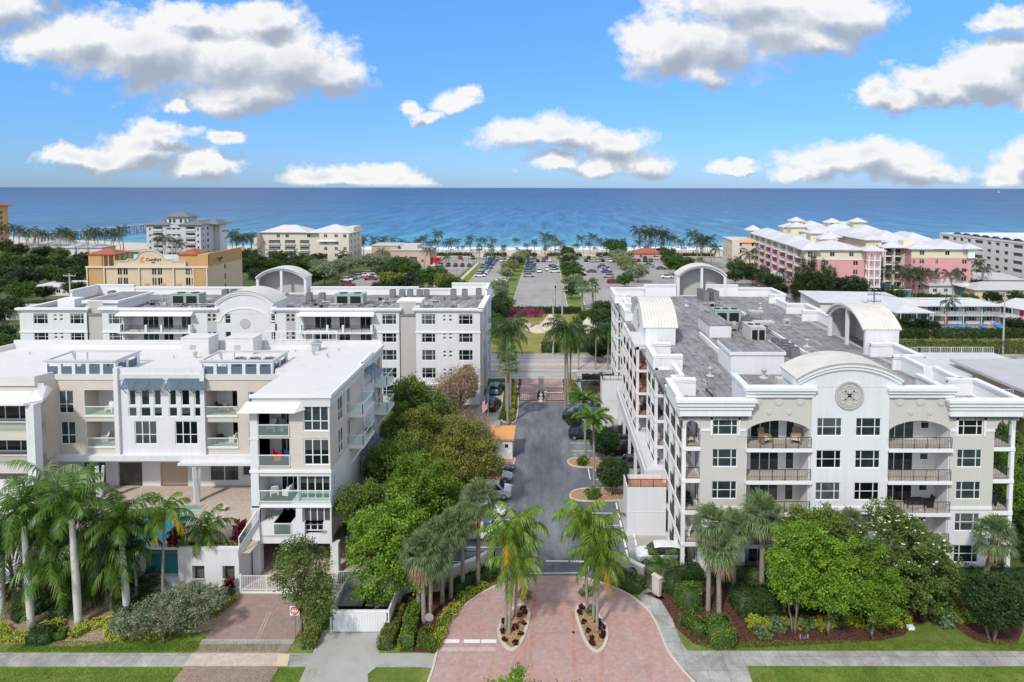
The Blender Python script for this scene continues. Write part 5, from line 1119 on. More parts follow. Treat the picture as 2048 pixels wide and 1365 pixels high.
# --- side wall x = -20 facing the drive
def sidewall(y0, y1, z0, z1, holes, m, x=-20.0, nm='wall'):
    mb = MB(); mb.wall((x,y0,z0), (0,1), y1-y0, z1-z0, [(a-y0,b-y0,c-z0,d-z0,.14,1) for a,b,c,d in holes]); part(nm, mb, [m,'interior'], LB)
    for a,b,c,d in holes: window(LB, (x,a,c), (0,1), b-a, d-c, (.5,) if b-a > .8 else (), (.4,) if d-c > 1.6 else (), fr=.08, inset=.1)
sidewall(60.5,71.2,9.95,TOPZ,[(63.0,64.5,13.5,15.9),(63.0,64.5,10.3,12.7),(65.9,67.0,13.2,15.9),(65.9,67.0,10.0,12.6)],'siding',nm='siding_wall')
sidewall(71.2,75.7,3.0,TOPZ+.3,[(72,72.5,12.0,13.6),(73.2,73.7,9.2,10.8),(74.4,75,13.8,15.6),(72,72.6,9.0,10.8)],'white',-19.85)
sidewall(75.7,80,9.95,TOPZ,[(76.3,77.0,13.2,15.6),(77.8,79.2,13.2,15.8),(76.3,77.0,10.0,12.4),(77.8,79.2,10.0,12.6)],'siding',nm='siding_wall')
sidewall(60.5,71.2,2.95,9.95,[(61.4,61.9,7.2,9.1),(61.4,61.9,4.0,5.9),(70.0,70.8,5.2,7.0)],'white'); sidewall(75.7,80,2.95,9.95,[(76.5,77.2,5.5,7.2)],'white')
mb = MB(); mb.quad((-20,71.2,3),(-19.85,71.2,3),(-19.85,71.2,TOPZ+.3),(-20,71.2,TOPZ+.3)); mb.quad((-19.85,75.7,3),(-20.2,75.7,3),(-20.2,75.7,TOPZ+.3),(-19.85,75.7,TOPZ+.3)); mb.box(-20.3,71.2,TOPZ-.1,-19.86,75.7,TOPZ+.3); mb.wall((-20,80,3),(-1,0),40,14,[]); part('wall', mb, 'white', LB)
for (y0, y1) in ((66.3,70.6),(76.4,80.0)):
    for z in (13.15, 9.95):
        mb = MB(); mb.box(-19.99,y0,z-.28,-18.55,y1,z); part('balcony_slab', mb, 'trim', LB); glassrail(LB, [(-19.95,y0+.05,z),(-18.6,y0+.05,z),(-18.6,y1-.05,z),(-19.95,y1-.05,z)])
for y0, z in ((66.6,9.1),(77,9.1)): mb = MB(); mb.bar((-19.95,y0,z-1.1),(-18.7,y0,z+.6),.12); part('bracket', mb, 'trim', LB)
def shutter_u(root, p, u, w, l, ang=38, name='awning_shutter'):
    """tilted louvred shutter hung from p, opening away from a wall along u"""
    ux, uy = u; nx, ny = uy, -ux; c, s_ = math.sin(R_(ang)), math.cos(R_(ang)); mb = MB()
    P = lambda a, t, d: (p[0]+ux*a+nx*(t*c+d*s_), p[1]+uy*a+ny*(t*c+d*s_), p[2]-t*s_+d*c)
    def bx(a0, a1, t0, t1, d0, d1, mi=0):
        vs = [P(a,t,d) for d in (d0,d1) for a,t in ((a0,t0),(a1,t0),(a1,t1),(a0,t1))]; mb.add(vs, [(0,1,2,3),(7,6,5,4),(0,4,5,1),(1,5,6,2),(2,6,7,3),(3,7,4,0)], mi)
    bx(0,.07,0,l,0,.06); bx(w-.07,w,0,l,0,.06); bx(0,w,0,.07,0,.06); bx(0,w,l-.07,l,0,.06); n = int(l/.09)
    for i in range(n): t = .07+(l-.14)*i/n; bx(.05,w-.05,t,t+.062,.015,.04)
    o = part(name, mb, 'shutter', root); mb = MB()
    for a in (.1, w-.1): mb.bar(P(a,l*.85,.02), (p[0]+ux*a+nx*.01, p[1]+uy*a+ny*.01, p[2]-l*1.25), .05)
    part('stay', mb, 'louvre', o)
for y, z in ((71.5,16.3),(73.6,16.1)): shutter_u(LB, (-19.8,y,z), (0,1), 1.6, 1.5, 52)
for y, z in ((69.6,7.9),(71.6,8.2),(73.6,8.2)): shutter_u(LB, (-19.82,y,z), (0,1), 1.5, 1.5, 48)
# --- main front, y = 69
yM = 69.0
def mwall(x0, x1, z0, z1, wins, m, nm='wall', y=yM, bal=()):
    mb = MB(); mb.wall((x0,y,z0), (1,0), x1-x0, z1-z0, [(a-x0,b-x0,c-z0,d-z0,.16,1) for a,b,c,d,*_ in wins]+[(a-x0,b-x0,c-z0,d-z0,2.2) for a,b,c,d in bal]); part(nm, mb, [m,'interior'], LB)
    for a,b,c,d,cc,rr in wins: lwin((a,y,c), (1,0), b-a, d-c, cc, rr)
    for a,b,c,d in bal:
        mb = MB(); mb.wall((a,y+2.18,c), (1,0), b-a, d-c, [((b-a)*.5,(b-a)*.98,.02,d-c-.2,.1,1)]); part('back_wall', mb, ['offwhite','interior'], LB)
        window(LB, (a+(b-a)*.5,y+2.18,c+.02), (1,0), (b-a)*.48, d-c-.22, (.45,), (), inset=.05, name='sliding_door')
        mb = MB(); mb.quad((a,y,c+.006),(b,y,c+.006),(b,y+2.15,c+.006),(a,y+2.15,c+.006)); part('balcony_floor', mb, 'tilefloor', LB)
        mb = MB(); mb.box(a-.05,y-.1,c-.14,b+.05,y-.003,c+.02); part('balcony_slab', mb, 'trim', LB)
        glassrail(LB, [(a+.03,y-.04,c),(b-.03,y-.04,c)], .95)
mwall(-52.0,-44.9,8.0,15.9,[(-51.2,-49.6,12.3,14.75,(.5,),(.4,)),(-51.1,-49.5,9.0,11.45,(.5,),(.4,))],'siding','siding_wall',bal=[(-48.45,-45.0,12.1,14.8),(-48.3,-45.0,8.75,11.45)])
X = lambda px: (px-1095)/1340*69.0
wins = [(X(a)-.1,X(b)+.1,13.15,14.85,(),()) for a,b in ((246,256.5),(270.5,284.5),(297,308),(328,339),(352.5,366),(379.5,390))]+[(X(a)-.18,X(b)+.18,11.95,12.98,(),()) for a,b in ((246,256.5),(270.5,284.5),(297,308),(328,339),(352.5,366),(379.5,390))]
wins += [(X(a),X(b),9.0,11.5,(.34,.66),(.42,)) for a,b in ((253.5,299),(336,382.5))]
mwall(-44.9,-36.0,8.0,17.1,wins,'white')
mwall(-36.0,-27.0,8.0,15.9,[(X(487),X(510),12.2,14.65,(.5,),(.45,)),(X(487),X(510),8.9,11.4,(.5,),(.45,))],'siding','siding_wall',bal=[(-35.7,-32.45,12.1,14.75),(-35.7,-32.45,8.75,11.4)])
mb = MB(); mb.box(-45.2,68.7,8.0,-44.75,69.6,17.2); mb.box(-36.2,68.7,8.0,-35.75,69.6,17.2); part('pilaster', mb, 'white', LB)
for k in range(6): x = X(238)+k*1.36+(.5 if k > 2 else 0); shutter_u(LB, (x,68.96,16.05), (1,0), 1.32, 1.25, 44)
mb = MB(); mb.box(-62,68.4,7.45,-27,69.2,8.0); mb.box(-38.2,67.7,7.25,-27.5,68.4,7.5); part('beam', mb, 'white', LB)
mb = MB(); mb.box(-62,69.2,7.0,-27,80,7.3); part('soffit', mb, 'white', LB)
for x in (-36.4, -46.5): mb = MB(); mb.tube([(x,67.9,3.3),(x-.2,67.9,7.1)],[.32,.2],4); mb.tube([(x,68.1,3.3),(x+.35,68.1,7.1)],[.2,.14],4); part('column', mb, 'white', LB)
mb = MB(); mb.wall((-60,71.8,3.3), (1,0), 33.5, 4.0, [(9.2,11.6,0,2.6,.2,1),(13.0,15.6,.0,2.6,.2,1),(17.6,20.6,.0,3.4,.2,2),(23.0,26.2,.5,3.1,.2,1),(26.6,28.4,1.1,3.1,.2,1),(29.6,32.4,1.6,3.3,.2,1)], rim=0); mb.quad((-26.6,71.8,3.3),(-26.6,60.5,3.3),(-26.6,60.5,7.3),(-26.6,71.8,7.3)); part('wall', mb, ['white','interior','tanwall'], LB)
for a, b, c, d in ((23.0,26.2,.5,3.1),(29.6,32.4,1.6,3.3),(26.6,28.4,1.1,3.1)): lwin((-60+a,71.8,3.3+c), (1,0), b-a, d-c, (.5,), ())
# left end with its covered corner balconies
mwall(-66,-51.4,8.0,16.0,[(-57,-52.6,12.2,14.8,(.33,.66),()),(-63,-58.5,12.2,14.8,(.33,.66),()),(-57,-52.6,8.9,11.5,(.33,.66),()),(-63,-58.5,8.9,11.5,(.33,.66),())],'siding','siding_wall',y=67.4)
mb = MB(); mb.wall((-51.6,67.4,8.0),(.22,.98),1.65,8.0,[]); part('siding_wall', mb, 'siding', LB)
CP = [(-70,63.6),(-50.6,63.6),(-49.5,64.6),(-51.4,68.6),(-51.8,67.5),(-70,67.5)]
for z in (12.1, 8.8): mb = MB(); mb.prism([(-70,64.0),(-50.3,64.0),(-51.9,67.35),(-70,67.35)], z-.75, z, 0, 1); part('balcony_slab', mb, ['siding','tilefloor'], LB); glassrail(LB, [(-66,64.06,z),(-50.4,64.06,z),(-51.7,67.0,z)])
mb = MB(); mb.prism(CP, 14.9, 15.15); mb.add([(x,y,15.16) for x,y in CP]+[(-70,65.5,15.75),(-51.2,65.5,15.75),(-51.2,66,15.75),(-51.9,68.6,15.75),(-52,67.5,15.75),(-70,67.5,15.75)], [(0,1,7,6),(1,2,8,7),(2,3,9,8)]); part('canopy', mb, 'trim', LB)
mb = MB(); mb.prism([(-50.7,63.95),(-49.9,63.95),(-49.75,64.7),(-50.6,64.7)], 3.2, 14.9); part('column', mb, 'white', LB)
mb = MB(); mb.box(-66,63.9,3.2,-50.0,64.5,8.0-.75); part('wall', mb, 'white', LB)
# roof
RP = [(-67.5,67.2),(-52.2,67.2),(-51.6,69.0),(-45,69.0),(-45,73.4),(-36.2,73.4),(-36.2,69),(-27.2,69),(-27.2,60.35),(-19.88,60.35),(-19.88,80.2),(-64.5,80.2)]
mb = MB(); mb.prism([(-67.5,67.2),(-52.2,67.2),(-51.6,68.9),(-45,68.9),(-36.2,68.9),(-27.1,68.9),(-27.1,60.42),(-19.9,60.42),(-19.9,80.2),(-64.5,80.2)], 15.9, 16.5); mb.prism([(-27.1,60.4),(-19.93,60.4),(-19.93,80.1),(-28.5,80.1),(-28.5,69.2),(-27.1,69.2)], 16.5, 16.98); part('roof', mb, 'whiteroof', LB)
mb = MB(); ribbon(mb, [(-64.5,80.2),(-19.95,80.2)], .3, 16.0, 17.5); ribbon(mb, [(-67.5,67.2),(-64.5,80.2)], .3, 16, 17.1); ribbon(mb, [(-45,69.2),(-36,69.2)], .3, 16.4, 17.12); ribbon(mb, [(-67.5,67.3),(-52.2,67.3),(-51.6,68.9)], .3, 15.8, 16.75); part('parapet', mb, 'whiteroof', LB)
mb = MB(); ribbon(mb, [(-27.25,60.3),(-19.83,60.3),(-19.83,80.1)], .16, 16.75, 17.08); part('fascia', mb, 'trim', LB)
def enclosure(x0, x1, y0=69.0, y1=73.2):
    zb, zt = 16.0, 17.8; mb = MB(); n = 5; w = (x1-x0)/n
    hs = [(i*w+.17, (i+1)*w-.17, .16, 1.58, .3) for i in range(n)]; mb.wall((x0,y0,zb), (1,0), x1-x0, zt-zb, hs)
    mb.wall((x1,y0,zb), (0,1), y1-y0, zt-zb, [(.4,1.8,.16,1.58,.3),(2.2,3.7,.16,1.58,.3)]); mb.quad((x1-.3,y0+.3,zb),(x0,y0+.3,zb),(x0,y0+.3,zb+.35),(x1-.3,y0+.3,zb+.35))
    mb.box(x0,y1-.25,zb,x0+.25,y1,zt); mb.box(x0+(x1-x0)*.18,y1-.25,zb,x0+(x1-x0)*.22,y1,zt); part('plant_screen', mb, 'white', LB)
    mb = MB()
    for a,b,c,d,_ in hs: mb.box(x0+a,y0+.05,zb+.17,x0+b,y0+.11,zb+1.3)
    for a,b in ((.4,1.8),(2.2,3.7)): mb.box(x1-.1,y0+a,zb+.17,x1-.04,y0+b,zb+1.3)
    o = part('louvre_panel', mb, 'louvre', LB)
    mb = MB(); ribbon(mb, [(x0-.02,y0+.1),(x1,y0+.1),(x1,y1),(x0-.02,y1)], .42, zt, zt+.16, closed=True); part('coping', mb, 'greywall', LB)
enclosure(-52.4,-45.1); enclosure(-36.2,-28.7)
for i, (x, y) in enumerate([(-48.9,70.6),(-47.2,70.6),(-46.0,70.7)]): acunit(x, y, 16.5, 1.05, .95, label=ORD[i]+' grey condenser behind the louvred screen at the left of the white roof')
for i, (x, y) in enumerate([(-33.4,70.4),(-31.8,70.4),(-30.2,70.4),(-33.5,72.0),(-31.9,72.0),(-30.3,72.0)]): acunit(x, y, 16.5, 1.05, .95, label=ORD[i]+' grey condenser behind the louvred screen above the street wing')
for x0 in (-42.7,-37.5): mb = MB(); mb.box(x0,77.2,16.5,x0+3.2,79.6,18.4); mb.box(x0-.06,77.14,18.4,x0+3.26,79.66,18.48); o = part('roof_house', mb, 'whiteroof', LB); g = MB(); g.box(x0+1.0,77.17,17.1,x0+1.7,77.195,17.6); part('grille', g, 'galv', o)
mb = MB(); n = 9
for i in range(n+1): x = -34.0+i*(8.6/n); mb.bar((x,79.9,17.4),(x,79.9,18.7),.06)
mb.bar((-34,79.9,18.7),(-25.4,79.9,18.7),.08); mb.bar((-34,79.9,17.7),(-25.4,79.9,17.7),.05); part('railing', mb, 'frame', LB)
o = thing('roof_vent', 'square grey chimney vent near the white railing of the left roof', 'roof vent', (-27.0,77.4,17)); b = MB(); b.box(-27.4,77,17,-26.6,77.8,17.8); b.box(-27.55,76.85,17.8,-26.45,77.95,17.95); part('casing', b, 'galv', o); b = MB(); b.cyl(-27,77.4,17.95,18.25,.25,.3,10); part('cap', b, 'galv', o)
vent(-26.5,75.0,17.0,.6,'small round vent on the street wing of the white roof','vents on the white roof'); vent(-24.6,74.0,17.0,.45,'small dark topped vent on the street wing beside the round one','vents on the white roof'); vent(-40.2,75.5,16.5,.8,'mushroom vent alone in the middle of the white roof','vents on the white roof')
for i in range(9):
    x, y = -60+i*4.4+random.uniform(-1,1), random.uniform(74,79); o = thing('roof_pipe', 'tiny white pipe stub on the white roof, %s of nine from the left' % ORD[i], 'roof pipe', (x,y,16.5 if x < -28.5 else 17), group='pipe stubs on the white roof'); b = MB(); zz = o.location.z; b.cyl(x,y,zz,zz+.28,.06,n=6); b.cyl(x,y,zz+.22,zz+.3,.09,n=6); part('pipe', b, 'galv', o)
# podium, pool deck
mb = MB(); F_ = 0.0
mb.wall((-62,58,0), (1,0), 34.5, 3.75, [(8.3,9.8,.9,2.4,.5,1),(8.3,9.8,0,.85,.5,1),(10.9,13.0,0,2.3,.5,1),(25.9,29.05,1.25,3.7,.5,2),(30.3,31.4,.6,2.25,.5,1),(33.0,34.1,.6,2.25,.5,1)])
mb.quad((-27.5,58,0),(-27.5,60.6,0),(-27.5,60.6,3.75),(-27.5,58,3.75)); mb.box(-62,57.95,3.7,-36.1,58.25,3.95); mb.box(-32.9,57.95,3.7,-27.45,58.25,3.95)
mb.wall((-28.4,80,0),(0,-1),20,3.3,[]); part('podium_wall', mb, ['white','interior','teal'], LB)
mb = MB(); mb.wall((-62,58.2,3.3),(1,0),34.6,.001,[]); 
for q in ((-62,58.2,-40.2,74),(-35,58.2,-26.6,74),(-40.2,67.2,-35,74)): mb.quad((q[0],q[1],3.3),(q[2],q[1],3.3),(q[2],q[3],3.3),(q[0],q[3],3.3))
part('pool_deck', mb, 'paverpale', LB)
mb = MB(); mb.quad((-40.2,58.3,3.12),(-35,58.3,3.12),(-35,67.2,3.12),(-40.2,67.2,3.12)); part('swimming_pool', mb, 'poolwater', LB)
mb = MB(); ribbon(mb, [(-40.2,58.5),(-35,58.5),(-35,67.2),(-40.2,67.2)], .35, 3.1, 3.36, closed=True)
for k in range(3): mb.box(-37.4,65.2+k*.5,3.0,-35.2,65.6+k*.5,3.08+.06*k)
part('pool_coping', mb, 'paverpale', LB)
def picket(root, pts, h=1.1, m='frame', gap=.13, name='fence_panel'): mb = MB(); rail(mb, pts, h, gap=gap, post=2.0, t=.035); return part(name, mb, m, root)
for a, b in ((8.3,9.8),(10.9,13.0),(30.3,31.4),(33,34.1)): picket(LB, [(-62+a,57.9,0),(-62+b,57.9,0)])
mb = MB(); mb.add([(-27.5,57.9,3.7),(-27.5,58.2,3.7),(-26.7,60.4,5.3),(-26.7,60.1,5.3),(-27.5,57.9,2.9),(-27.5,58.2,2.9),(-26.7,60.4,4.6),(-26.7,60.1,4.6)], [(0,1,2,3),(4,7,6,5),(0,3,7,4),(1,5,6,2)]); part('stair_wall', mb, 'white', LB)
glassrail(LB, [(-27.5,58.1,3.8),(-26.8,60.2,5.2)], 1.0)
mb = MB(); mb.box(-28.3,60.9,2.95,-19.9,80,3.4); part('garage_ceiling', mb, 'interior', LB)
lettering(LB, '320', (-20.75+30,60.47-66,3.95), .42, m='galv')
for (x, y, z, l) in ((-23.9,60.2,2.6,0),(-19.55,69,3.9,1),(-19.55,78,3.9,1)):
    o = link('wall_lamp', None, LB, (x+30,y-66,z)); b = MB(); b.bar((0,.25,.45) if not l else (-.35,0,.4),(0,0,.4),.06); b.cyl(0,0,.0,.4,.30,.1,12); me = b.mesh('lamp_shade', ['trim']); link('lamp_shade', me, o)
# sloped planter left of the garage and things on the deck
# ---------------------------------------------------------------- rear left condominium
BB = thing('condominium', 'long white condominium behind the white roof, with central arched gable', 'building', (-49, 119, 0))
yB = 109.4
def bw(x0, x1, z0, z1, wins, m='white', y=yB, nm='wall'):
    mb = MB(); mb.wall((x0,y,z0), (1,0), x1-x0, z1-z0, [(a-x0,b-x0,c-z0,d-z0,.15,1) for a,b,c,d,_,_ in wins]); part(nm, mb, [m,'interior'], BB)
    for a,b,c,d,cc,rr in wins: window(BB, (a,y,c), (1,0), b-a, d-c, cc, rr)
XB = lambda px: (px-1095)/1340*109.4
def zz_(): return [(f+1.1, f+2.85) for f in FL]
def wcol(pa, pb, full=True, fl=range(5)): return [(XB(pa),XB(pb),zz_()[k][0],zz_()[k][1],WCOL,WROW) for k in fl]
def small(pa, pb, fl=range(5)): return [(XB(pa),XB(pb),zz_()[k][0]+c,zz_()[k][0]+c+.42,(),()) for k in fl for c in (.55,1.2)]
bw(-87,-75.9,0,15.6,wcol(57,86)+wcol(131,159)+small(98,104.5)+small(110,116.5))
bw(-75.9,-73.4,0,17.2,[],'taupe',y=109.65); bw(-24.4,-21.7,0,17.2,[],'taupe',y=109.65)
bw(-73.4,-70.2,0,15.6,wcol(209,237.5)); bw(-28.6,-24.4,0,15.6,wcol(761,790))
bw(-58.4,-54.6,0,15.6,[]); bw(-44.9,-40.6,0,15.6,[])
for px in (408, 567): 
    x = XB(px); mb = MB(); mb.box(x,yB-.02,0,x+1.55,yB-.002,15.3); part('pilaster', mb, 'taupe', BB)
    for f in FL:
        for c in (1.7, 2.4):
            for d in (.15, .95): mb = MB(); mb.box(x+d,yB-.05,f+c,x+d+.45,yB-.021,f+c+.4); part('vent_window', mb, 'dark', BB)
bw(-21.7,-11.1,0,15.6,wcol(841,869)+wcol(916,944.5)+small(884,890)+small(896,902.5))
bw(-54.6,-44.9,0,16.4,[(XB(a),XB(b),z0+.1,z1,(),(.5,)) for a,b in ((444,455.5),(537,548.5)) for z0,z1 in zz_()])
for x0, x1, doors in ((-70.2,-58.4,((264,297),(306,327),(343,376))),(-40.6,-28.6,((617,652),(667,690),(710,744)))):
    mb = MB(); mb.wall((x0,yB,0),(1,0),x1-x0,15.6,[(.4,x1-x0-.4,f,f+2.65,1.9) for f in FL]); part('wall', mb, 'white', BB)
    mb = MB(); hs = [(XB(a)+.25*0-x0,XB(b)-x0,f+.03,f+2.4,.1,1) for a,b in doors for f in FL]; mb.wall((x0,yB+1.88,0),(1,0),x1-x0,15.3,hs); part('back_wall', mb, ['offwhite','interior'], BB)
    for a, b in doors:
        for f in FL: window(BB, (XB(a),yB+1.88,f+.03), (1,0), XB(b)-XB(a), 2.37, (.34,.67) if b-a > 25 else (.5,), (), inset=.05, name='sliding_door')
    for f in FL[1:]:
        mb = MB(); mb.box(x0-.1,yB-1.0,f-.3,x1+.1,yB,f); 
        for t in (0,.38,.6,1): xx = x0+(x1-x0-.35)*t; mb.box(xx,yB-1.0,f,xx+.35,yB-.7,f+1.15)
        part('balcony_slab', mb, 'trim', BB); r = MB(); rail(r, [(x0+.05,yB-.1,f),(x0+.05,yB-.88,f),(x1-.05,yB-.88,f),(x1-.05,yB-.1,f)], gap=.18); part('railing', r, 'iron', BB)
    mb = MB(); mb.add([(x0-.3,yB-1.4,15.1),(x1+.3,yB-1.4,15.1),(x1+.1,yB-.01,15.6),(x0-.1,yB-.01,15.6),(x0-.3,yB-1.4,15.0),(x1+.3,yB-1.4,15.0),(x1+.3,yB-.01,15.0),(x0-.3,yB-.01,15.0)], [(0,1,2,3),(4,5,1,0),(5,6,2,1),(7,4,0,3),(7,6,5,4)]); part('canopy', mb, 'trim', BB)
for x0, x1 in ((-87,-75.9),(-73.4,-54.6),(-44.9,-24.4),(-21.7,-11.1)):
    mb = MB(); mb.box(x0-.25,yB-.25,15.6,x1+.25,yB+.3,15.85); mb.box(x0-.45,yB-.45,15.85,x1+.45,yB+.3,16.15)
    if x0 in (-87,-21.7): mb.box(x0-.1,yB-.12,12.0,x1+.1,yB-.003,12.25); mb.box(x0-.1,yB-.12,3.4,x1+.1,yB-.003,3.6)
    else: mb.box((x0 if x0 < -70 else -28.6),yB-.12,12.0,(-70.2 if x0 < -70 else x1),yB-.003,12.25)
    part('cornice', mb, 'trim', BB)
mb = MB(); mb.wall((-11.1,yB,0),(0,1),20,15.6,[(a,a+1.6,c,d,.15,1) for a in (2.2,6.2,10.4,14.5) for c,d in zz_()]); mb.wall((-11.1,129.4,0),(-1,0),76,15.6,[]); mb.wall((-87,129.4,0),(0,-1),20,15.6,[]); part('wall', mb, ['white','interior'], BB)
for a in (2.2,6.2,10.4,14.5):
    for c,d in zz_(): window(BB, (-11.1,yB+a,c), (0,1), 1.6, d-c, (.5,), (.5,))
mb = MB()
for a in (1.2,8.6,16.6): mb.box(-11.09,yB+a,0,-10.75,yB+a+.8,15.4)
mb.box(-11.5,yB-.3,15.6,-10.6,129.8,16.15); part('cornice', mb, 'trim', BB)
barrel(BB, (-49.85,yB-.03,15.2), 0, 9.9, 1.7, 2.0, 5.0, medal=0, inner='taupe'); barrel(BB, (-51.2,131.0,15.2), R_(180), 9.6, 3.4, 1.9, 3.0, medal=0)
mb = MB(); n = 20; A0 = [(-49.85-3.9*math.cos(PI*k/n), 14.0+2.0*math.sin(PI*k/n)) for k in range(n+1)]
A1 = [(-49.85-4.15*math.cos(PI*k/n), 14.0+2.3*math.sin(PI*k/n)) for k in range(n+1)]
for k in range(n): mb.quad((A0[k][0],yB-.1,A0[k][1]),(A0[k+1][0],yB-.1,A0[k+1][1]),(A1[k+1][0],yB-.1,A1[k+1][1]),(A1[k][0],yB-.1,A1[k][1])); mb.quad((A1[k][0],yB-.1,A1[k][1]),(A1[k+1][0],yB-.1,A1[k+1][1]),(A1[k+1][0],yB,A1[k+1][1]),(A1[k][0],yB,A1[k][1]))
mb.box(-54.9,yB-.1,13.85,-53.9,yB,14.1); mb.box(-45.8,yB-.1,13.85,-44.8,yB,14.1); part('arch_moulding', mb, 'trim', BB)
mb = MB(); n = 26; mb.add([(-49.85+.85*math.cos(2*PI*i/n), yB-.08, 13.6+.85*math.sin(2*PI*i/n)) for i in range(n)]+[(-49.85+.85*math.cos(2*PI*i/n), yB, 13.6+.85*math.sin(2*PI*i/n)) for i in range(n)], [tuple(range(n))]+[(i,n+i,n+(i+1)%n,(i+1)%n) for i in range(n)]); part('medallion', mb, 'taupe', BB)
mb = MB(); mb.box(-87,yB+.1,14.8,-11.2,129.3,15.2); part('roof', mb, 'flatroof', BB)
for p, z0, z1 in (([(-80,129),(-87,129),(-87,121.5)],15.2,17.2),([(-87,121.5),(-87,yB)],15.2,15.95),([(-80,129.2),(-57,129.2)],15.2,16.7),([(-46,129.2),(-25,129.2)],15.2,16.8),([(-25,129.2),(-18.5,129.2)],15.2,16.5),([(-18.5,129),(-11.3,129),(-11.3,122.5)],15.2,17.6),([(-11.3,122.5),(-11.3,yB+.2)],15.2,16.1)): parapet(BB, p, z0, z1, crown=.6)
mb = MB(); mb.box(-77.5,111.5,15.0,-72.2,121,16.6); mb.box(-77.9,111.1,16.6,-71.8,121.4,17.0); part('roof_house', mb, ['trim'], BB); mb = MB(); mb.box(-77.4,111.7,17.0,-72.3,120.9,17.05); part('penthouse_roof', mb, 'flatroof', BB)
mb = MB(); mb.box(-24.7,111.3,15.0,-21.4,114.0,16.8); mb.box(-25.1,110.9,16.8,-21.0,114.4,17.15); part('roof_house', mb, ['trim'], BB)
mb = MB(); mb.box(-84.4,114.5,15.2,-81.5,117,16.7); part('roof_house', mb, 'trim', BB)
roofunit(-66.6,117.5,-61.6,120,ZR,17.1,'acgreen','pale green air handler on the left half of the rear left roof',2); roofunit(-37.6,117.5,-32.6,120,ZR,17.1,'acgreen','pale green air handler on the right half of the rear left roof',2)
ac_n = {}
for x, y, l in ((-81.2,124,0),(-61,126,1),(-59.4,126,1),(-57.9,126,1),(-56.4,126,1),(-60,124,1),(-43.7,122,2),(-41.3,122,2),(-29.3,126,3),(-27.5,126,3),(-26,126,3),(-24.2,126,3),(-22.9,126,3),(-17.5,124,4),(-15.4,124,4),(-12.9,125,4)):
    ac_n[l] = ac_n.get(l, -1)+1
    acunit(x, y, ZR, 1.0, 1.5 if l != 4 else 1.9, label=ORD[ac_n[l]]+' '+('lone condenser at the left end of the rear left roof','condenser in the row left of the arched gable','condenser just right of the rear arched gable','condenser in the row behind the right air handler','tall condenser at the right end of the rear left roof')[l], mats=('metalgrey','dark'))
clutter(-72,112,-56,123,ZR,46,'short conduit run on the rear roof left of the gable','conduits on the rear roof, left half'); clutter(-44,112,-13,123,ZR,70,'short conduit run on the rear roof right of the gable','conduits on the rear roof, right half')
# ---------------------------------------------------------------- far buildings
def fwin(root, p, u, w, h, split=1, name='window', fr='frame', glass='glass'):
    k = ('fw', round(w,2), round(h,2), split, fr, glass)
    if k not in _WC:
        g = MB(); g.quad((0,-.03,0),(w,-.03,0),(w,-.03,h),(0,-.03,h), 0); t = .09
        for q in ((-t,0,-t,h+t),(w,w+t,-t,h+t)): g.box(q[0],-.08,q[2],q[1],.02,q[3],1)
        g.box(0,-.08,-t,w,.02,0,1); g.box(0,-.08,h,w,.02,h+t,1)
        for i in range(1, split): g.box(w*i/split-.04,-.07,0,w*i/split+.04,-.031,h,1)
        _WC[k] = g.mesh('window', [glass, fr])
    ux, uy = u; return link(name, _WC[k], root, p, math.atan2(uy, ux))
def hip(mb, x0, y0, x1, y1, z, rise, ov=.7, mi=0, th=.2):
    x0 -= ov; x1 += ov; y0 -= ov; y1 += ov; w, d = x1-x0, y1-y0; k = min(w, d)/2
    A = [(x0,y0,z),(x1,y0,z),(x1,y1,z),(x0,y1,z)]
    r = [(x0+k,(y0+y1)/2,z+rise),(x1-k,(y0+y1)/2,z+rise)] if w >= d else [((x0+x1)/2,y0+k,z+rise),((x0+x1)/2,y1-k,z+rise)]
    mb.box(x0,y0,z-th,x1,y1,z-.01,mi)
    V = A+r; F = [(0,1,5,4),(1,2,5),(2,3,4,5),(3,0,4)] if w >= d else [(0,1,4),(1,2,5,4),(2,3,5),(3,0,4,5)]
    mb.add(V, F, mi)
def building(name, label, loc, rz, cat='building'): return thing(name, label, cat, (loc[0],loc[1],0), R_(rz))
def P_(n, mb, m, r, **k): return part(n, mb, m, r, world=False, **k)
def holesgrid(cols, floors, fh, z0, h): return [(a,b,z0+k*fh,z0+k*fh+h) for k in range(floors) for a,b in cols]
def face(root, p0, u, w, h, hs, m, depth=.25, win=True, split=2, back='interior'):
    mb = MB(); mb.wall(p0, u, w, h, [(a,b,c,d,depth,1) for a,b,c,d in hs]); P_('wall', mb, [m, back], root)
    if win:
        nx, ny = u[1], -u[0]
        for a,b,c,d in hs: fwin(root, (p0[0]+u[0]*a-nx*(depth-.02), p0[1]+u[1]*a-ny*(depth-.02), p0[2]+c), u, b-a, d-c, split)
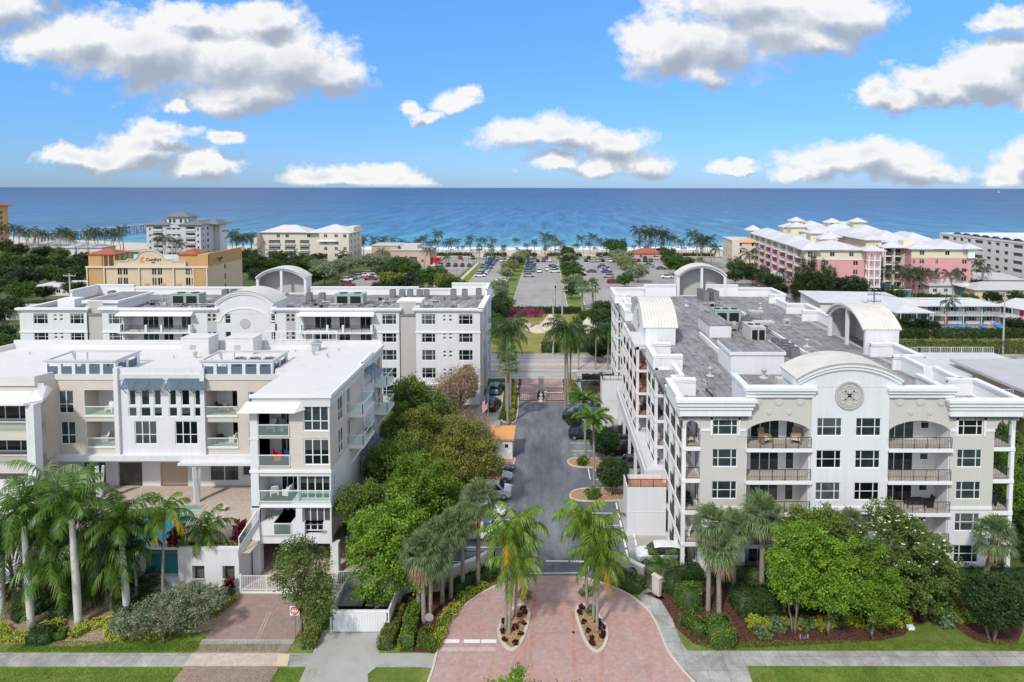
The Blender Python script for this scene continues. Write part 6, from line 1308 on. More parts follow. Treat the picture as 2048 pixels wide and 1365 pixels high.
# inn with the crescent sign
H = building('hotel', 'cream and orange five storey inn with a crescent sign on its gable', (-124.3,180), 0)
W_, D_, TZ = 32.5, 20.5, 14.5
cols = [(c-1.0,c+1.0) for c in (10.2,19.6,28.3)]; cols = [(8.2,9.35),(9.75,10.9),(17.5,18.65),(19.05,20.2),(26.6,27.75),(28.15,29.3)]
face(H, (4.7,0,0), (1,0), 27.8-.0, TZ, [(a-4.7,b-4.7,1.0+k*2.85,3.0+k*2.85) for k in range(5) for a,b in cols if b < 32], 'hotelcream', .12)
face(H, (0,-.1,0), (1,0), 4.7, TZ, [], 'hotelorange', win=False)
mb = MB(); mb.box(29.0-.3,-.3,0,32.5,-.101,TZ); P_('wall', mb, 'hotelorange', H)
for x in (0,4.6,14.0,23.3,28.6,32.3):
    mb = MB(); mb.box(x,-.42,0,x+.3,-.31,TZ); P_('pilaster', mb, 'creamwall', H)
mb = MB(); mb.box(-.2,-.5,TZ-.25,32.8,.2,TZ+.15); P_('cornice', mb, 'creamwall', H)
face(H, (32.5,0,0), (0,1), D_, TZ, [(9.4,10.3,1.5+k*2.85,2.9+k*2.85) for k in range(5)], 'hotelcream', .15, split=1)
mb = MB(); mb.wall((32.5,D_,0),(-1,0),32.5,TZ,[]); mb.wall((0,D_,0),(0,-1),D_,TZ,[]); P_('wall', mb, 'hotelcream', H)
mb = MB(); mb.box(0,0,TZ-.3,32.4,D_,TZ); P_('roof', mb, 'greyroof', H)
mb = MB(); n = 16; base = [(7.6,TZ+.1),(7.6,16.0),(11.0,16.0),(11.0,16.5),(12.9,16.5)]; arc_ = [(17.0-3.4*math.cos(PI*k/n)*1.0, 17.0+1.9*math.sin(PI*k/n)) for k in range(n+1)]; base2 = [(21.1,16.5),(23,16.5),(23,16.0),(26.5,16.0),(26.5,TZ+.1)]
pl = base+arc_+base2; mb.add([(x,.05,z) for x,z in pl]+[(x,.55,z) for x,z in pl], [tuple(range(len(pl)-1,-1,-1)), tuple(range(len(pl),2*len(pl)))]+[(i,i+1,len(pl)+i+1,len(pl)+i) for i in range(len(pl)-1)]); P_('gable', mb, 'hotelcream', H)
mb = MB(); K = len(pl)
for i in range(K-1):
    (xa,za),(xb,zb) = pl[i],pl[i+1]; mb.bar((xa,0,za+.08),(xb,0,zb+.08),.3,.22)
P_('gable_coping', mb, 'paleroof', H)
for (x0,x1,y0,y1,rs) in ((0.2,7.4,0.3,6.5,1),(24.4,32.2,.6,6.8,1)):
    mb = MB(); mb.box(x0,y0,TZ,x1-(3.6 if x0 < 5 else 0),y1,TZ+3.3); 
    if x0 < 5:
        for xx in (4.1,5.4,7.0): mb.box(xx,y0,TZ,xx+.3,y0+.3,TZ+3.3); mb.box(xx,y1-.3,TZ,xx+.3,y1,TZ+3.3)
    P_('roof_tower', mb, 'hotelorange', H); mb = MB(); hip(mb,x0,y0,x1 if x0 < 5 else x0+4.8,y1,TZ+3.4,1.3,.3); P_('tower_roof', mb, 'terr_roof', H)
mb = MB(); mb.box(31.9,0.6,TZ,32.5,D_,TZ+3.6); mb.box(29.6,.4,TZ,32.5,.9,TZ+3.2); P_('parapet', mb, 'hotelorange', H)
mb = MB(); mb.box(.2,D_-.4,TZ,31.9,D_,TZ+1.3); P_('parapet', mb, 'paleroof', H)
lettering(H, 'Comfort', (15.95,.02,16.1), 1.15, align='LEFT', bold=.02)
lettering(H, 'INN', (17.9,.02,15.5), .55, bold=.012)
def crescent(root, loc, s, rot):
    for nm, m, (ra, rb, cx, cz, y) in (('logo','logo',(1,.78,.42,.16,0)),('logo','hotelorange',(.72,.55,.30,.10,-.05))):
        mb = MB(); n = 26; O = []; I = []
        for k in range(n+1): t = R_(55)+R_(275)*k/n; O.append((ra*math.cos(t), ra*math.sin(t))); tt = t; I.append((cx+rb*math.cos(tt), cz*0+rb*math.sin(tt)))
        for k in range(n): mb.quad((O[k][0]*s,y,O[k][1]*s),(O[k+1][0]*s,y,O[k+1][1]*s),(I[k+1][0]*s,y,I[k+1][1]*s),(I[k][0]*s,y,I[k][1]*s))
        o = link(nm, mb.mesh(nm, [m]), root, loc, rot)
crescent(H, (15.05,-.02,16.45), .78, 0); crescent(H, (32.56,4.2,16.1), .75, R_(90)); lettering(H, 'Comfort', (32.55,5.1,15.9), 1.0, rot=(R_(90),0,R_(90)), align='LEFT'); lettering(H, 'INN', (32.55,6.8,15.3), .6, rot=(R_(90),0,R_(90)))
for k in range(7): mb = MB(); x = 2.6+k*4.3; mb.box(x,-.14,9.6,x+1.2,-.02,10.0); P_('vent_grille', mb, 'hotelorange' if k % 6 else 'tanwall', H)
# lavender grey beach condominium with blue grey hip roofs
H = building('beach_condominium', 'grey five storey beach condominium with slate hip roofs and balconies', (-207,345), 0)
bal = [(3.6,8.4),(20.3,25.2)]; sl = [(10.3,17.6)]
mb = MB(); mb.wall((0,0,0),(1,0),28,16.6,[(a,b,.8+k*3.2,2.9+k*3.2,1.8,1) for k in range(5) for a,b in bal]+[(a,b,1.3+k*3.2,2.2+k*3.2,.5,1) for k in range(5) for a,b in sl]); P_('wall', mb, ['greywall','offwhite'], H)
for k in range(5):
    for a in (1.4, 26.2): fwin(H, (a,-.02,1.0+k*3.2), (1,0), .9, 1.2, 1)
    for a,b in bal:
        fwin(H, (a+.4,1.75,.85+k*3.2), (1,0), 3.4, 1.9, 3, 'sliding_door'); mb = MB(); mb.box(a-.1,-.4,.5+k*3.2,b+.1,0,.8+k*3.2); mb.box(a,-.38,.8+k*3.2,b,-.3,1.7+k*3.2); P_('balcony', mb, 'greywall', H)
    for i in range(3): fwin(H, (10.7+i*2.4,.45,1.35+k*3.2), (1,0), 1.7, .75, 1)
face(H, (28,0,0), (0,1), 22, 16.6, [(2.0,3.0,1+k*3.2,2.3+k*3.2) for k in range(5)]+[(6.5,8.2,1+k*3.2,2.5+k*3.2) for k in range(5)], 'greywall', split=1)
mb = MB(); mb.box(28.1,14,0,31,22,16.4); P_('balcony_tower', mb, 'greywall', H)
mb = MB(); mb.wall((0,22,0),(0,-1),22,16.6,[]); mb.wall((28,22,0),(-1,0),28,16.6,[]); mb.box(9,3,16.5,20,12,20.6); P_('wall', mb, 'greywall', H)
for q in ((0,0,11,20,16.7,2.4),(17.5,0,28,20,16.7,2.2),(9,3,20,12,20.7,2.6),(26,10,32,22,16.5,2.4)): mb = MB(); hip(mb, *q, ov=1.1); P_('roof', mb, 'slateroof', H)
for a in (10.2,12.3,15.8,18.2): fwin(H, (a,2.97,17.6), (1,0), 1.2, 1.9, 1)
# cream condominium with pale hip roofs
H = building('beach_condominium', 'cream five storey beach condominium with pale hip roofs', (-133,306), 0)
mb = MB(); mb.wall((0,4,0),(1,0),30,15.2,[(3.5,9,1+k*2.95,2.7+k*2.95,1.6,1) for k in range(4)]+[(11,16,1+k*2.95,2.7+k*2.95,1.6,1) for k in range(4)]+[(18,22.5,1+k*2.95,2.7+k*2.95,1.6,1) for k in range(4)]); P_('wall', mb, ['creamwall','interior'], H)
for k in range(4):
    for a,b in ((3.5,9),(11,16),(18,22.5)): mb = MB(); mb.box(a-.2,3.3,.7+k*2.95,b+.2,4,1+k*2.95); rail(mb, [(a,3.4,1+k*2.95),(b,3.4,1+k*2.95)], 1.0, gap=.5, t=.06); P_('balcony', mb, 'trim', H)
for a in (7.4,11.5,21.5,29.5): fwin(H, (a,3.97,12.9), (1,0), 1.5, 1.5, 2)
face(H, (28.5,0,0), (1,0), 13.5, 15.0, [(a,a+1.4,1.4+k*2.95,2.8+k*2.95) for k in range(5) for a in (2.2,7.0,11.0) if not (a == 11.0 and k % 2)], 'creamwall', .12)
face(H, (42,0,0), (0,1), 21, 15.0, [(a,a+1.5,1.4+k*2.95,2.9+k*2.95) for k in range(5) for a in (3,9,15)], 'creamwall', .12)
mb = MB(); mb.wall((0,21,0),(0,-1),21,15.2,[]); mb.wall((42,21,0),(-1,0),42,15,[]); mb.wall((28.5,4.1,0),(0,-1),4.1,15,[]); P_('wall', mb, 'creamwall', H)
for q in ((1,4,21,18,15.3,3.0),(22.5,3,42,21,15.2,3.3),(28,-.3,36,4,11.4,1.8)): mb = MB(); hip(mb, *q, ov=1.0); P_('roof', mb, 'paleroof', H)
mb = MB(); mb.box(-4,6,0,0,20,12.5); mb.box(38,8,15,42,20,17.5); P_('stair_tower', mb, 'creamwall', H)
# fire station and engine
H = building('fire_station', 'low beige stucco station with flat roof before the beach palms', (-83,312), 0)
mb = MB(); mb.wall((0,3,0),(1,0),12.5,8.6,[(1.4,2.3,3,4.2,.2,1)]); mb.wall((9.5,0,0),(1,0),18.5,6.8,[(3.5,7.2,.1,3.6,.3,1),(9,12.5,.1,3.6,.3,1),(14.5,15.6,1.2,2.4,.2,1)]); mb.quad((9.5,3,0),(9.5,0,0),(9.5,0,6.8),(9.5,3,6.8)); mb.wall((28,0,0),(0,1),19,6.8,[]); mb.wall((0,19,0),(0,-1),16,8.6,[]); mb.wall((28,19,0),(-1,0),28,7,[]); P_('wall', mb, ['tanwall','interior'], H)
mb = MB(); mb.box(-.3,2.7,8.4,12.6,19,8.8); mb.box(12.6,6,6.8,21,19,8.6); mb.box(9.2,-.4,6.6,28.4,19.2,7.0); P_('roof', mb, 'actan', H)
o = thing('fire_engine', 'red fire engine parked beside the low beige station', 'fire engine', (-54.3,315.5,0), R_(0)); mb = MB(); mb.box(-3.9,-1.2,.6,1.6,1.2,3.1); mb.box(1.7,-1.2,.6,3.9,1.2,2.9); P_('body', mb, 'signred', o); mb = MB(); mb.box(1.8,-1.23,1.7,3.5,1.23,2.5); mb.box(3.92,-1.0,1.6,3.95,1.0,2.6); P_('window', mb, 'carglass', o); mb = MB(); mb.box(-3.6,-.7,3.12,1.2,.7,3.35); P_('ladder', mb, 'galv', o)
w = MB(); _wheel(w,0,0,.5,0,1); wm = w.mesh('wheel',['rubber','chrome'])
for x in (-2.6,2.7):
    for y in (-1.1,1.1): link('wheel', wm, o, (x,y,0))
# orange tower hotel
H = building('hotel_tower', 'orange hotel tower with terracotta hip roof at the far left shore', (-341,385), 0)
face(H, (0,0,0), (1,0), 18, 25, [(a,a+1.8,1.5+k*3.1,3.4+k*3.1) for k in range(7) for a in (2.4,7.5,12.8)], 'deeporange', .2); face(H, (18,0,0), (0,1), 16, 25, [(a,a+1.6,1.5+k*3.1,3.2+k*3.1) for k in range(7) for a in (3,10)], 'hotelorange', .2)
mb = MB(); mb.wall((18,16,0),(-1,0),18,25,[]); mb.wall((0,16,0),(0,-1),16,25,[]); P_('wall', mb, 'deeporange', H); mb = MB(); hip(mb,0,0,18,16,25.1,3.2,2.2); P_('roof', mb, 'terr_roof', H)
# long low sheds and houses on the left
def house(label, px, py, w, d, h, wall, roof, rise=1.6, rz=0, wins=4, name='house'):
    x, y = at(px, py); H = building(name, label, (x,y), rz)
    hs = [(w*(i+.5)/wins-.6, w*(i+.5)/wins+.6, 1.0, 2.1) for i in range(wins)]
    face(H, (0,0,0), (1,0), w, h, hs, wall, .12); mb = MB(); mb.wall((w,0,0),(0,1),d,h,[]); mb.wall((w,d,0),(-1,0),w,h,[]); mb.wall((0,d,0),(0,-1),d,h,[]); P_('wall', mb, wall, H)
    mb = MB(); hip(mb,0,0,w,d,h+.1,rise,.6); P_('roof', mb, roof, H); return H
house('long low white building with grey roof behind the beach palms', 122, 512, 21, 12, 4.2, 'offwhite', 'greyroof', 1.6, 3, 7)
house('low grey roofed house half hidden behind the left trees', 62, 502, 24, 12, 3.6, 'offwhite', 'greyroof', 1.6)
house('small white roofed house left of the rear condominium', 68, 590, 9, 8, 2.8, 'offwhite', 'paleroof', 1.1, 0, 2)
house('wide white roofed house beside the inn', 100, 592, 17, 9, 3.0, 'offwhite', 'paleroof', 1.4, 0, 3)
house('flat white roofed house at the left edge by the hedge', -40, 640, 16, 9, 2.6, 'offwhite', 'paleroof', .4, 0, 3)
mb = MB()
# pier
H = thing('pier', 'long wooden fishing pier on concrete piles reaching into the sea', 'pier', (-324, 500, 0)); mb = MB(); mb.box(-326,420,5.6,-322,640,6.1); P = part('deck', mb, 'polewood', H)
mb = MB(); rail(mb, [(-321.9,420,6.1),(-321.9,640,6.1)], 1.1, gap=3, post=3, t=.12); part('railing', mb, 'polewood', H)
for k in range(24):
    y = 425+k*9; mb = MB()
    for x in (-326,-324,-322): mb.bar((x,y,-.5),(x+.0,y,5.6),.5)
    mb.bar((-327.5,y,-.5),(-325.6,y,5.5),.45); mb.bar((-320.5,y,-.5),(-322.4,y,5.5),.45); part('pile_bent', mb, 'concrete', H)
o = thing('pier_entrance', 'open white framed entrance building at the shore end of the pier', 'pavilion', (-331,428,0)); mb = MB()
for x in (-336,-331,-326.5):
    for y in (424,432): mb.bar((x,y,0),(x,y,9),.4)
for z in (6,9): mb.bar((-336,424,z),(-326.5,424,z),.4); mb.bar((-336,432,z),(-326.5,432,z),.4)
part('frame', mb, 'offwhite', o); mb = MB(); mb.box(-336.5,423.5,9.1,-326,432.5,9.5); part('roof', mb, 'greyroof', o)
# small cream condominium with terracotta edge beside the pink one
H = building('condominium', 'small cream beach condominium with terracotta roof edge left of the pink resort', (83,300), -4)
face(H, (0,0,0), (1,0), 14, 12.5, [(8.6,9.5,1+k*3,2.4+k*3) for k in range(4)]+[(3.4,4.2,1+k*3,2.4+k*3) for k in range(4)], 'creamwall', .15, split=1); face(H, (0,22,0), (0,-1), 22, 12.5, [(a,a+1.2,1+k*3,2.4+k*3) for k in range(4) for a in (3,8,13,18)], 'creamwall', .15, split=1)
mb = MB(); mb.wall((14,0,0),(0,1),22,12.5,[]); mb.wall((14,22,0),(-1,0),14,12.5,[]); P_('wall', mb, 'creamwall', H); mb = MB(); mb.box(-.3,.5,12.3,14.3,22.2,12.6); P_('roof', mb, 'paleroof', H); mb = MB(); mb.add([(3,-.7,11.6),(14.3,-.7,11.6),(14.3,.5,13),(3,.5,13)], [(0,1,2,3)]); P_('tiled_eave', mb, 'orangeroof', H)
# pink resort, west wing
def pinkbal(root, p, u, w, k, z, deep=1.5, col='trim'):
    ux, uy = u; nx, ny = uy, -ux; mb = MB(); n = 8
    pts = [(p[0]+ux*w*i/n+nx*(.1+.8*math.sin(PI*i/n)), p[1]+uy*w*i/n+ny*(.1+.8*math.sin(PI*i/n))) for i in range(n+1)]
    mb.prism(pts+[(p[0]+ux*w-nx*.2,p[1]+uy*w-ny*.2),(p[0]-nx*.2,p[1]-ny*.2)], z-.25, z)
    rail(mb, [(a,b,z) for a,b in pts], 1.0, gap=.45, post=3, t=.1); P_('balcony', mb, col, root)
H = building('pink_resort', 'pink and yellow resort wing with white metal roofs and curved balconies nearest the beach', (86.5,225), -5.2)
FZ = [0.4+2.95*k for k in range(5)]; Lw = 88
bays = [4,14,24.5,36,47,58,69,79.5]
mb = MB(); mb.wall((0,Lw,0),(0,-1),Lw,FZ[4],[(Lw-y-7.2,Lw-y,f+.05,f+2.4,1.6,1) for y in bays for f in FZ[:4]]); P_('wall', mb, ['pinkwall','interior'], H)
mb = MB(); mb.wall((0,Lw,FZ[4]),(0,-1),Lw,3.2,[(Lw-y-7.2,Lw-y,.05,2.5,1.6,1) for y in bays]); P_('wall', mb, ['lemonwall','interior'], H)
for i, y in enumerate(bays):
    for f in FZ: 
        pinkbal(H, (0,y+7.2), (0,-1), 7.2, 0, f); fwin(H, (1.5,y+6.6,f+.1), (0,-1), 5.8, 2.2, 4, 'sliding_door')
    for f in FZ: fwin(H, (-.02,y-1.2,f+1), (0,-1), .7, 1.3, 1)
face(H, (3.5,0,0), (1,0), 16.2, FZ[4], [(3.0,4.4,f+1,f+2.4) for f in FZ[:4]]+[(12.6,14,f+1,f+2.4) for f in FZ[:4]], 'pinkwall', .12); face(H, (3.5,0,FZ[4]), (1,0), 16.2, 3.2, [(5,6.4,1,2.4),(11.2,12.6,1,2.4)], 'lemonwall', .12)
mb = MB(); mb.box(3.3,-.15,FZ[4]-.2,19.8,-.001,FZ[4]+.1); mb.box(-.15,2,FZ[4]-.2,-.001,Lw,FZ[4]+.1); P_('band_course', mb, 'trim', H)
mb = MB(); mb.prism([(-.2,.2),(.6,-1),(2.8,-1),(3.6,.2),(3.4,2.6),(0,2.6)],0,FZ[4]); P_('turret', mb, 'pinkwall', H); mb = MB(); mb.prism([(-.2,.2),(.6,-1),(2.8,-1),(3.6,.2),(3.4,2.6),(0,2.6)],FZ[4],FZ[4]+3.2); P_('turret', mb, 'lemonwall', H)
for z in FZ: fwin(H, (.9,-1.03,z+.7), (1,0), 1.6, 1.9, 2)
mb = MB(); mb.wall((19.7,0,0),(0,1),Lw,16,[]); mb.wall((19.7,Lw,0),(-1,0),19.7,15,[]); P_('wall', mb, 'pinkwall', H)
mb = MB()
for x in (20.2,22.0,23.8): mb.box(x,-2.2,0,x+.3,-1.9,FZ[4]+3); mb.box(x,.2,0,x+.3,.5,FZ[4]+3)
for f in FZ: mb.box(19.8,-2.3,f-.25,24.3,.6,f); rail(mb, [(20.2,-2.15,f),(24.1,-2.15,f),(24.1,.5,f)], 1.0, gap=.4, t=.08)
P_('balcony_stack', mb, 'trim', H)
ZT = FZ[4]+3.25
for q in ((3,0,19.8,16,ZT,2.6),(0,2,8,20,ZT,2.0),(-.5,-1.2,4,3,ZT,2.1),(0,22,10,42,ZT,3.0),(0,44,10,62,ZT,2.4),(0,64,12,86,ZT,2.6),(11,18,19.7,40,ZT-1,2.0),(12,44,20,60,ZT-.6,2.2),(19,-2.6,24.6,2.6,ZT,1.7),(-1.2,84,4,90,ZT+1.2,2.2)): mb = MB(); hip(mb,*q,ov=.9); P_('roof', mb, 'paleroof', H)
for (x,y,w,h) in ((9,12,5,2.6),(12,34,6,3.2),(12,62,6,4.0),(14,22,4,2.6),(13,78,7,3.0)): mb = MB(); mb.box(x,y,ZT-.5,x+w,y+w,ZT+h); P_('roof_tower', mb, 'lemonwall', H); mb = MB(); hip(mb,x,y,x+w,y+w,ZT+h+.1,1.9,.9); P_('tower_roof', mb, 'paleroof', H)
# pink resort, east wing
H = building('pink_resort', 'pink and yellow resort wing on the right with tall pink end wall', (113,228), -3)
face(H, (12,2,0), (1,0), 20, FZ[4], [(a,a+1.5,f+1,f+2.4) for f in FZ[:4] for a in (2.8,17)]+[(a,a+.8,f+1,f+2.4) for f in FZ[:4] for a in (.6,8.2)], 'pinkwall', .12); face(H, (12,2,FZ[4]), (1,0), 20, 3.2, [(2.8,4.3,1,2.4),(11.3,12.7,1,2.4)], 'lemonwall', .12)
mb = MB(); mb.wall((0,40,0),(0,-1),30,14,[]); mb.wall((0,10,0),(1,0),5.4,14,[]); mb.wall((32,2,0),(0,1),50,15,[]); mb.quad((12,10,0),(12,2,0),(12,2,15),(12,10,15)); P_('wall', mb, 'pinkwall', H)
mb = MB(); mb.wall((0,10.0,14),(1,0),5.4,3.6,[(1.2,1.7,1.4,1.9,.1,1),(2.4,2.9,1.4,1.9,.1,1),(3.6,4.1,1.4,1.9,.1,1)]); mb.wall((0,40,14),(0,-1),30,3.6,[]); mb.box(12,8,12.3,16,12,17.6); P_('wall', mb, ['lemonwall','interior'], H)
mb = MB(); mb.wall((5.4,8,0),(1,0),6.7,15.2,[(.5,3.0,f+.1,f+2.5,1.2,1) for f in FZ]+[(3.6,6.2,f+.1,f+2.5,1.2,1) for f in FZ]); P_('wall', mb, ['lemonwall','interior'], H)
for f in FZ:
    for x in (5.8,9.0): pinkbal(H, (x,8), (1,0), 2.7, 0, f)
mb = MB()
for x in (5.3,8.5,11.8): mb.box(x,6.9,0,x+.3,7.2,15.3)
P_('column', mb, 'trim', H); mb = MB(); mb.box(30.4,1.0,FZ[4],32.6,1.9,FZ[4]+3); P_('balcony', mb, 'trim', H)
for q in ((0,10,6,30,17.7,1.6),(5,6.5,12.4,14,15.3,1.9),(12,2,22,20,15.3,2.1),(20,2,33,20,15.3,2.6),(29.5,1,34,6,15.5,1.6),(8,20,20,40,16.4,3.6),(0,30,14,50,17.0,3.2),(20,24,32,46,16,3)): mb = MB(); hip(mb,*q,ov=.9); P_('roof', mb, 'paleroof', H)
H = building('pink_resort', 'yellow topped resort block with clustered white roofs behind the two pink wings', (108,285), -4)
face(H, (0,0,0), (1,0), 34, 13, [(a,a+1.3,f+1,f+2.4) for f in FZ[2:4] for a in (3,9,15,22,29)], 'pinkwall', .1); face(H, (0,0,13), (1,0), 34, 4.6, [(a,a+1.3,1.2,2.6) for a in (3,9,15,22,29)], 'lemonwall', .1)
mb = MB(); mb.wall((0,30,0),(0,-1),30,17.6,[]); mb.wall((34,0,0),(0,1),30,17.6,[]); mb.wall((34,30,0),(-1,0),34,17.6,[]); P_('wall', mb, 'lemonwall', H)
for q in ((0,0,12,12,17.7,2.4),(11,2,24,16,17.7,3.6),(24,0,34,12,17.7,2.6),(4,14,18,30,18,3.2),(18,16,34,30,17.8,3.0)): mb = MB(); hip(mb,*q,ov=1.0); P_('roof', mb, 'paleroof', H)
for (x,y) in ((2,20),(14,8),(27,14)): mb = MB(); mb.box(x,y,17,x+5,y+5,21.0); P_('roof_tower', mb, 'lemonwall', H); mb = MB(); hip(mb,x,y,x+5,y+5,21.1,1.8,.9); P_('tower_roof', mb, 'paleroof', H)
o = thing('garden_wall', 'long teal boundary wall at the foot of the pink resort', 'wall', (108,214,0)); mb = MB(); mb.box(104,216,0,118,216.5,3.0); mb.box(117.5,216.5,0,118,236,3); mb.box(118.1,236,0,122,236.5,3.2); part('wall', mb, 'tealwall', o); mb = MB(); mb.box(103.8,215.8,3.0,118.2,216.7,3.15); part('coping', mb, 'trim', o)
o = thing('pavilion', 'small teal walled pool house under the right palms', 'pavilion', (140,222,0)); mb = MB(); mb.box(138,221,0,146,226,3.6); part('wall', mb, 'tealwall', o); mb = MB(); hip(mb,137,220,143,225,3.7,.8,.4); part('roof', mb, 'paleroof', o)
# white banded building at the right edge
H = building('parking_block', 'long white banded five storey building at the right edge of the shore', (176,300), 0)
hs = []
for k in range(5):
    y = 2.0
    while y < 96: 
        w = (5.2, 2.4, 2.4)[int(y/7.4) % 3]; hs.append((y, y+w, 1.6+3*k, 2.9+3*k)); y += w+2.6
face(H, (0,0,0), (0,-1), 100, 15.4, [h for h in hs], 'offwhite', .3, win=False)
mb = MB(); mb.wall((0,-100,0),(1,0),40,15.4,[]); mb.wall((40,0,0),(-1,0),40,15.4,[]); mb.box(0,-100,15.2,40,0,15.4); mb.box(0,-100,15.4,.3,0,16.2); mb.box(.3,-.3,15.4,40,0,16.2); P_('roof', mb, 'offwhite', H)
for i in range(14): car('sedan', random.choice(['paintblack','paintgrey','paintblue']), (179,292-i*6.2,15.45), 90, '%s dark car on the roof edge of the white banded building' % ordl(i), 0, 'cars on the roof deck')
# blue and white motel round its court
H = building('motel', 'two storey white motel with pale roof and teal shutters around a pool court', (87,176), 0)
def mrow(p0, u, w, n):
    ux, uy = u; nx, ny = uy, -ux
    for lv, z in ((0,.1),(1,2.7)):
        hs = [(w*(i+.5)/n-1.7+q, w*(i+.5)/n-1.7+q+ww, z+.1+b, z+2.15) for i in range(n) for q,ww,b in ((0,.9,0),(1.5,1.6,.8))]
        mb = MB(); mb.wall((p0[0],p0[1],z-.1), u, w, 2.6, [(a,b,c-z+.1,d-z+.1,.1,1) for a,b,c,d in hs]); P_('wall', mb, ['offwhite','interior'], H)
        for i, (a,b,c,d) in enumerate(hs):
            if i % 2: 
                fwin(H, (p0[0]+ux*a,p0[1]+uy*a,c), u, b-a, d-c, 2)
                for s_ in (-.5,b-a+.1): q = MB(); v = [(p0[0]+ux*(a+s_+t)+nx*.06, p0[1]+uy*(a+s_+t)+ny*.06) for t in (0,.4)]; q.quad((*v[0],c),(*v[1],c),(*v[1],d),(*v[0],d)); P_('shutter', q, 'teal', H)
            else: q = MB(); v = [(p0[0]+ux*(a+t)+nx*.03, p0[1]+uy*(a+t)+ny*.03) for t in (0,.9)]; q.quad((*v[0],c),(*v[1],c),(*v[1],d),(*v[0],d)); P_('door', q, random.choice(['teal','signred','teal']), H)
    mb = MB(); vs = [(p0[0],p0[1]),(p0[0]+ux*w,p0[1]+uy*w),(p0[0]+ux*w+nx*1.5,p0[1]+uy*w+ny*1.5),(p0[0]+nx*1.5,p0[1]+ny*1.5)]; mb.prism(vs, 2.45, 2.62); rail(mb, [(vs[3][0],vs[3][1],2.62),(vs[2][0],vs[2][1],2.62)], .95, gap=.35, t=.09)
    for i in range(n+1): t = i/n; x, y = vs[3][0]+(vs[2][0]-vs[3][0])*t, vs[3][1]+(vs[2][1]-vs[3][1])*t; mb.bar((x,y,0),(x,y,5.2),.14)
    P_('walkway', mb, 'offwhite', H)
mrow((8,0),(1,0),24,5); mrow((0,-11),(1,0),8,2); mrow((32,0),(.35,-.937),26,5)
mb = MB(); mb.wall((0,8,0),(0,-1),19,5.2,[(a,a+1.2,3.6,4.6,.1,1) for a in (2,6,10,14)]); P_('wall', mb, ['offwhite','interior'], H)
mb = MB(); hip(mb,0,-1.5,32,8,5.3,1.3,.8); hip(mb,0,-11,8,8,5.32,1.4,.9); P_('roof', mb, 'paleroof', H)
mb = MB(); mb.add([(31,-1,5.3),(39.6,-25,5.3),(56,-21,5.3),(48,8,5.3),(39,3,6.6),(48,-20,6.6)], [(0,1,5,4),(1,2,5),(2,3,4,5),(3,0,4)]); P_('roof', mb, 'paleroof', H)
# loungers in the court
def lounger(i, x, y, rz):
    if 'lounger' not in _WC:
        a = MB(); a.box(-.32,-.9,.28,.32,.35,.36); a.add([(-.32,.35,.3),(.32,.35,.3),(.32,.95,.85),(-.32,.95,.85),(-.32,.35,.38),(.32,.35,.38),(.32,.92,.92),(-.32,.92,.92)], [(0,3,2,1),(4,5,6,7),(0,1,5,4),(1,2,6,5),(2,3,7,6),(3,0,4,7)])
        b = MB(); [b.box(x_-.03,y_-.03,0,x_+.03,y_+.03,.28) for x_ in (-.28,.28) for y_ in (-.8,.3)]; _WC['lounger'] = (a.mesh('seat',['blueplastic']), b.mesh('leg_frame',['signwhite']))
    o = thing('sun_lounger', 'blue sun lounger %s from the left in the motel court' % ordl(i), 'sun lounger', (x,y,.08), rz, 'blue loungers by the motel pool'); link('seat', _WC['lounger'][0], o); link('leg_frame', _WC['lounger'][1], o)
sheet('pavement', [(95,166),(120,166),(120,174.3),(95,174.3)], .05, 'paver')
for i in range(16): x, y = at(1897+i*6.2+(8 if i > 7 else 0)+(10 if i > 11 else 0), 656+(i % 3)*3.2-(2 if i > 11 else 0)); lounger(i, x, y, random.uniform(-.5,.5))
# street in front of the motel
sheet('road', [(60,150.5),(240,150.5),(240,157.5),(60,157.5)], .05, 'oldasphalt')
sheet('road', [(110,157),(124,157),(180,320),(164,320)], .045, 'oldasphalt')
# cream building and roof terrace beyond the right condominium
H = building('apartment_house', 'cream two storey apartment house with grey flat roof at the right edge', (70,93), 0)
face(H, (0,20,0), (0,-1), 27, 6.3, [(a,a+1.9,4.0,5.2) for a in (4,10.5,17,23.5)]+[(a,a+1.9,1.0,2.3) for a in (4,10.5,17,23.5)], 'yellowwall', .12)
mb = MB(); mb.wall((0,-7,0),(1,0),30,6.3,[]); mb.wall((30,20,0),(-1,0),30,6.3,[]); P_('wall', mb, 'yellowwall', H); mb = MB(); mb.box(-.8,-7.8,6.3,30,20.8,6.75); P_('roof', mb, 'greyroof', H)
mb = MB(); mb.box(-1.6,-7,3.0,-.02,20,3.15); rail(mb, [(-1.5,20,3.15),(-1.5,-7,3.15)], 1.0, gap=.3, t=.05); P_('walkway', mb, 'galv', H)
H = building('terrace_house', 'low tan building with a white roof terrace and railing', (57,99), 0)
mb = MB(); mb.wall((0,18,0),(0,-1),20,5.2,[(1.5,4,3,5,.6,1),(6,8.5,3,5,.6,1),(10.5,13,3,5,.6,1),(15,17.5,3,5,.6,1)]); mb.wall((0,-2,0),(1,0),11,5.2,[(1,3,3,4.6,.5,1),(5,7.4,3,4.6,.5,1)]); mb.wall((0,20,0),(1,0),24,5.0,[]); P_('wall', mb, ['yellowwall','interior'], H); mb = MB(); mb.box(-.5,-2.5,5.2,11.5,20,5.5); mb.box(11.5,9,5.2,26,24,5.5); P_('roof', mb, 'paleroof', H)
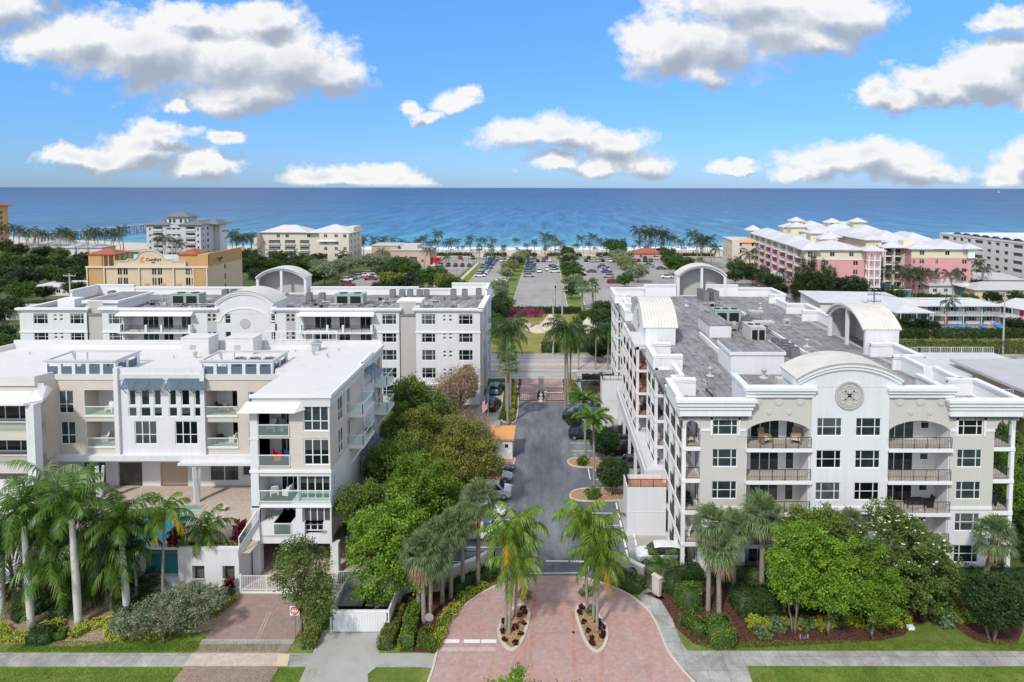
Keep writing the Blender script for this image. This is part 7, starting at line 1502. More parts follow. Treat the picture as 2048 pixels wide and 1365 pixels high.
mb = MB(); rail(mb, [(-.3,-2.3,5.5),(-.3,20,5.5),(12,23.8,5.5),(25.8,23.8,5.5)], 1.1, gap=.35, t=.04, post=2); rail(mb, [(-.3,-2.3,5.5),(11.3,-2.3,5.5)], 1.1, gap=.35, t=.04, post=2); P_('railing', mb, 'frame', H)
# houses by the pink resort
for l, px, py, w, r_ in (('grey roofed bungalow below the pink resort palms',1858,590,15,'greyroof'),('yellow bungalow with grey roof near the right edge',1950,600,24,'greyroof'),('low grey roofed bungalow behind the yellow one',1925,578,22,'greyroof')): house(l, px, py, w, 10, 3.2, 'yellowwall' if 'yellow' in l else 'offwhite', r_, 2.0, 0, 4)
house('white barrel roofed hall behind the right gables', 1640, 640, 24, 20, 4.8, 'offwhite', 'paleroof', 1.5, -6, 4, 'hall')
house('long white tent roofed pavilion in front of the pink resort', 1520, 575, 14, 22, 2.6, 'pinkwall', 'paleroof', 1.4, -6, 3, 'pavilion')
house('terracotta roofed beach pavilion beside the tall palms', 1268, 519, 14, 9, 3.0, 'tanwall', 'terr_roof', 2.2, 0, 2, 'pavilion')
# street lamps and poles
def lamp(px, py, label, h=6.0, m='iron'):
    x, y = at(px, py); o = thing('street_lamp', label, 'street lamp', (x,y,0)); b = MB(); b.cyl(x,y,0,.5,.16,.10,8); b.cyl(x,y,.5,h,.07,.05,8); part('post', b, m, o); b = MB(); b.cyl(x,y,h,h+.45,.16,.26,8); b.cyl(x,y,h+.45,h+.7,.28,.04,8); part('lantern', b, 'galv' if m != 'iron' else 'dark', o)
lamp(1110.7,628,'black street lamp at the near end of the middle parking aisle',7.4); lamp(1190.7,623,'black street lamp beside the two fan palms on the lot',7.0); lamp(1015.5,592.5,'black street lamp on the left green strip of the lot',6.6)
for i, (px, py) in enumerate(((914,566),(926,551),(937,540),(946,532),(953,526))): lamp(px, py, '%s black lamp along the sandy path from the near end' % ordl(i), 6)
def upole(x, y, h, label, arms=1, m='polewood'):
    o = thing('utility_pole', label, 'utility pole', (x,y,0)); b = MB(); b.cyl(x,y,0,h,.20,.14,8); part('post', b, m, o)
    for k in range(arms):
        b = MB(); z = h-.5-k*1.2; b.box(x-1.2,y-.07,z,x+1.2,y+.07,z+.14)
        for s_ in (-1.1,-.5,.5,1.1): b.cyl(x+s_,y,z+.14,z+.42,.05,n=6)
        part('crossarm', b, m, o)
upole(1.25,142.8,13.0,'pale concrete utility pole left of the tall gate palms',1); upole(3.2,143.0,15.6,'weathered utility pole touching the tall gate palms',2)
upole(99.1,144.0,13.5,'concrete utility pole rising in front of the motel',1); upole(58,118,17.6,'dark utility pole with three insulator arms over the right gable',2,'metalgrey'); upole(186,232,16,'wooden pole before the white banded building',2)
upole(-94,131,19,'tall pale pole at the left edge of the picture',1)
def wire(p, q, sag, label):
    pts = [tuple(Vector(p).lerp(Vector(q), t/10)+Vector((0,0,-sag*4*(t/10)*(1-t/10)))) for t in range(11)]; b = MB(); b.tube(pts, .025, 4); o = link('power_line', b.mesh('power_line',['dark']), None, (0,0,0), 0, label, 'power line')
wire((58,118,17.3),(99.1,144,13.2),1.2,'dark power line from the gable pole to the motel pole')
# sand heaps, hedges of the vacant lot
def heap(x, y, rx, ry, h, label, seed):
    r = rng(seed); n, m_ = 22, 9; V = [(0,0,h)]; F = []
    ph = r.random(8)*6
    for j in range(1, m_+1):
        t = j/m_
        for i in range(n):
            a = 2*PI*i/n; k = 1+.16*math.sin(3*a+ph[0])+.09*math.sin(5*a+ph[1]); z = h*(1-t)**1.05*(1+.12*math.sin(4*a+ph[2]+t*5)); V.append((rx*t*k*math.cos(a), ry*t*k*math.sin(a), max(z, -.02)))
    for i in range(n): F.append((0,1+i,1+(i+1)%n))
    me = bpy.data.meshes.new('sand_heap')
    for j in range(m_-1):
        for i in range(n): F.append((1+j*n+i,1+(j+1)*n+i,1+(j+1)*n+(i+1)%n,1+j*n+(i+1)%n))
    me.from_pydata(V, [], F); me.materials.append(M('sand')); me.polygons.foreach_set('use_smooth',[True]*len(F)); me.update(); link('sand_heap', me, None, (x,y,.03), 0, label, 'sand heap')
heap(.8,172,3.6,5.5,3.3,'left of the two large sand heaps on the vacant lot',1); heap(-2.6,168,2.4,4,1.3,'low toe of sand beside the left heap',5); heap(10.6,170,3.4,6.0,3.0,'right of the two large sand heaps on the vacant lot',2); heap(-5.4,173,1.2,4.2,.8,'small narrow ridge of sand at the left of the vacant lot',4)
hedge('hedge', [(-14,190.5),(9.5,190.5)], 1.8, 1.8, 'dark clipped hedge along the near edge of the beach car park', 'leafdark', 40, .16)
o = groundcover('flowering_shrub', [(-12,184.5),(-2,184),(-1.5,187.5),(-12,188.5)], 2600, .17, 'leafmagenta', 'magenta bougainvillea bank in front of the car park hedge', 1.5)
hedge('hedge', [(60,159.8),(91.5,159.8)], 2.0, 2.2, 'dark hedge bounding the motel court, left part', 'leafdark', 40, .16); hedge('hedge', [(93.5,159.8),(118,159.8)], 2.0, 2.2, 'dark hedge bounding the motel court, right part', 'leafdark', 40, .16)
hedge('hedge', [(55,146.0),(150,146.0)], 1.6, 2.6, 'long light green clipped hedge across the street from the motel', 'leafolive', 34, .17)
hedge('hedge', [(-150,188),(-92,176)], 2.2, 2.6, 'clipped hedge at the left edge beside the side street', 'leafmid', 34, .17); hedge('hedge', [(-175,226),(-120,214)], 2.2, 2.8, 'dark hedge in front of the white roofed houses on the left', 'leafdark', 30, .18)
sheet('road', [(-260,158),(-88,142),(-88,150),(-260,172)], .05, 'oldasphalt')
sheet('road', [(-300,200),(-130,190),(-120,180),(-100,172),(-96,178),(-130,197),(-300,212)], .05, 'oldasphalt')
# beach umbrellas and bathers
def umbrella(i, x, y, m, cn):
    k = ('umb', m)
    if k not in _WC:
        a = MB(); n = 8; a.add([(1.3*math.cos(2*PI*j/n),1.3*math.sin(2*PI*j/n),1.9) for j in range(n)]+[(0,0,2.5)]+[(0,0,2.42)], [(j,(j+1)%n,n) for j in range(n)]+[((j+1)%n,j,n+1) for j in range(n)]); b = MB(); b.cyl(0,0,0,2.45,.04,n=6); _WC[k] = (a.mesh('canopy',[m]), b.mesh('pole',['signwhite']))
    o = thing('beach_umbrella', '%s beach umbrella, %s of its colour counting from the north' % (cn, ordl(i)), 'beach umbrella', (x,y,.1), 0, 'umbrellas on the beach'); link('canopy', _WC[k][0], o); link('pole', _WC[k][1], o)
cnt = {}
for x in sorted(random.uniform(-75,95) for _ in range(44)):
    m, cn = random.choice([('blueplastic','blue'),('blueplastic','blue'),('clothred','red'),('clothwhite','white'),('teal','teal')]); i = cnt.get(cn,0); cnt[cn] = i+1; umbrella(i, x, random.uniform(356,382), m, cn)
def person(i, x, y, cloth, cn):
    k = ('person', cloth)
    if k not in _WC:
        me = bpy.data.meshes.new('body'); J = [(0,0,.95),(0,0,1.2),(0,0,1.42),(0,0,1.52),(0,0,1.66),(.19,0,1.38),(.27,.02,1.12),(.28,.08,.86),(-.19,0,1.38),(-.27,.02,1.12),(-.28,.08,.86),(.10,0,.90),(.11,.02,.48),(.11,.10,.04),(-.10,0,.90),(-.11,-.06,.48),(-.11,-.12,.04)]
        E_ = [(0,1),(1,2),(2,3),(3,4),(2,5),(5,6),(6,7),(2,8),(8,9),(9,10),(0,11),(11,12),(12,13),(0,14),(14,15),(15,16)]; me.from_pydata(J, E_, []); o = bpy.data.objects.new('t', me); COL.objects.link(o); o.modifiers.new('s','SKIN'); Rr = [.13,.13,.14,.055,.10,.06,.045,.035,.06,.045,.035,.085,.06,.04,.085,.06,.04]
        for v, r_ in zip(me.skin_vertices[0].data, Rr): v.radius = (r_, r_*.8)
        me.skin_vertices[0].data[0].use_root = True; o.modifiers.new('d','SUBSURF').levels = 1; dg = bpy.context.evaluated_depsgraph_get(); m2 = bpy.data.meshes.new_from_object(o.evaluated_get(dg)); m2.name = 'body'; bpy.data.objects.remove(o); m2.materials.clear(); m2.materials.append(M('skin')); m2.materials.append(M(cloth))
        for p in m2.polygons:
            if .62 < p.center.z < 1.36 and abs(p.center.x) < .21: p.material_index = 1
        _WC[k] = m2
    link('person', _WC[k], None, (x,y,.1), random.uniform(0,6.28), 'bather in %s standing on the sand, %s from the north in that colour' % (cn, ordl(i)), 'person', 'people on the beach')
cnt = {}
for x in sorted(random.uniform(-72,92) for _ in range(36)):
    m, cn = random.choice([('clothred','red'),('clothblue','blue'),('clothwhite','white')]); i = cnt.get(cn,0); cnt[cn] = i+1; person(i, x, random.uniform(352,388), m, cn)
o = thing('sailboat', 'tiny white sailboat on the horizon at the right', 'sailboat', (3630,5400,0)); b = MB(); b.add([(3622,5400,.5),(3638,5400,.5),(3635,5400,-.5),(3625,5400,-.5),(3622,5403,.5),(3638,5403,.5),(3635,5403,-.5),(3625,5403,-.5)], [(0,3,2,1),(4,5,6,7),(0,1,5,4),(1,2,6,5),(3,0,4,7)]); part('hull', b, 'signwhite', o); b = MB(); b.add([(3629,5400,1),(3636,5400,1),(3629,5400,24),(3629,5400.3,1),(3636,5400.3,1),(3629,5400.3,24)], [(0,1,2),(5,4,3),(0,3,4,1),(1,4,5,2)]); part('sail', b, 'signwhite', o)
# cars of the beach lot
PAINTS = [('paintwhite','white'),('paintsilver','silver'),('paintblack','black'),('paintgrey','grey'),('paintred','dark red'),('paintblue','blue'),('paintteal','teal blue'),('paintbeige','beige')]
def carrow(tag_, spots, seed, kinds=('sedan','suv','sedan','suv','pickup'), ang=0, lod=0):
    random.seed(seed); seen = {}
    for i, s_ in enumerate(spots):
        x, y = s_[0], s_[1]; k = random.choice(kinds); p, cn = random.choice(PAINTS[:4]+PAINTS)
        if len(s_) > 2: k, p, cn = s_[2]
        a = ang+(180 if random.random() < .4 else 0)+random.uniform(-2,2)
        car(k, p, (x+random.uniform(-.3,.3), y, .05), a, '%s %s, %s %s' % (cn, {'sedan':'sedan','suv':'SUV','pickup':'pickup'}[k], ordl(i), tag_), lod, 'cars in the beach car park')
W = ('suv','paintwhite','white'); Sv = ('sedan','paintsilver','silver')
carrow('from the near end beside the sandy path', [(-27.0,268.8,W)]+[(-27.2,272+i*2.8) for i in range(1,24) if i not in (3,11)], 1)
carrow('along the left side of the first tree strip', [(-17.8,249,W),(-17.6,255),(-17.6,277),(-17.4,283),(-17.4,300),(-17.4,303),(-17.4,309)], 2)
carrow('along the right side of the first tree strip', [(-7.6,269,('suv','paintsilver','silver')),(-7.8,284,('suv','paintteal','teal blue')),(-7.8,287),(-7.8,292.5),(-7.8,295.5),(-7.8,301),(-7.8,304),(-7.8,309.5),(-7.8,315),(-7.8,318)], 3)
carrow('in the open middle aisle', [(-3.2,283.4,W),(-.2,290.6,W)], 4, ang=90)
carrow('along the left side of the second tree strip', [(2.8,283,W),(2.8,286,Sv),(2.8,290),(2.8,293),(2.8,296),(2.8,299,('suv','paintblack','black')),(2.8,302)], 5)
carrow('along the right side of the second tree strip', [(13.6,249.6,('sedan','paintred','dark red')),(13.8,273,('suv','paintblack','black')),(13.8,276),(13.8,290),(13.8,305)], 6)
carrow('in the aisle right of the second tree strip', [(18.5,283.6,('sedan','paintgrey','grey'))], 7)
carrow('along the left side of the third tree strip', [(24.6,251.4,('suv','paintred','dark red')),(24.7,267.5,('suv','paintbeige','beige')),(25.2,283,('sedan','paintblue','blue')),(24.8,286,Sv),(24.8,289,W),(24.8,292,Sv),(24.8,296,('pickup','paintblack','black')),(24.8,299),(24.8,303)], 8)
carrow('right of the third tree strip', [(47.5,265.9,W),(46.5,302.2,Sv),(46.5,305.2),(50.5,295,('sedan','paintgrey','grey'))], 9)
carrow('from the left in the far row by the beach', [(-22+i*2.9,324+(i % 3)) for i in range(26) if i not in (4,9,13)], 10, ang=90)
carrow('from the left in the last row before the beach', [(-44+i*3.1,337) for i in range(36) if i % 7 not in (1, 3, 6)], 11, ang=90)
carrow('from the near end of the small park behind the gable', [(-72.5,243,('pickup','paintred','dark red')),(-68.5,259,('pickup','paintred','dark red')),(-77,256,W),(-76,262,Sv),(-75.5,266),(-74.5,270),(-73.5,275),(-72,281),(-71,286),(-69.8,291)], 12)
carrow('from the left in the row before the fire station', [(-52+i*3.2,305) for i in range(6)], 13, ang=90)

for k_, (xa, xb) in enumerate(((-58,-40),(-33,-22),(-16,-6),(0,18),(26,36),(42,58),(66,88))): hedge('hedge', [(xa,352),((xa+xb)/2,354),(xb,352)], 2.5, 1.3, '%s sea grape thicket from the north at the back of the beach' % ORD[k_], 'fardark', lump=.35, dens=14, size=.3, group='sea grape thickets')
# ---------------------------------------------------------------- planting
def zat(px, py, y):
    d = _f + _r * ((px - CX) / FPX) + _u * ((CY - py) / FPX); return CAMH + d.z * y / d.y
B_ = lambda *a: list(a)
treemesh('ficus', [(0,0,5.4,3.2,3.2,3.2),(2.2,-.8,4.6,2.3,2.3,2.4),(-2.2,-.6,4.4,2.3,2.2,2.5),(.4,-2.2,3.6,2.4,1.9,2.2),(0,2.0,4.8,2.6,2.2,2.6),(.8,.4,7.4,1.9,1.8,1.7),(-1.4,1,6.8,1.7,1.7,1.6)], 4.2, 30000, .115, 'leafbright', .28, 330, r0=.24, seed=11, limbs=10)
treemesh('ficus_deep', [(0,0,6.0,3.0,3.0,3.0),(2.0,-.8,5.0,2.2,2.3,2.3),(-2.0,-.9,5.2,2.2,2.2,2.2),(.4,1.8,7.4,2.2,2.0,2.0),(-1.2,.4,8.6,1.6,1.6,1.5)], 4.6, 25000, .12, 'leafmid', .29, 280, r0=.22, seed=12)
treemesh('olive', [(0,0,6.0,3.0,3.0,2.9),(1.9,-1,5.0,2.0,2.0,2.2),(-2.0,-.4,5.2,2.1,2.0,2.0),(.6,1.4,7.6,1.9,1.9,1.7),(-.8,-1.8,4.8,2,1.5,1.8),(2.4,1,6.6,1.3,1.3,1.2)], 4.4, 25000, .105, 'leafolive', .29, 260, r0=.2, seed=13)
treemesh('pinkbare', [(0,0,5.4,2.5,2.4,2.2),(1.2,.6,6.2,1.6,1.6,1.3),(-1.3,-.5,5.8,1.5,1.5,1.3)], 3.2, 6500, .085, 'leafpink', .42, 260, r0=.16, seed=14, limbs=40)
treemesh('oak', [(0,0,5.6,2.0,2.0,1.5),(1.9,-.4,4.4,1.4,1.4,1.0),(-1.7,-.3,4.2,1.5,1.4,1.1),(-.2,-.4,3.6,1.8,1.6,1.0),(.3,.3,7.0,1.2,1.2,.9),(-2.6,-.2,3.2,1.0,1.0,.7)], 3.0, 9500, .10, 'magleaf', .26, 200, r0=.15, seed=15, limbs=12)
treemesh('laurel', [(0,0,7.3,1.9,1.9,2.4),(1.2,-.6,5.8,1.6,1.6,1.9),(-1.3,-.5,6.0,1.6,1.6,2.0),(.1,.9,8.6,1.5,1.5,1.5),(-.1,-1.2,5.2,1.5,1.2,1.4)], 3.6, 21000, .10, 'leafbright', .25, 200, r0=.17, seed=16, multi=3, limbs=12)
treemesh('laurel_b', [(0,0,6.4,2.3,2.2,2.2),(1.5,-.5,5.2,1.6,1.6,1.8),(-1.4,-.6,5.0,1.5,1.6,1.8),(.2,.6,8.2,1.6,1.5,1.5),(.3,-1.3,4.2,1.5,1.2,1.4)], 3.0, 20000, .10, 'leafbright', .25, 195, r0=.2, seed=17, limbs=12)
treemesh('magnolia', [(0,0,6.6,3.2,3.0,3.0),(2.6,-.8,5.0,2.4,2.2,2.6),(-2.4,-.6,5.4,2.3,2.2,2.6),(.2,.8,9.2,2.0,1.9,1.5),(1.2,-1.8,4.0,2.6,1.8,2.2),(3.8,-.4,3.4,1.6,1.6,1.8),(-2,-1,3.6,1.8,1.6,1.8)], 5.0, 26000, .12, 'magleaf', .26, 300, r0=.24, seed=18, limbs=14)
treemesh('silver', [(0,0,2.3,2.2,1.6,1.1),(1.9,.2,2.2,1.7,1.3,1.0),(-2.0,-.1,2.0,1.6,1.3,.9),(3.0,.4,2.6,1.0,.9,.7),(.6,.5,3.1,1.4,1.1,.7),(-3.0,0,1.6,.9,.8,.6)], 1.6, 15000, .085, 'leafgrey', .20, 200, r0=.12, seed=19, multi=3, limbs=10)
treemesh('ball', [(0,0,2.9,1.75,1.75,1.5)], 2.0, 15000, .075, 'leafdark', .09, 900, r0=.13, seed=20, multi=3, limbs=8, shell=.93)
for k, (lm, sd_) in enumerate((('farmid',31),('farbright',32),('fardark',33),('leafgrey',34),('leafolive',35))):
    r = rng(sd_); bl = [(0,0,5.0,3.6,3.6,2.6)]+[(2.6*math.cos(a)+r.normal(0,.3), 2.6*math.sin(a)+r.normal(0,.3), 4.4+r.random()*1.6, 1.7+.6*r.random(), 1.7+.6*r.random(), 1.4+.5*r.random()) for a in np.arange(0,6.28,1.05)]
    treemesh('far%d' % k, bl, 3.0, 5200, .26, lm, .36, 200, r0=.25, seed=sd_, limbs=8)
treemesh('casuarina', [(0,0,4.5,2.2,2.2,3.2),(.5,0,8.2,1.5,1.5,2.6),(-1.2,.4,6,1.5,1.5,2.2),(.2,.1,11,.8,.8,1.8)], 8.0, 9000, .16, 'farmid', .42, 240, r0=.22, seed=41, limbs=16)
def tr(key, px, py, label, sc=1.0, group=None): x, y = at(px, py); return tree(key, (x,y), label, group, None, sc)
tree('ficus', (-13.4,56.4), 'bright green ficus nearest the dumpster enclosure', None, 1.0, 1.0)
tree('ficus', (-12.6,65.0), 'bright green ficus behind the cabbage palms left of the drive', None, 2.6, 1.06)
tree('olive', (-9.3,72.8), 'olive green tree overhanging the drive beside the hut', None, .6, 1.1)
tree('olive', (-13.4,77.5), 'olive green tree between the hut and the white house', None, 2.2, 1.12)
tree('ficus_deep', (-16.2,71.0), 'deep green tree against the balconies of the white house', None, 3.0, .98)
tree('ficus_deep', (-16.3,84.5), 'tall deep green tree in front of the rear condominium', None, 1.1, 1.18)
tree('ficus_deep', (-17.8,79.5), 'dark leaning tree close behind the white house', None, 5.0, .95)
tree('ficus_deep', (-13.5,103.5), 'low dark green tree at the foot of the rear condominium', None, 4.0, .80)
tree('pinkbare', (-13.2,97.0), 'nearly bare pinkish tree in front of the rear condominium', None, .3, 1.25)
tree('pinkbare', (-9.8,84.5), 'thin dry twigged tree beside the orange roofed hut', None, 2.1, .95)
tree('ficus_deep', (-16.5,62.0), 'deep green ficus hiding the garage of the white house', None, 2.0, .85)
x, y = at(598,1272); tree('oak', (x+.2,y), 'small dark oak on the verge beside the do not enter sign', None, 2.4, 1.02)
tr('laurel', 1589, 1267, 'multi stemmed bright green tree in the red mulch bed, second trunk group', .92)
tr('laurel_b', 1656, 1271, 'single stemmed bright tree in the middle of the red mulch bed', .88)
tr('laurel_b', 1744, 1278, 'bright tree with flared pale trunk at the right of the mulch bed', .80)
x, y = at(1790,1240); tree('magnolia', (x,y), 'large dark magnolia dotted with white blossoms before the right condominium', None, .4, .93)
x, y = at(1660,1215); tree('ficus_deep', (x-.5,y), 'deep green tree behind the bright ones against the right condominium', None, 1.7, .92)
x, y = at(1850,1235); tree('magnolia', (x,y), 'lower dark magnolia right of the large one', None, 2.8, .66)
x, y = at(330,1283); tree('silver', (x,y), 'spreading silvery shrub tree left of the gated driveway', None, .1, 1.0)
x, y = at(392,1232); tree('silver', (x,y+1), 'grey green shrub tree behind the silvery one by the white podium', None, 2.9, .62)
tree('ball', (7.55,86.0), 'clipped round tree on the farther stone island', None, 0, 1.02); tree('ball', (7.7,76.6), 'clipped round tree on the nearer stone island', None, 1.5, .98)
tree('ball', (3.9,97.2), 'clipped round bush beside the dark cars near the gate', None, 1, .62)
x, y = at(1985,1282); tree('ball', (x,y), 'large clipped round tree on the lawn at the lower right', None, 2, 1.18)
tree('laurel_b', (46.6,66), 'green tree at the right corner behind the beige tower', None, 1, 1.05); tree('ficus_deep', (47.5,74), 'deep green tree right of the corner balconies', None, 1, 1.15); tree('ficus_deep', (50,58), 'dark green tree at the right edge in front of the corner', None, 1, .8)
for k_, (px, pt, l) in enumerate(((1030,1346,'green tree top at the bottom edge, left one'),(1098,1350,'green tree top at the bottom edge, middle one'),(1135,1356,'small green tree top at the bottom edge, right one'))): x_ = (px-1095)/1340*34*1.0; tree('laurel', (x_,34.0), l, None, k_*2.1, zat(px,pt+24,34.0)/10.15)
# far trees
FT = [('left wood',(('far0',15,575,1.1),('far2',55,585,1.15),('far1',100,572,1.0),('far0',140,583,1.1),('far2',165,565,1.0),('far1',20,545,1.1),('far0',62,550,1.1),('far1',108,545,1.05),('far0',150,552,1.0),('far2',85,528,1.1),('far0',35,522,1.1),('far1',120,527,1.0),('far0',5,512,1.1),('far2',165,535,.9),('far0',0,600,1.0),('far1',40,608,.9),('far2',90,605,.7),('far0',150,600,.8),('far1',-10,562,1.2),('far2',130,560,1.1))),
 ('belt behind the inn',(('far2',498,560,1.1),('far0',512,548,1.1),('far1',540,556,1.0),('far2',566,550,1.0),('far0',590,562,1.1),('far1',618,548,1.0),('far2',480,535,1.0),('far0',505,530,1.0),('far1',560,536,1.0),('far0',600,540,.9),('far2',636,536,.9),('far3',650,572,1.1),('far3',672,560,1.05),('far3',700,548,1.0),('far3',636,556,1.0),('far2',625,575,.8),('far3',742,545,1.05),('far3',760,540,.9),('far2',690,535,.8),('far0',520,575,.9))),
 ('green grove before the small car park',(('far1',795,560,1.2),('far1',820,565,1.05),('far0',775,572,1.0),('far4',785,590,1.0),('far2',810,596,.95),('far1',865,585,1.15),('far4',890,592,1.0),('far0',905,600,.9),('far2',835,582,.9),('far3',765,530,.9),('far0',850,606,.7),('far2',760,600,.8),('far1',790,612,.7))),
 ('first tree strip of the beach car park',(('far3',998,592,.72),('far3',1001,600,.6),('far3',1013,562,.7),('far4',1018,553,.7),('far3',1025,545,.75),('far0',1031,538,.7),('far3',1038,531,.75),('far3',1044,525,.8),('far2',1050,520,.7),('far3',1035,527,.7),('far2',1000,620,.6))),
 ('second tree strip of the beach car park',(('far0',1143,600,.6),('far3',1140,583,.72),('far3',1150,575,.65),('far1',1142,566,.85),('far0',1139,556,.85),('far3',1141,546,.7),('far0',1138,536,.75),('far3',1137,528,.7),('far1',1136,521,.8),('far0',1133,516,.8))),
 ('third tree strip of the beach car park',(('far1',1250,578,.75),('far3',1276,566,.95),('far3',1262,557,.85),('far4',1255,549,.8),('far3',1246,540,.85),('far3',1241,533,.85),('far3',1236,527,.9),('far1',1232,517,1.1),('far0',1226,511,1.1),('far2',1240,506,.9))),
 ('right side of the beach car park',(('far1',1352,552,1.1),('far0',1368,547,.95),('far0',1340,540,.9),('far1',1334,524,.9),('far2',1322,515,.7),('far0',1490,560,.9),('far1',1472,552,.9),('far2',1505,572,.9),('far0',1530,580,.85),('far2',1548,588,.85),('far0',1470,572,.8),('far2',1560,600,.7))),
 ('gardens before the pink resort',(('far2',1700,612,1.25),('far2',1712,606,.8),('far2',1760,610,.7),('far0',1790,612,.7),('far0',1850,616,.6),('far1',1880,618,.6),('far1',1940,614,.55),('far2',1985,612,.6),('far0',2030,612,.6),('far2',1960,590,.7),('far0',1820,645,.5),('far2',1835,668,.62),('far2',1862,670,.5),('far2',2030,672,.6),('far2',1800,668,.6),('far0',1775,690,.7),('far2',2005,562,.6))),
 ('edge of the vacant lot',(('far0',1205,640,.7),('far1',1190,655,.65),('far0',1210,670,.8),('far2',1222,690,.8),('far0',1200,700,.6),('far0',1002,640,.8),('far2',990,655,.8),('far0',995,690,.7),('far1',985,670,.7),('far2',1215,712,.7),('far2',1196,725,.5),('far0',1175,650,.5))),
 ('left street side',(('far0',20,640,.8),('far2',-10,660,.8),('far1',15,720,.7),('far0',30,745,.6),('far2',5,700,.7)))]
KN = {'far0':'mid green','far1':'bright green','far2':'dark green','far3':'silver grey','far4':'olive green'}
for nm, L in FT:
    c = {}
    for key, px, py, s_ in L:
        k = KN[key]; i = c.get(k, 0); c[k] = i+1; x, y = at(px, py); random.seed(int(px*7+py)); tree(key, (x,y), '%s tree, %s in the %s' % (k, ordl(i), nm), nm, None, s_*.98)
for i, (px, py, s_) in enumerate(((1606,600,1.05),(1625,604,1.15),(1645,598,1.0),(1592,606,.85),(1668,600,.8),(1658,604,.9))): tr('casuarina', px, py, 'feathery grey green pine, %s of the screen before the pink resort' % ordl(i), s_, 'feathery pines')
# ---------------------------------------------------------------- palms
for k in range(4): palm_type('cocofar%d' % k, 'coconut', 10.5, ((1.4,.4),(-1.2,.6),(.4,-1.4),(2.2,0))[k], 50+k, 1.18, .42, ['farpalm','deadfrond'], .06)
palm_type('sabalfar', 'sabal', 6.0, (.2,.1), 60, 1.5, .5)
palm_type('date', 'coconut', 8, (0,0), 61, 1.25, .7, ['fronddark','frondlime'])
def farpalm(i, px, pb, pt, nm, key=None, grp=None):
    x, y = at(px, pb); zt = zat(px, pt, y); key = key or 'cocofar%d' % (i % 4); h0 = {'s':7.0,'d':10.6}.get(key[0], 12.6); random.seed(i*13+int(px)); s_ = max(.3, zt/h0)
    palm(key, (x,y), '%s %s %s' % (ordl(i), {'s':'fan palm'}.get(key[0], 'palm'), nm), grp or nm, random.uniform(0,6.28), s_)
zc_ = lambda u, v: (900+u*.2539, 430+v*.2539); z7_ = lambda u, v: (480+u*.2539, 400+v*.2539); z6_ = lambda u, v: (u*.2539, 380+v*.2539)
L = [(z6_(u,v)[0], 498+w, z6_(u,v)[1]) for u,v,w in ((70,265,2),(100,265,0),(150,300,3),(205,285,0),(240,320,3),(300,320,2),(335,310,-2),(380,330,3),(430,318,0),(470,300,2),(500,290,-3),(540,310,3),(570,320,5),(600,330,8),(690,315,8),(760,282,6),(780,300,2),(830,325,0),(870,320,3),(905,295,2),(955,330,4),(975,275,0))]
for i, (px, pb, pt) in enumerate(sorted(L)): farpalm(i, px, pb+(3 if px < 120 else 6), pt, 'from the left in the row before the pier')
L = [(z6_(u,v)[0], b, z6_(u,v)[1]) for u,v,b in ((1240,348,518),(1295,352,520),(1375,370,520),(1425,405,522),(1830,305,515),(1870,340,520),(1940,350,520),(1990,330,516))]+[(z7_(u,v)[0], b, z7_(u,v)[1]) for u,v,b in ((30,270,518),(90,255,512),(185,310,530),(240,390,542),(440,390,545),(120,390,545),(840,290,525))]
for i, (px, pb, pt) in enumerate(sorted(L)): farpalm(i, px, pb, pt, 'from the left around the beach condominiums')
L = [(z7_(u,v)[0], b, z7_(u,v)[1]) for u,v,b in ((970,275,511),(1040,320,512),(1075,280,508),(1140,280,508),(1215,292,509),(1275,298,509),(1300,330,512),(1380,325,511),(1420,300,506),(1450,272,508),(1490,318,511),(1540,310,508),(1560,240,507),(1595,320,508),(1660,295,508),(1730,300,508),(1745,355,512),(1820,272,508),(1870,296,507),(1930,290,507),(1995,300,507))]
L += [(zc_(u,v)[0], b, zc_(u,v)[1]) for u,v,b in ((410,230,508),(430,265,512),(525,270,510),(610,220,512),(640,280,513),(720,130,507),(742,180,510),(750,255,513),(795,150,507),(1050,155,508),(1105,142,508),(1095,205,510),(1128,248,511),(1155,178,507),(1230,178,506),(1315,183,505),(1375,182,505),(1450,236,512),(1500,82,512),(1530,110,514),(1565,80,510),(1585,100,512),(1610,98,514),(1650,108,513),(1688,125,512),(1715,150,512),(1755,160,508),(1540,235,516),(1825,252,508),(1860,270,508),(1950,112,525),(1975,150,530),(1990,180,512),(2035,165,512))]
r4 = random.Random(8); L += [(735+i*27+r4.uniform(-12,12), 508+r4.uniform(0,9), r4.uniform(474,492)) for i in range(27)]
for i, (px, pb, pt) in enumerate(sorted(L)): farpalm(i, px, pb, pt, 'along the shore, counted from the cream condominium', grp='coconut palms along the beach')
L = [(z7_(u,v)[0], b, z7_(u,v)[1]) for u,v,b in ((810,392,535),(828,420,537),(1100,378,530),(1450,355,540),(1610,420,545),(840,515,562),(800,590,585),(1440,610,600),(1410,640,604))]
for i, (px, pb, pt) in enumerate(sorted(L)): farpalm(i, px, pb, pt, 'in the car parks behind the gable, from the left')
zp_ = lambda u, v: (1400+u*.1758, 420+v*.1758); zr_ = lambda u, v: (1700+u*.2345, 420+v*.2345)
L = [(zp_(u,v)[0], b, zp_(u,v)[1]) for u,v,b in ((20,300,532),(130,285,535),(150,390,540),(430,520,540),(365,545,540),(735,610,572),(870,650,580),(940,720,592),(700,650,574))]
for i, (px, pb, pt) in enumerate(sorted(L)): farpalm(i, px, pb, pt, 'from the left before the pink balconies')
x, y = at(1499, 550); palm('date', (x,y), 'large date palm at the corner of the pink resort car park', None, 0, zat(1499,492,y)/10.6)
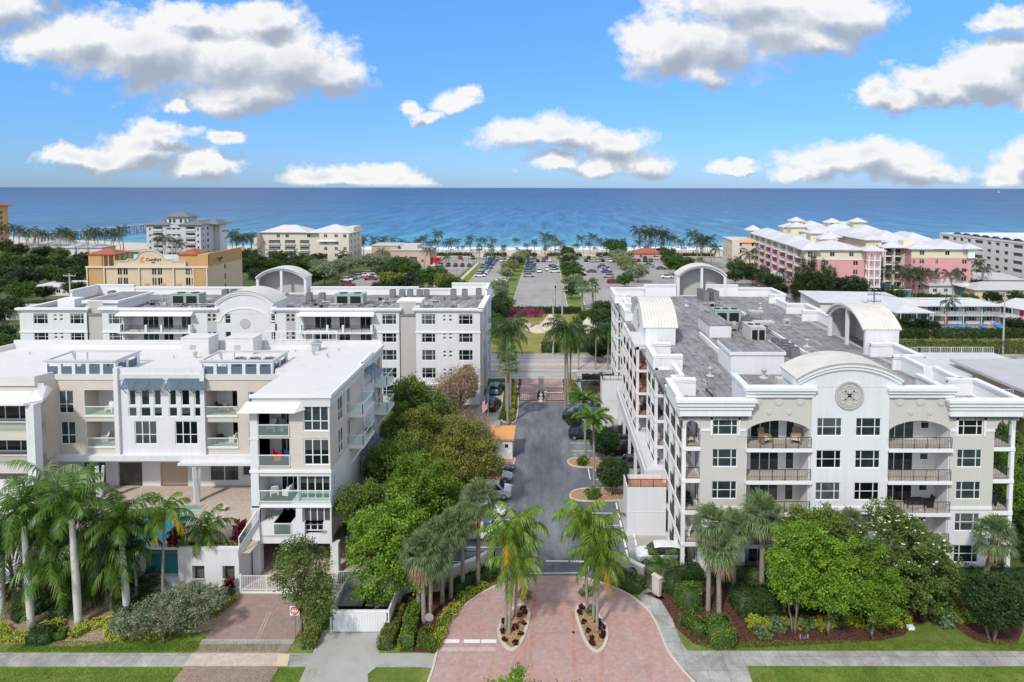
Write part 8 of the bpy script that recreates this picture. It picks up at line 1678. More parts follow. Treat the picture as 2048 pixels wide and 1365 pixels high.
L = [(zr_(u,v)[0], b, zr_(u,v)[1]) for u,v,b in ((345,480,592),(385,450,588),(420,500,596),(500,480,590),(530,470,596),(590,480,600),(620,500,590),(560,560,600),(740,500,590),(850,425,582),(940,500,590),(1050,400,570),(1110,470,580),(1010,500,578),(880,500,600),(455,540,600))]
for i, (px, pb, pt) in enumerate(sorted(L)): farpalm(i, px, pb, pt, 'from the left in the resort garden')
for i, (px, pb, pt, l) in enumerate(((1890,663,592,'tall coconut palm leaning over the motel loungers'),(1836,664,628,'bushy coconut palm left of the motel court'),(1873,655,635,'small palm beside the motel court entrance'),(1950,704,678,'short palm before the long hedge'),(1997,712,680,'short palm beside the concrete pole'),(1845,706,690,'small palm at the left end of the long hedge'),(2030,722,700,'low palm by the cream house roof'),(1988,722,706,'potted looking palm on the terrace corner'),(30,660,618,'palm beside the left street'),(10,690,640,'bent palm at the left edge of the picture'),(22,600,560,'palm below the left wood'),(45,598,572,'smaller palm below the left wood'))):
    x, y = at(px, pb); zt = zat(px, pt, y); palm('cocofar%d' % (i % 4), (x,y), l, None, i*1.3, max(.25, zt/12.6))
for i, (px, pb, pt) in enumerate(((958,520,492),(983,522,493),(1165,620,566),(1186,622,564),(1110,512,480),(1090,512,494),(1400,560,520))): x, y = at(px, pb); palm('sabalfar', (x,y), '%s fan palm from the left around the beach car park' % ordl(i), 'fan palms of the car park', i*1.1, zat(px,pt,y)/7.4)
# near palms
def nearpalm(key, kind, x, y, h, label, sc=1.0, lean=(0,0), seed=0, rz=0, detail=1.0, mats=None, yellow=0.0, cat=None):
    palm_type(key, kind, h, lean, seed, sc, detail, mats, yellow); return palm(key, (x,y), label, None, rz)
g_ = 'frondlime'
for k, (x, y, h, ln, l) in enumerate(((-3.35,53.0,7.9,(.15,.3),'leaning coconut palm on the left island, farthest left'),(-3.05,52.1,6.0,(.5,.2),'shorter coconut palm at the near end of the left island'),(-2.62,54.4,7.7,(.35,.2),'straight coconut palm at the far end of the left island'),
    (3.38,54.75,8.4,(-.25,.3),'tallest coconut palm at the far end of the right island'),(3.9,54.2,7.4,(.4,.2),'coconut palm with greyish trunk in the middle of the right island'),(4.05,52.35,6.3,(.15,.5),'shorter coconut palm at the near end of the right island'))):
    nearpalm('drive%d' % k, 'coconut', x, y, h, l, .78, ln, 70+k, 0, .95, [g_,'frondyellow'], (.24,.16,.28,.18,.2,.16)[k])
for k, (px, pb, ph, s_, l) in enumerate(((860,1238,1118,1.22,'cabbage palm with reddish trunk behind the round sign back'),(848,1246,1100,1.15,'cabbage palm just left of the reddish trunk'),(885,1208,1072,1.1,'cabbage palm third along the cream wall'),(902,1198,1058,1.15,'cabbage palm fourth along the cream wall'),(926,1181,1044,1.1,'cabbage palm fifth along the cream wall'),(956,1174,1000,1.2,'tallest cabbage palm at the inner end of the cream wall'),
    (1416,1223,1050,1.15,'slim cabbage palm at the left corner of the right condominium'),(1438,1226,1095,1.25,'cabbage palm with orange brown trunk before the clipped hedge'),(1468,1191,1060,1.15,'third cabbage palm before the right condominium'),(1523,1189,1032,1.35,'tallest dark cabbage palm before the left balcony stack'),(1567,1224,1120,1.0,'cabbage palm trunk beside the multi stemmed tree'),(1966,1207,1066,1.25,'lone cabbage palm before the beige right tower'),(1694,1200,1050,1.0,'cabbage palm peeking above the bright trees'),(838,1225,1120,1.0,'low cabbage palm left of the row beside the cream wall'))):
    x, y = at(px, pb); z = zat(px, ph, y); nearpalm('sab%d' % k, 'sabal', x, y, max(3, z-.1), l, s_, ((.1,.1),(-.3,0),(.1,.2),(0,.1),(.1,0),(.2,.1))[k % 6] if k != 11 else (.7,.2), 90+k, k)
for k, (px, pb, ph, s_, l, ln) in enumerate(((62,1252,1055,.88,'royal palm with pale trunk, leftmost of the three big ones',(-.5,.3)),(157,1252,1038,.92,'royal palm with thick pale trunk, middle one of the three',(0,.3)),(254,1229,1078,.86,'royal palm with pale trunk nearest the pool recess',(.1,.2)),(4,1228,1110,.8,'slim royal palm cut by the left edge',(-.2,0)))):
    x, y = at(px, pb); z = zat(px, ph, y); nearpalm('royal%d' % k, 'royal', x, y, z, l, s_, ln, 120+k, k*1.3)
for k, (px, pb, ph, s_, l, ln, m_) in enumerate(((326,1206,1024,.7,'slender yellowing palm before the pool steps',(.3,.2),['frondlime','frondyellow']),(405,1172,1060,.75,'slender drooping palm before the right podium windows',(.5,.2),['frond','frondlime']),(121,1224,1110,.95,'leaning palm with rough trunk between the first two royal palms',(-1.2,.3),['frond','frondlime']),(222,1218,1112,.8,'leaning palm with brown trunk left of the third royal palm',(-.9,.3),['frond','frondlime']),(180,1215,1085,1.05,'dark palm crowded behind the middle royal palm',(-.4,.6),['frond','fronddark']),(90,1215,1040,1.05,'dark palm behind the leftmost royal palm',(.5,.6),['frond','fronddark']),(215,1210,1050,1.1,'dark palm between the second and third royal palms',(.2,.6),['fronddark','frond']),(140,1205,1010,1.0,'tallest dark palm against the left balconies',(0,.4),['frond','fronddark']),(30,1215,1070,1.0,'dark palm at the far left against the podium',(-.3,.3),['frond','fronddark']),(275,1205,1085,.8,'low dark palm beside the blue pool recess',(.2,.2),['fronddark','frond']),(105,1195,965,1.0,'upright pale palm head before the left white column',(0,0),['fan','frond']))):
    x, y = at(px, pb); z = zat(px, ph, y); nearpalm('slim%d' % k, 'coconut', x, y, max(2.5, z), l, s_, ln, 140+k, k, .8, m_, .3)
for k, (px, pb, s_, h) in enumerate(((70,1222,1.0,1.2),(110,1214,1.05,1.6),(150,1216,1.1,1.5),(190,1212,.9,1.2),(215,1206,1.0,1.2),(270,1196,.8,1.0),(40,1212,1.0,1.4),(292,1200,.7,.8),(170,1200,1.2,2.2),(205,1198,1.2,2.4),(135,1196,1.2,2.4),(80,1200,1.2,2.2))):
    x, y = at(px, pb); nearpalm('areca%d' % k, 'areca', x, y, h, '%s clump palm of the dark thicket before the pool wall, from the left' % ORD[k], s_*1.05, (.1,.1), 170+k, k, .7, ['fronddark','fronddark'] if k % 3 else ['fronddark','frond'])
nearpalm('fox0', 'fox', 5.5, 76.6, 8.3, 'foxtail palm on the nearer stone island of the drive', 1.0, (-.1,.2), 200, 0); nearpalm('fox1', 'fox', 5.0, 85.9, 7.6, 'foxtail palm on the farther stone island of the drive', 1.0, (.1,.1), 201, 2)
for k, (x, y, h, s_, l) in enumerate(((-6.5,104,13.3,1.15,'tall coconut palm left of the gate, nearer one'),(-5.9,106,13.9,1.1,'tall coconut palm left of the gate, farther one'),(2.9,106.5,13.4,1.15,'tall coconut palm right of the gate, nearest'),(3.5,109,12.6,1.1,'tall coconut palm right of the gate, second'),(3.9,113,11.0,1.0,'coconut palm right of the gate, third'),(6.2,131,8.0,.8,'leaning palm on the verge across from the gate'),(9.6,131,7.6,.8,'second palm on the far verge right of the gate'),(12.0,131,8.4,.85,'third palm on the far verge beside the condominium'))):
    nearpalm('gatep%d' % k, 'coconut', x, y, h, l, s_, ((.2,.4),(.5,.2),(-.3,.2),(.5,.3),(.2,.4),(-1.4,.2),(0,.2),(.2,0))[k], 210+k, k, .6, ['fronddark','frond'], .35)
for k, (x, y, h, l) in enumerate(((-6.0,100,9.0,'fan palm in the strip left of the drive'),(-7.3,117,6.4,'low fan palm near the gate beside the parked cars'),(-6.4,111.5,8.0,'fan palm between the tall gate palms'))): nearpalm('gsab%d' % k, 'sabal', x, y, h, l, 1.25, (.1,.1), 230+k, k, .7)
nearpalm('cycad0', 'areca', 8.6, 117, .8, 'dark spreading palm in the walled bed right of the gate', 1.35, (0,0), 240, 0, .7, ['fronddark','frond']); nearpalm('cycad1', 'areca', 10.6, 60.6, .9, 'feathery young palm beside the white SUV', .85, (0,0), 241, 0, .8, ['frond','frondlime'])
x, y = at(1880,1225); nearpalm('cycad2', 'areca', x, y, .9, 'lime feathery palm in the bed below the magnolia', .9, (0,0), 242, 0, .8, ['frondlime','frond'])
# ---------------------------------------------------------------- hedges, shrubs
shrubmesh('ti', [(0,0,.55,.42,.42,.5),(.2,.1,1.0,.22,.22,.35)], 900, .10, 'leafred', clump=.06, seed=5)
shrubmesh('bromeliad', [(0,0,.16,.18,.18,.14)], 150, .075, 'leafdred', clump=.03, seed=6)
shrubmesh('yellowbush', [(0,0,.42,.62,.5,.36)], 1500, .07, 'leafyellow', clump=.06, seed=7)
shrubmesh('greenbush', [(0,0,.5,.8,.7,.5)], 2600, .065, 'leafmid', clump=.06, seed=8)
shrubmesh('darkbush', [(0,0,.7,.95,.85,.7)], 3600, .07, 'leafdark', clump=.07, seed=9)
shrubmesh('palebush', [(0,0,.4,.7,.6,.4)], 1400, .08, 'fan', clump=.08, seed=10)
r2 = random.Random(4)
for nm, c0, L in (('left',(-3,52.8),((-3.55,52.2),(-3.35,51.2),(-2.5,50.8),(-2.1,51.9),(-1.9,53.2),(-2.3,54.2),(-2.0,55.0),(-3.5,53.4),(-2.6,52.6),(-1.9,54.6))),('right',(3.8,52.8),((2.8,54.6),(3.0,53.4),(3.3,52.3),(3.6,51.4),(4.4,51.6),(4.5,52.6),(4.2,53.4),(3.6,50.8),(3.0,55.3),(4.6,51.9)))):
    for i, (x, y) in enumerate(L): shrub('bromeliad', (x,y,.1), 'dark red bromeliad, %s in the stones of the %s drive island' % (ordl(i), nm), 'bromeliads of the %s island' % nm, r2.uniform(1.0,1.35), name='bromeliad', cat='plant')
for i, (px, py, s_, l) in enumerate(((352,1083,1.5,'red cordyline behind the podium edge, left of the yellow-leaved planter'),(478,1078,1.5,'red cordyline at the right corner of the pool deck'),(340,1098,1.0,'small red cordyline spilling over the podium edge'))): x, y = at(px, py, 3.6); shrub('ti', (x,max(y,58.9),3.4), l, None, s_, name='cordyline', cat='plant')
for px, py, s_, l in ((455,1190,1.2,'dark red shrub at the right end of the left bed'),(18,1200,1.3,'dark red shrub at the left edge before the podium')): x, y = at(px, py); shrub('ti', (x,y), l, None, s_, name='cordyline', cat='plant')
def H2(pts, w, h, label, lm='leafdark', **k): return hedge('hedge', [at(*p) for p in pts], w, h, label, lm, **k)
H2([(-5,1262),(15,1280),(60,1282),(88,1262),(122,1254)], .8, .55, 'yellow green clipped border at the left below the first royal palm', 'leafyellow', dens=300, size=.06)
H2([(145,1277),(181,1255),(222,1252),(222,1275),(255,1280)], .8, .55, 'yellow green clipped border left of the silvery shrub tree', 'leafyellow', dens=300, size=.06)
H2([(290,1278),(360,1262),(430,1230),(470,1198)], .7, .5, 'lime border running up to the gated driveway', 'leafyellow', dens=260, size=.06)
H2([(28,1245),(70,1225),(112,1208)], 1.2, .8, 'low dark hedge between the first two royal palms', lm='leafdark'); H2([(102,1235),(145,1228)], 1.3, .8, 'dark hedge block before the middle royal palm'); H2([(66,1292),(80,1272)], .9, .9, 'small dark clipped block, left of the pair'); H2([(86,1292),(104,1270)], .9, .9, 'small dark clipped block, right of the pair')
H2([(110,1278),(132,1275)], .9, .6, 'small green bush beside the dark pair of blocks', 'leafbright'); H2([(232,1236),(262,1222),(300,1215)], 1.2, .9, 'dark hedge beside the third royal palm')
H2([(400,1215),(440,1205),(468,1195)], 1.4, .7, 'dark green bed beside the gated driveway', 'leafdark'); H2([(330,1172),(420,1172)], .8, .7, 'low green planting at the foot of the podium', 'leafmid')
H2([(618,1300),(628,1262),(640,1232)], 1.1, .9, 'olive clipped hedge between the two driveways', 'leafolive', dens=260, size=.06)
H2([(770,1302),(785,1262),(795,1228)], 1.1, .95, 'olive clipped hedge right of the dumpster enclosure', 'leafolive', dens=260, size=.06); H2([(812,1300),(820,1262),(832,1215)], 1.0, .95, 'bright clipped hedge, middle of the three rows', 'leafbright', dens=260, size=.06)
H2([(850,1298),(852,1275)], 1.0, .8, 'short green clipped hedge beside the drive kerb', 'leafmid')
H2([(872,1296),(882,1262),(905,1225),(940,1192),(968,1176)], .75, .55, 'variegated yellow border inside the curved kerb', 'leafyellow', dens=240, size=.065, lump=.2)
H2([(905,1190),(935,1172),(990,1150)], 1.3, .9, 'dark shrubs between the cabbage palms and the cream wall', 'leafdark', lump=.2)
H2([(1215,1152),(1250,1170),(1285,1184)], 1.5, .95, 'dark green hedge right of the drive below the emblem wall', 'leafmid', lump=.1); H2([(1195,1138),(1240,1148),(1290,1168)], .6, 1.1, 'yellow green hedge touching the emblem wall', 'leafyellow', lump=.15)
H2([(1345,1190),(1348,1175),(1400,1166)], 1.6, 1.6, 'tall dark hedge at the gate pillar of the right bed'); H2([(1376,1222),(1378,1200)], 2.2, 1.7, 'large clipped green block, left of the right bed', 'leafmid', lump=.06)
H2([(1370,1245),(1392,1262),(1410,1275)], 1.2, .9, 'clipped green hedge along the right footpath', 'leafmid'); H2([(1420,1282),(1462,1280)], 2.4, 1.5, 'large clipped rounded hedge at the sidewalk corner', 'leafmid', lump=.07)
H2([(1470,1222),(1500,1218),(1552,1218)], 2.6, 1.6, 'long clipped dark hedge behind the cabbage palms', 'leafdark', lump=.06)
H2([(1420,1166),(1560,1166),(1700,1166),(1900,1168),(2060,1168)], 1.4, 1.3, 'dark hedge along the foot of the right condominium', 'leafdark', lump=.12, dens=90)
H2([(1930,1200),(1990,1205),(2060,1205)], 2.6, 1.7, 'dark hedge mass at the right edge of the bed', 'leafdark', lump=.15, dens=110); H2([(1580,1215),(1700,1215),(1880,1218)], 1.4, 1.0, 'shaded shrubs behind the tree trunks', 'leafdark', lump=.2, dens=90)
for i in range(13):
    px, py = 1508+i*21+r2.uniform(-4,4), 1252+r2.uniform(-6,6); x, y = at(px, py); shrub('yellowbush' if i % 3 != 2 else 'palebush', (x,y), '%s light variegated shrub from the left in the red mulch bed' % ordl(i), 'variegated shrubs of the red mulch bed', r2.uniform(.8,1.2))
H2([(1755,1252),(1780,1248),(1815,1246)], 1.0, .9, 'bright yellow shrub mass at the right of the red mulch bed', 'leafyellow', lump=.2, dens=260, size=.07); H2([(1905,1240),(1950,1240)], .9, .6, 'yellow border left of the clipped round tree', 'leafyellow', lump=.2)
for i, (px, py, k_, s_, l) in enumerate(((1885,1248,'palebush',1.3,'pale grassy shrub at the tip of the lawn'),(1525,1275,'palebush',1.0,'pale low plant on the red mulch near the sidewalk'),(1555,1262,'palebush',.9,'second pale plant on the red mulch'),(862,1300,'greenbush',.8,'green bush at the corner of sidewalk and kerb'),(1050,1197,'palebush',.9,'lime plant at the far end of the left island'),(1172,1192,'palebush',.9,'lime plant at the far end of the right island'),(1183,1228,'palebush',.7,'lime fern in the middle of the right island'))): x, y = at(px, py); shrub(k_, (x,y,.05), l, None, s_)
shrub('greenbush', (5.2,75.9,.1), 'round green bush at the foot of the nearer foxtail palm', None, 1.15); shrub('greenbush', (4.6,85.3,.1), 'round green bush at the foot of the farther foxtail palm', None, 1.0)
hedge('hedge', [(9.6,85.3),(11.6,85.3)], 1.3, .8, 'small clipped olive hedge on the farther island', 'leafolive'); hedge('hedge', [(-6.9,102),(-6.2,110),(-6.6,121)], 1.0, .8, 'green border in the strip left of the gate', 'leafmid', lump=.2); hedge('hedge', [(-5.7,104),(-5.9,112),(-6.2,121)], .7, .6, 'yellow green border along the inner side of the left gate strip', 'leafyellow', lump=.2)
hedge('hedge', [(3.9,112),(4.4,121.5)], 1.2, .8, 'yellow green border right of the gate', 'leafyellow', lump=.2); hedge('hedge', [(6.5,122),(13,122)], 1.6, 1.5, 'dark hedge behind the walled bed right of the gate', 'leafdark')
hedge('hedge', [(-1.2,145.6),(2.6,145.8)], 2.4, 2.0, 'dark round bush at the foot of the utility poles', 'leafdark', dens=70, size=.11, lump=.25); hedge('hedge', [(6,146),(11,147)], 2.4, 2.2, 'dark bush on the verge right of the utility poles', 'leafdark', dens=70, size=.11, lump=.25)
hedge('hedge', [(8,176),(14,181),(15,190)], 4.5, 1.6, 'light green shrubs at the right of the vacant lot', 'leafbright', dens=26, size=.2, lump=.3); hedge('hedge', [(-14,160),(-15,182)], 3.5, 2.2, 'green thicket at the left of the vacant lot', 'leafmid', dens=26, size=.2, lump=.3)
hedge('hedge', [(46,52),(47,62),(47,86)], 2.5, 1.8, 'dark hedge beside the right condominium', 'leafdark', dens=60, size=.10, lump=.2)
hedge('hedge', [(-33.9,58.9),(-28.4,58.9)], .9, .45, 'yellow leaved planter along the podium edge', 'leafyellow', z=3.3, lump=.2); hedge('hedge', [(-19,59.2),(-10.5,60)], .8, .8, 'low green hedge behind the white gates', 'leafdark')
hedge('hedge', [(-48,59),(-41,59)], 1.4, 1.3, 'dark planting along the pool deck edge', 'leafdark', z=3.3, lump=.3, dens=110)
# grass blades on the lawns near the street
def blades(name, polys, n, seed):
    r = rng(seed); VV = []
    P = []
    while len(P) < n:
        q = polys[int(r.integers(0, len(polys)))]; x = q[0]+(q[2]-q[0])*r.random(); y = q[1]+(q[3]-q[1])*r.random(); P.append((x,y,.02))
    P = np.array(P); a = r.random(n)*6.28; w = np.stack([np.cos(a), np.sin(a), np.zeros(n)],1)*.025; t = np.stack([r.normal(0,.03,n), r.normal(0,.03,n), .05+.05*r.random(n)],1)
    V = np.stack([P-w, P+w, P+t], 1).reshape(-1,3); F = np.arange(3*n).reshape(n,3); link(name, npmesh(name, V, F, ['leafbright']), None, (0,0,0), 0, None, None, None, 'stuff')
blades('grass', [(-45,44,-17,48.2),(15.5,44.5,42,48.4),(-45,44,-17,48.2),(16,44.5,42,48.4),(12,50.3,42,51.4),(-42,50,-21,51.2)], 60000, 9)
for k, (x, y, t_, s_) in enumerate(((53,70,'ficus_deep',.8),(56,84,'far1',.9),(54,95,'far0',.8),(62,62,'laurel_b',.9),(60,48.8,'oak',.9),(66,80,'far0',.9))): tree(t_, (x,y), '%s garden tree from the street beyond the right condominium' % ORD[k], None, k*1.1, s_)
# ---------------------------------------------------------------- street furniture, walls, gates
def wallthing(name, label, pts, h, th=.3, m='creamwall', cap='trim', cat='wall'):
    o = thing(name, label, cat, (pts[0][0], pts[0][1], 0)); mb = MB(); n = len(pts)
    ribbon(mb, pts, th, 0, h); part('wall', mb, m, o); mb = MB(); ribbon(mb, pts, th+.12, h, h+.12); part('coping', mb, cap, o); return o
wallthing('boundary_wall', 'curved cream wall behind the cabbage palms left of the drive', [(-11.6,57.7),(-9.6,58.0),(-8.0,58.9),(-6.6,60.0),(-5.3,61.3)], 1.8, m='ironstone')
o = wallthing('boundary_wall', 'sloping cream wall with round emblem right of the drive', [(6.5,60.9),(7.4,60.0),(8.75,58.7)], 1.75, m='ironstone')
mb = MB(); n = 20; c = Vector((7.95,59.25,1.05)); d = Vector((.69,-.72,0)).normalized(); nn = Vector((-.72,-.69,0)).normalized()
def ring3(rad, off_): return [tuple(c+nn*off_+d*rad*math.cos(2*PI*i/n)+Vector((0,0,rad*math.sin(2*PI*i/n)))) for i in range(n)]
mb.add(ring3(.42,.20)+ring3(.42,.10), [tuple(range(n))]+[(i,n+i,n+(i+1)%n,(i+1)%n) for i in range(n)]); part('emblem', mb, 'iron', o)
for rad in (.33,.2): mb = MB(); A, B2 = ring3(rad,.225), ring3(rad-.05,.225); [mb.quad(A[i],A[(i+1)%n],B2[(i+1)%n],B2[i]) for i in range(n)]; part('emblem_ring', mb, 'ironstone', o)
o = thing('gate_pillar', 'cream gate pillar at the start of the right footpath', 'pillar', (9.8,57.3,0)); mb = MB(); mb.prism([(9.35,57.75),(9.6,57.95),(10.1,57.25),(9.85,57.05)], 0, 1.6); part('pillar', mb, 'ironstone', o); mb = MB(); mb.prism([(9.28,57.75),(9.6,58.03),(10.2,57.25),(9.85,56.97)], 1.6, 1.7); part('coping', mb, 'ironstone', o)
o = thing('footpath_gate', 'black iron gate between the emblem wall and its pillar', 'gate', (9.1,58.4,0)); mb = MB(); rail(mb, [(8.85,58.65,0),(9.4,58.0,0)], 1.7, gap=.1, t=.03); part('gate_leaf', mb, 'iron', o)
def fencegate(name, label, pts, h, m='frame', gap=.16, cat='gate', t=.045):
    o = thing(name, label, cat, tuple(pts[0])); mb = MB(); rail(mb, pts, h, gap=gap, post=2.2, t=t)
    for a, b in zip(pts, pts[1:]): mb.bar((a[0],a[1],a[2]+h*.2),(b[0],b[1],b[2]+h*.2),.05); mb.bar((a[0],a[1],a[2]+.04),(b[0],b[1],b[2]+.04),.08)
    part('gate_leaf', mb, m, o); mb = MB()
    for p in (pts[0], pts[-1]): mb.bar(p, (p[0],p[1],p[2]+h+.15), .12)
    part('post', mb, m, o); return o
fencegate('vehicle_gate', 'white sliding gate across the left driveway', [(-27.2,57.6,.03),(-20.3,57.6,.03)], 1.55)
fencegate('fence', 'white fence panel behind the dumpster enclosure', [(-19.3,58.4,.03),(-16.2,58.4,.03)], 1.5, cat='fence'); fencegate('fence', 'white gate between the ficus and the cream wall', [(-14.0,58.0,.03),(-11.9,57.8,.03)], 1.5, cat='fence')
fencegate('vehicle_gate', 'black iron gate folded back left of the drive entrance', [(-8.2,62.2,.03),(-5.0,61.9,.03)], 1.3, 'iron', .13, t=.025); fencegate('vehicle_gate', 'black iron gate folded back right of the drive entrance', [(3.4,61.6,.03),(3.4,64.6,.03)], 1.5, 'iron', .13, t=.025)
fencegate('vehicle_gate', 'low black gate across the left half of the far entrance', [(-4.7,111.4,.04),(-1.7,111.4,.04)], 1.3, 'iron', .3, t=.03); fencegate('vehicle_gate', 'low black gate across the right half of the far entrance', [(-.2,111.4,.04),(2.9,111.4,.04)], 1.3, 'iron', .3, t=.03)
def barrier(label, x, y, dx, L):
    o = thing('barrier', label, 'barrier', (x,y,0)); mb = MB(); mb.box(x-.2,y-.18,0,x+.2,y+.18,1.05); mb.box(x-.24,y-.22,1.05,x+.24,y+.22,1.12); part('cabinet', mb, 'trim', o); mb = MB(); mb.bar((x,y-.25,.95),(x+dx*L,y-.25,1.0),.09); part('arm', mb, 'signwhite', o)
barrier('white barrier with raised cabinet at the drive entrance', 3.9, 61.3, -1, 4.0); barrier('white barrier arm inside the far entrance', -.3, 113.2, 1, 2.8)
# dumpster enclosure
o = thing('dumpster_enclosure', 'white fenced dumpster enclosure with louvred double gate', 'enclosure', (-16,53.5,0)); yE = 52.25; x0, x1 = -17.4, -12.85
mb = MB()
for i in range(34): a = x0+.1+(x1-x0-.2)*i/34; mb.box(a,yE,.12,a+(x1-x0-.2)/34*.86,yE+.05,1.75)
for z in (.12,1.7,.85): mb.box(x0,yE+.05,z,x1,yE+.1,z+.1)
mb.box(x0-.08,yE-.03,1.75,x1+.08,yE+.13,1.9); part('gate_leaf', mb, 'trim', o)
mb = MB(); mb.box(x0-.12,yE-.04,0,x0,57.0,1.95); mb.box(x1,yE-.04,0,x1+.12,57.0,1.95); mb.box(x0,56.9,0,x1,57.05,2.0); part('wall', mb, 'white', o)
for i, x in enumerate((-16.4,-14.0)):
    d = thing('dumpster', ('dark dumpster on the left inside the white enclosure','dark dumpster on the right inside the white enclosure')[i], 'dumpster', (x,54.8,.03)); mb = MB(); mb.add([(x-.9,54.1,.15),(x+.9,54.1,.15),(x+.9,55.5,.15),(x-.9,55.5,.15),(x-1,53.9,1.2),(x+1,53.9,1.2),(x+1,55.7,1.35),(x-1,55.7,1.35)], [(0,3,2,1),(0,1,5,4),(1,2,6,5),(2,3,7,6),(3,0,4,7),(4,5,6,7)]); part('bin', mb, 'dark', d); mb = MB(); mb.add([(x-1.02,53.85,1.22),(x+1.02,53.85,1.22),(x+1.02,55.7,1.42),(x-1.02,55.7,1.42),(x-1.02,53.85,1.27),(x+1.02,53.85,1.27),(x+1.02,55.7,1.47),(x-1.02,55.7,1.47)], [(0,3,2,1),(4,5,6,7),(0,1,5,4),(1,2,6,5),(2,3,7,6),(3,0,4,7)]); part('lid', mb, 'metalgrey', d)
# signs
sx_, sy_ = at(591,1277); zs_ = zat(590,1221,sy_)
o = thing('road_sign', 'red and white do not enter sign beside the left driveway', 'road sign', (sx_,sy_,0)); mb = MB(); mb.bar((sx_,sy_,0),(sx_,sy_,zs_+.4),.06); part('post', mb, 'metalgrey', o)
mb = MB(); mb.box(sx_-.38,sy_-.06,zs_-.38,sx_+.38,sy_-.04,zs_+.38); part('sign_plate', mb, 'signwhite', o)
mb = MB(); n = 26; mb.add([(sx_+.35*math.cos(2*PI*i/n), sy_-.066, zs_+.35*math.sin(2*PI*i/n)) for i in range(n)], [tuple(range(n))]); part('sign_disc', mb, 'signred', o)
mb = MB(); mb.box(sx_-.26,sy_-.075,zs_-.05,sx_+.26,sy_-.068,zs_+.05); part('sign_bar', mb, 'signwhite', o)
lettering(o, 'DO NOT', (0,-.072,zs_+.10), .15, m='signwhite', ext=.002, bold=.004); lettering(o, 'ENTER', (0,-.072,zs_-.21), .15, m='signwhite', ext=.002, bold=.004)
px_, py_ = at(859,1268); zs_ = zat(859,1234,py_)
o = thing('road_sign', 'grey back of an octagonal sign beside the reddish palm trunk', 'road sign', (px_,py_,0)); mb = MB(); mb.bar((px_,py_,0),(px_,py_,zs_+.3),.06); part('post', mb, 'metalgrey', o); mb = MB(); mb.prism([(.36*math.cos(R_(22.5+45*i)), .36*math.sin(R_(22.5+45*i))) for i in range(8)], 0, .02); me = mb.mesh('sign_plate', ['galv']); q = link('sign_plate', me, o, (0,-.05,zs_)); q.rotation_euler = (R_(90),0,0)
# hut with orange roof and flag
o = thing('hut', 'small white hut with flat orange roof beside the drive', 'hut', (-6,87.6,0)); mb = MB(); mb.wall((-7.5,86.9,0.1),(1,0),2.9,2.6,[(1.9,2.35,1.5,2.0,.06,1)]); mb.wall((-4.6,86.9,.1),(0,1),4.4,2.6,[]); mb.wall((-4.6,91.3,.1),(-1,0),2.9,2.6,[]); mb.wall((-7.5,91.3,.1),(0,-1),4.4,2.6,[]); part('wall', mb, ['white','dark'], o)
mb = MB(); mb.box(-7.75,86.6,2.7,-4.35,91.6,2.95); part('roof', mb, 'orangeroof', o); mb = MB(); mb.box(-5.15,86.83,.8,-4.85,86.89,1.2); part('notice', mb, 'signwhite', o)
fx, fy = -7.9, 88.0
o = thing('flagpole', 'slim flagpole beside the orange roofed hut', 'flagpole', (fx,fy,0)); mb = MB(); mb.cyl(fx,fy,0,8.4,.06,.035,8); part('pole', mb, 'galv', o); mb = MB(); mb.cyl(fx,fy,8.4,8.55,.08,.02,8); part('finial', mb, 'chrome', o)
o = thing('flag', 'striped red and white flag with blue canton hanging on the flagpole', 'flag', (fx,fy,6.4)); r = MB()
for i in range(13):
    z = 8.2-i*.13; k = i % 2; nseg = 6
    for j in range(nseg):
        a, b = j/nseg, (j+1)/nseg; xa, xb = fx-.04-.75*a, fx-.04-.75*b; ya, yb = fy+.10*math.sin(a*7+i*.2), fy+.10*math.sin(b*7+i*.2); s1 = 1.3*a*.6; s2 = 1.3*b*.6; r.quad((xa,ya,z-.13-s1),(xa,ya,z-s1),(xb,yb,z-s2),(xb,yb,z-.13-s2), 2 if (i < 7 and j < 3) else k)
part('cloth', r, ['flagred','signwhite','paintblue'], o)
# entrance island with pillar and statue
island([(-1.9,112.2),(-1.0,110.4),(-.2,112.2),(-.4,119),(-1.7,119)], 'groundmix', .2, 1)
o = thing('gate_pillar', 'tan stone pillar on the small island between the far gates', 'pillar', (-1.05,114.6,0)); mb = MB(); mb.box(-1.5,114,0,-.6,115,3.0); part('shaft', mb, 'ironstone', o); mb = MB(); mb.box(-1.65,113.85,3.0,-.45,115.15,3.2); mb.cyl(-1.05,114.5,3.2,3.45,.5,.1,10); part('cap', mb, 'trim', o)
hedge('hedge', [(-1.05,112.4),(-1.05,113.7)], .9, 1.0, 'small clipped bush at the foot of the gate pillar', 'leafmid', dens=90, size=.1)
def statue(x, y, label):
    o = thing('statue', label, 'statue', (x,y,0)); mb = MB(); mb.cyl(x,y,0,.12,.42,.36,12); mb.cyl(x,y,.12,.6,.26,.22,12); mb.cyl(x,y,.6,.72,.36,.36,12); part('pedestal', mb, 'signwhite', o)
    mb = MB(); mb.tube([(x,y,.72),(x,y,1.0),(x-.02,y,1.3),(x,y,1.48),(x,y,1.56)],[.22,.17,.2,.09,.06],10); mb.tube([(x,y,1.5),(x,y,1.62),(x,y-.01,1.74),(x,y,1.8)],[.06,.10,.09,.02],10); mb.tube([(x-.16,y,1.38),(x-.32,y-.06,1.2),(x-.26,y-.2,1.4)],[.06,.05,.035],6); mb.tube([(x+.16,y,1.38),(x+.28,y-.04,1.15),(x+.1,y-.2,1.1)],[.06,.05,.035],6); part('figure', mb, 'signwhite', o, smooth=True)
statue(-1.05, 111.0, 'white statue at the tip of the island between the far gates')
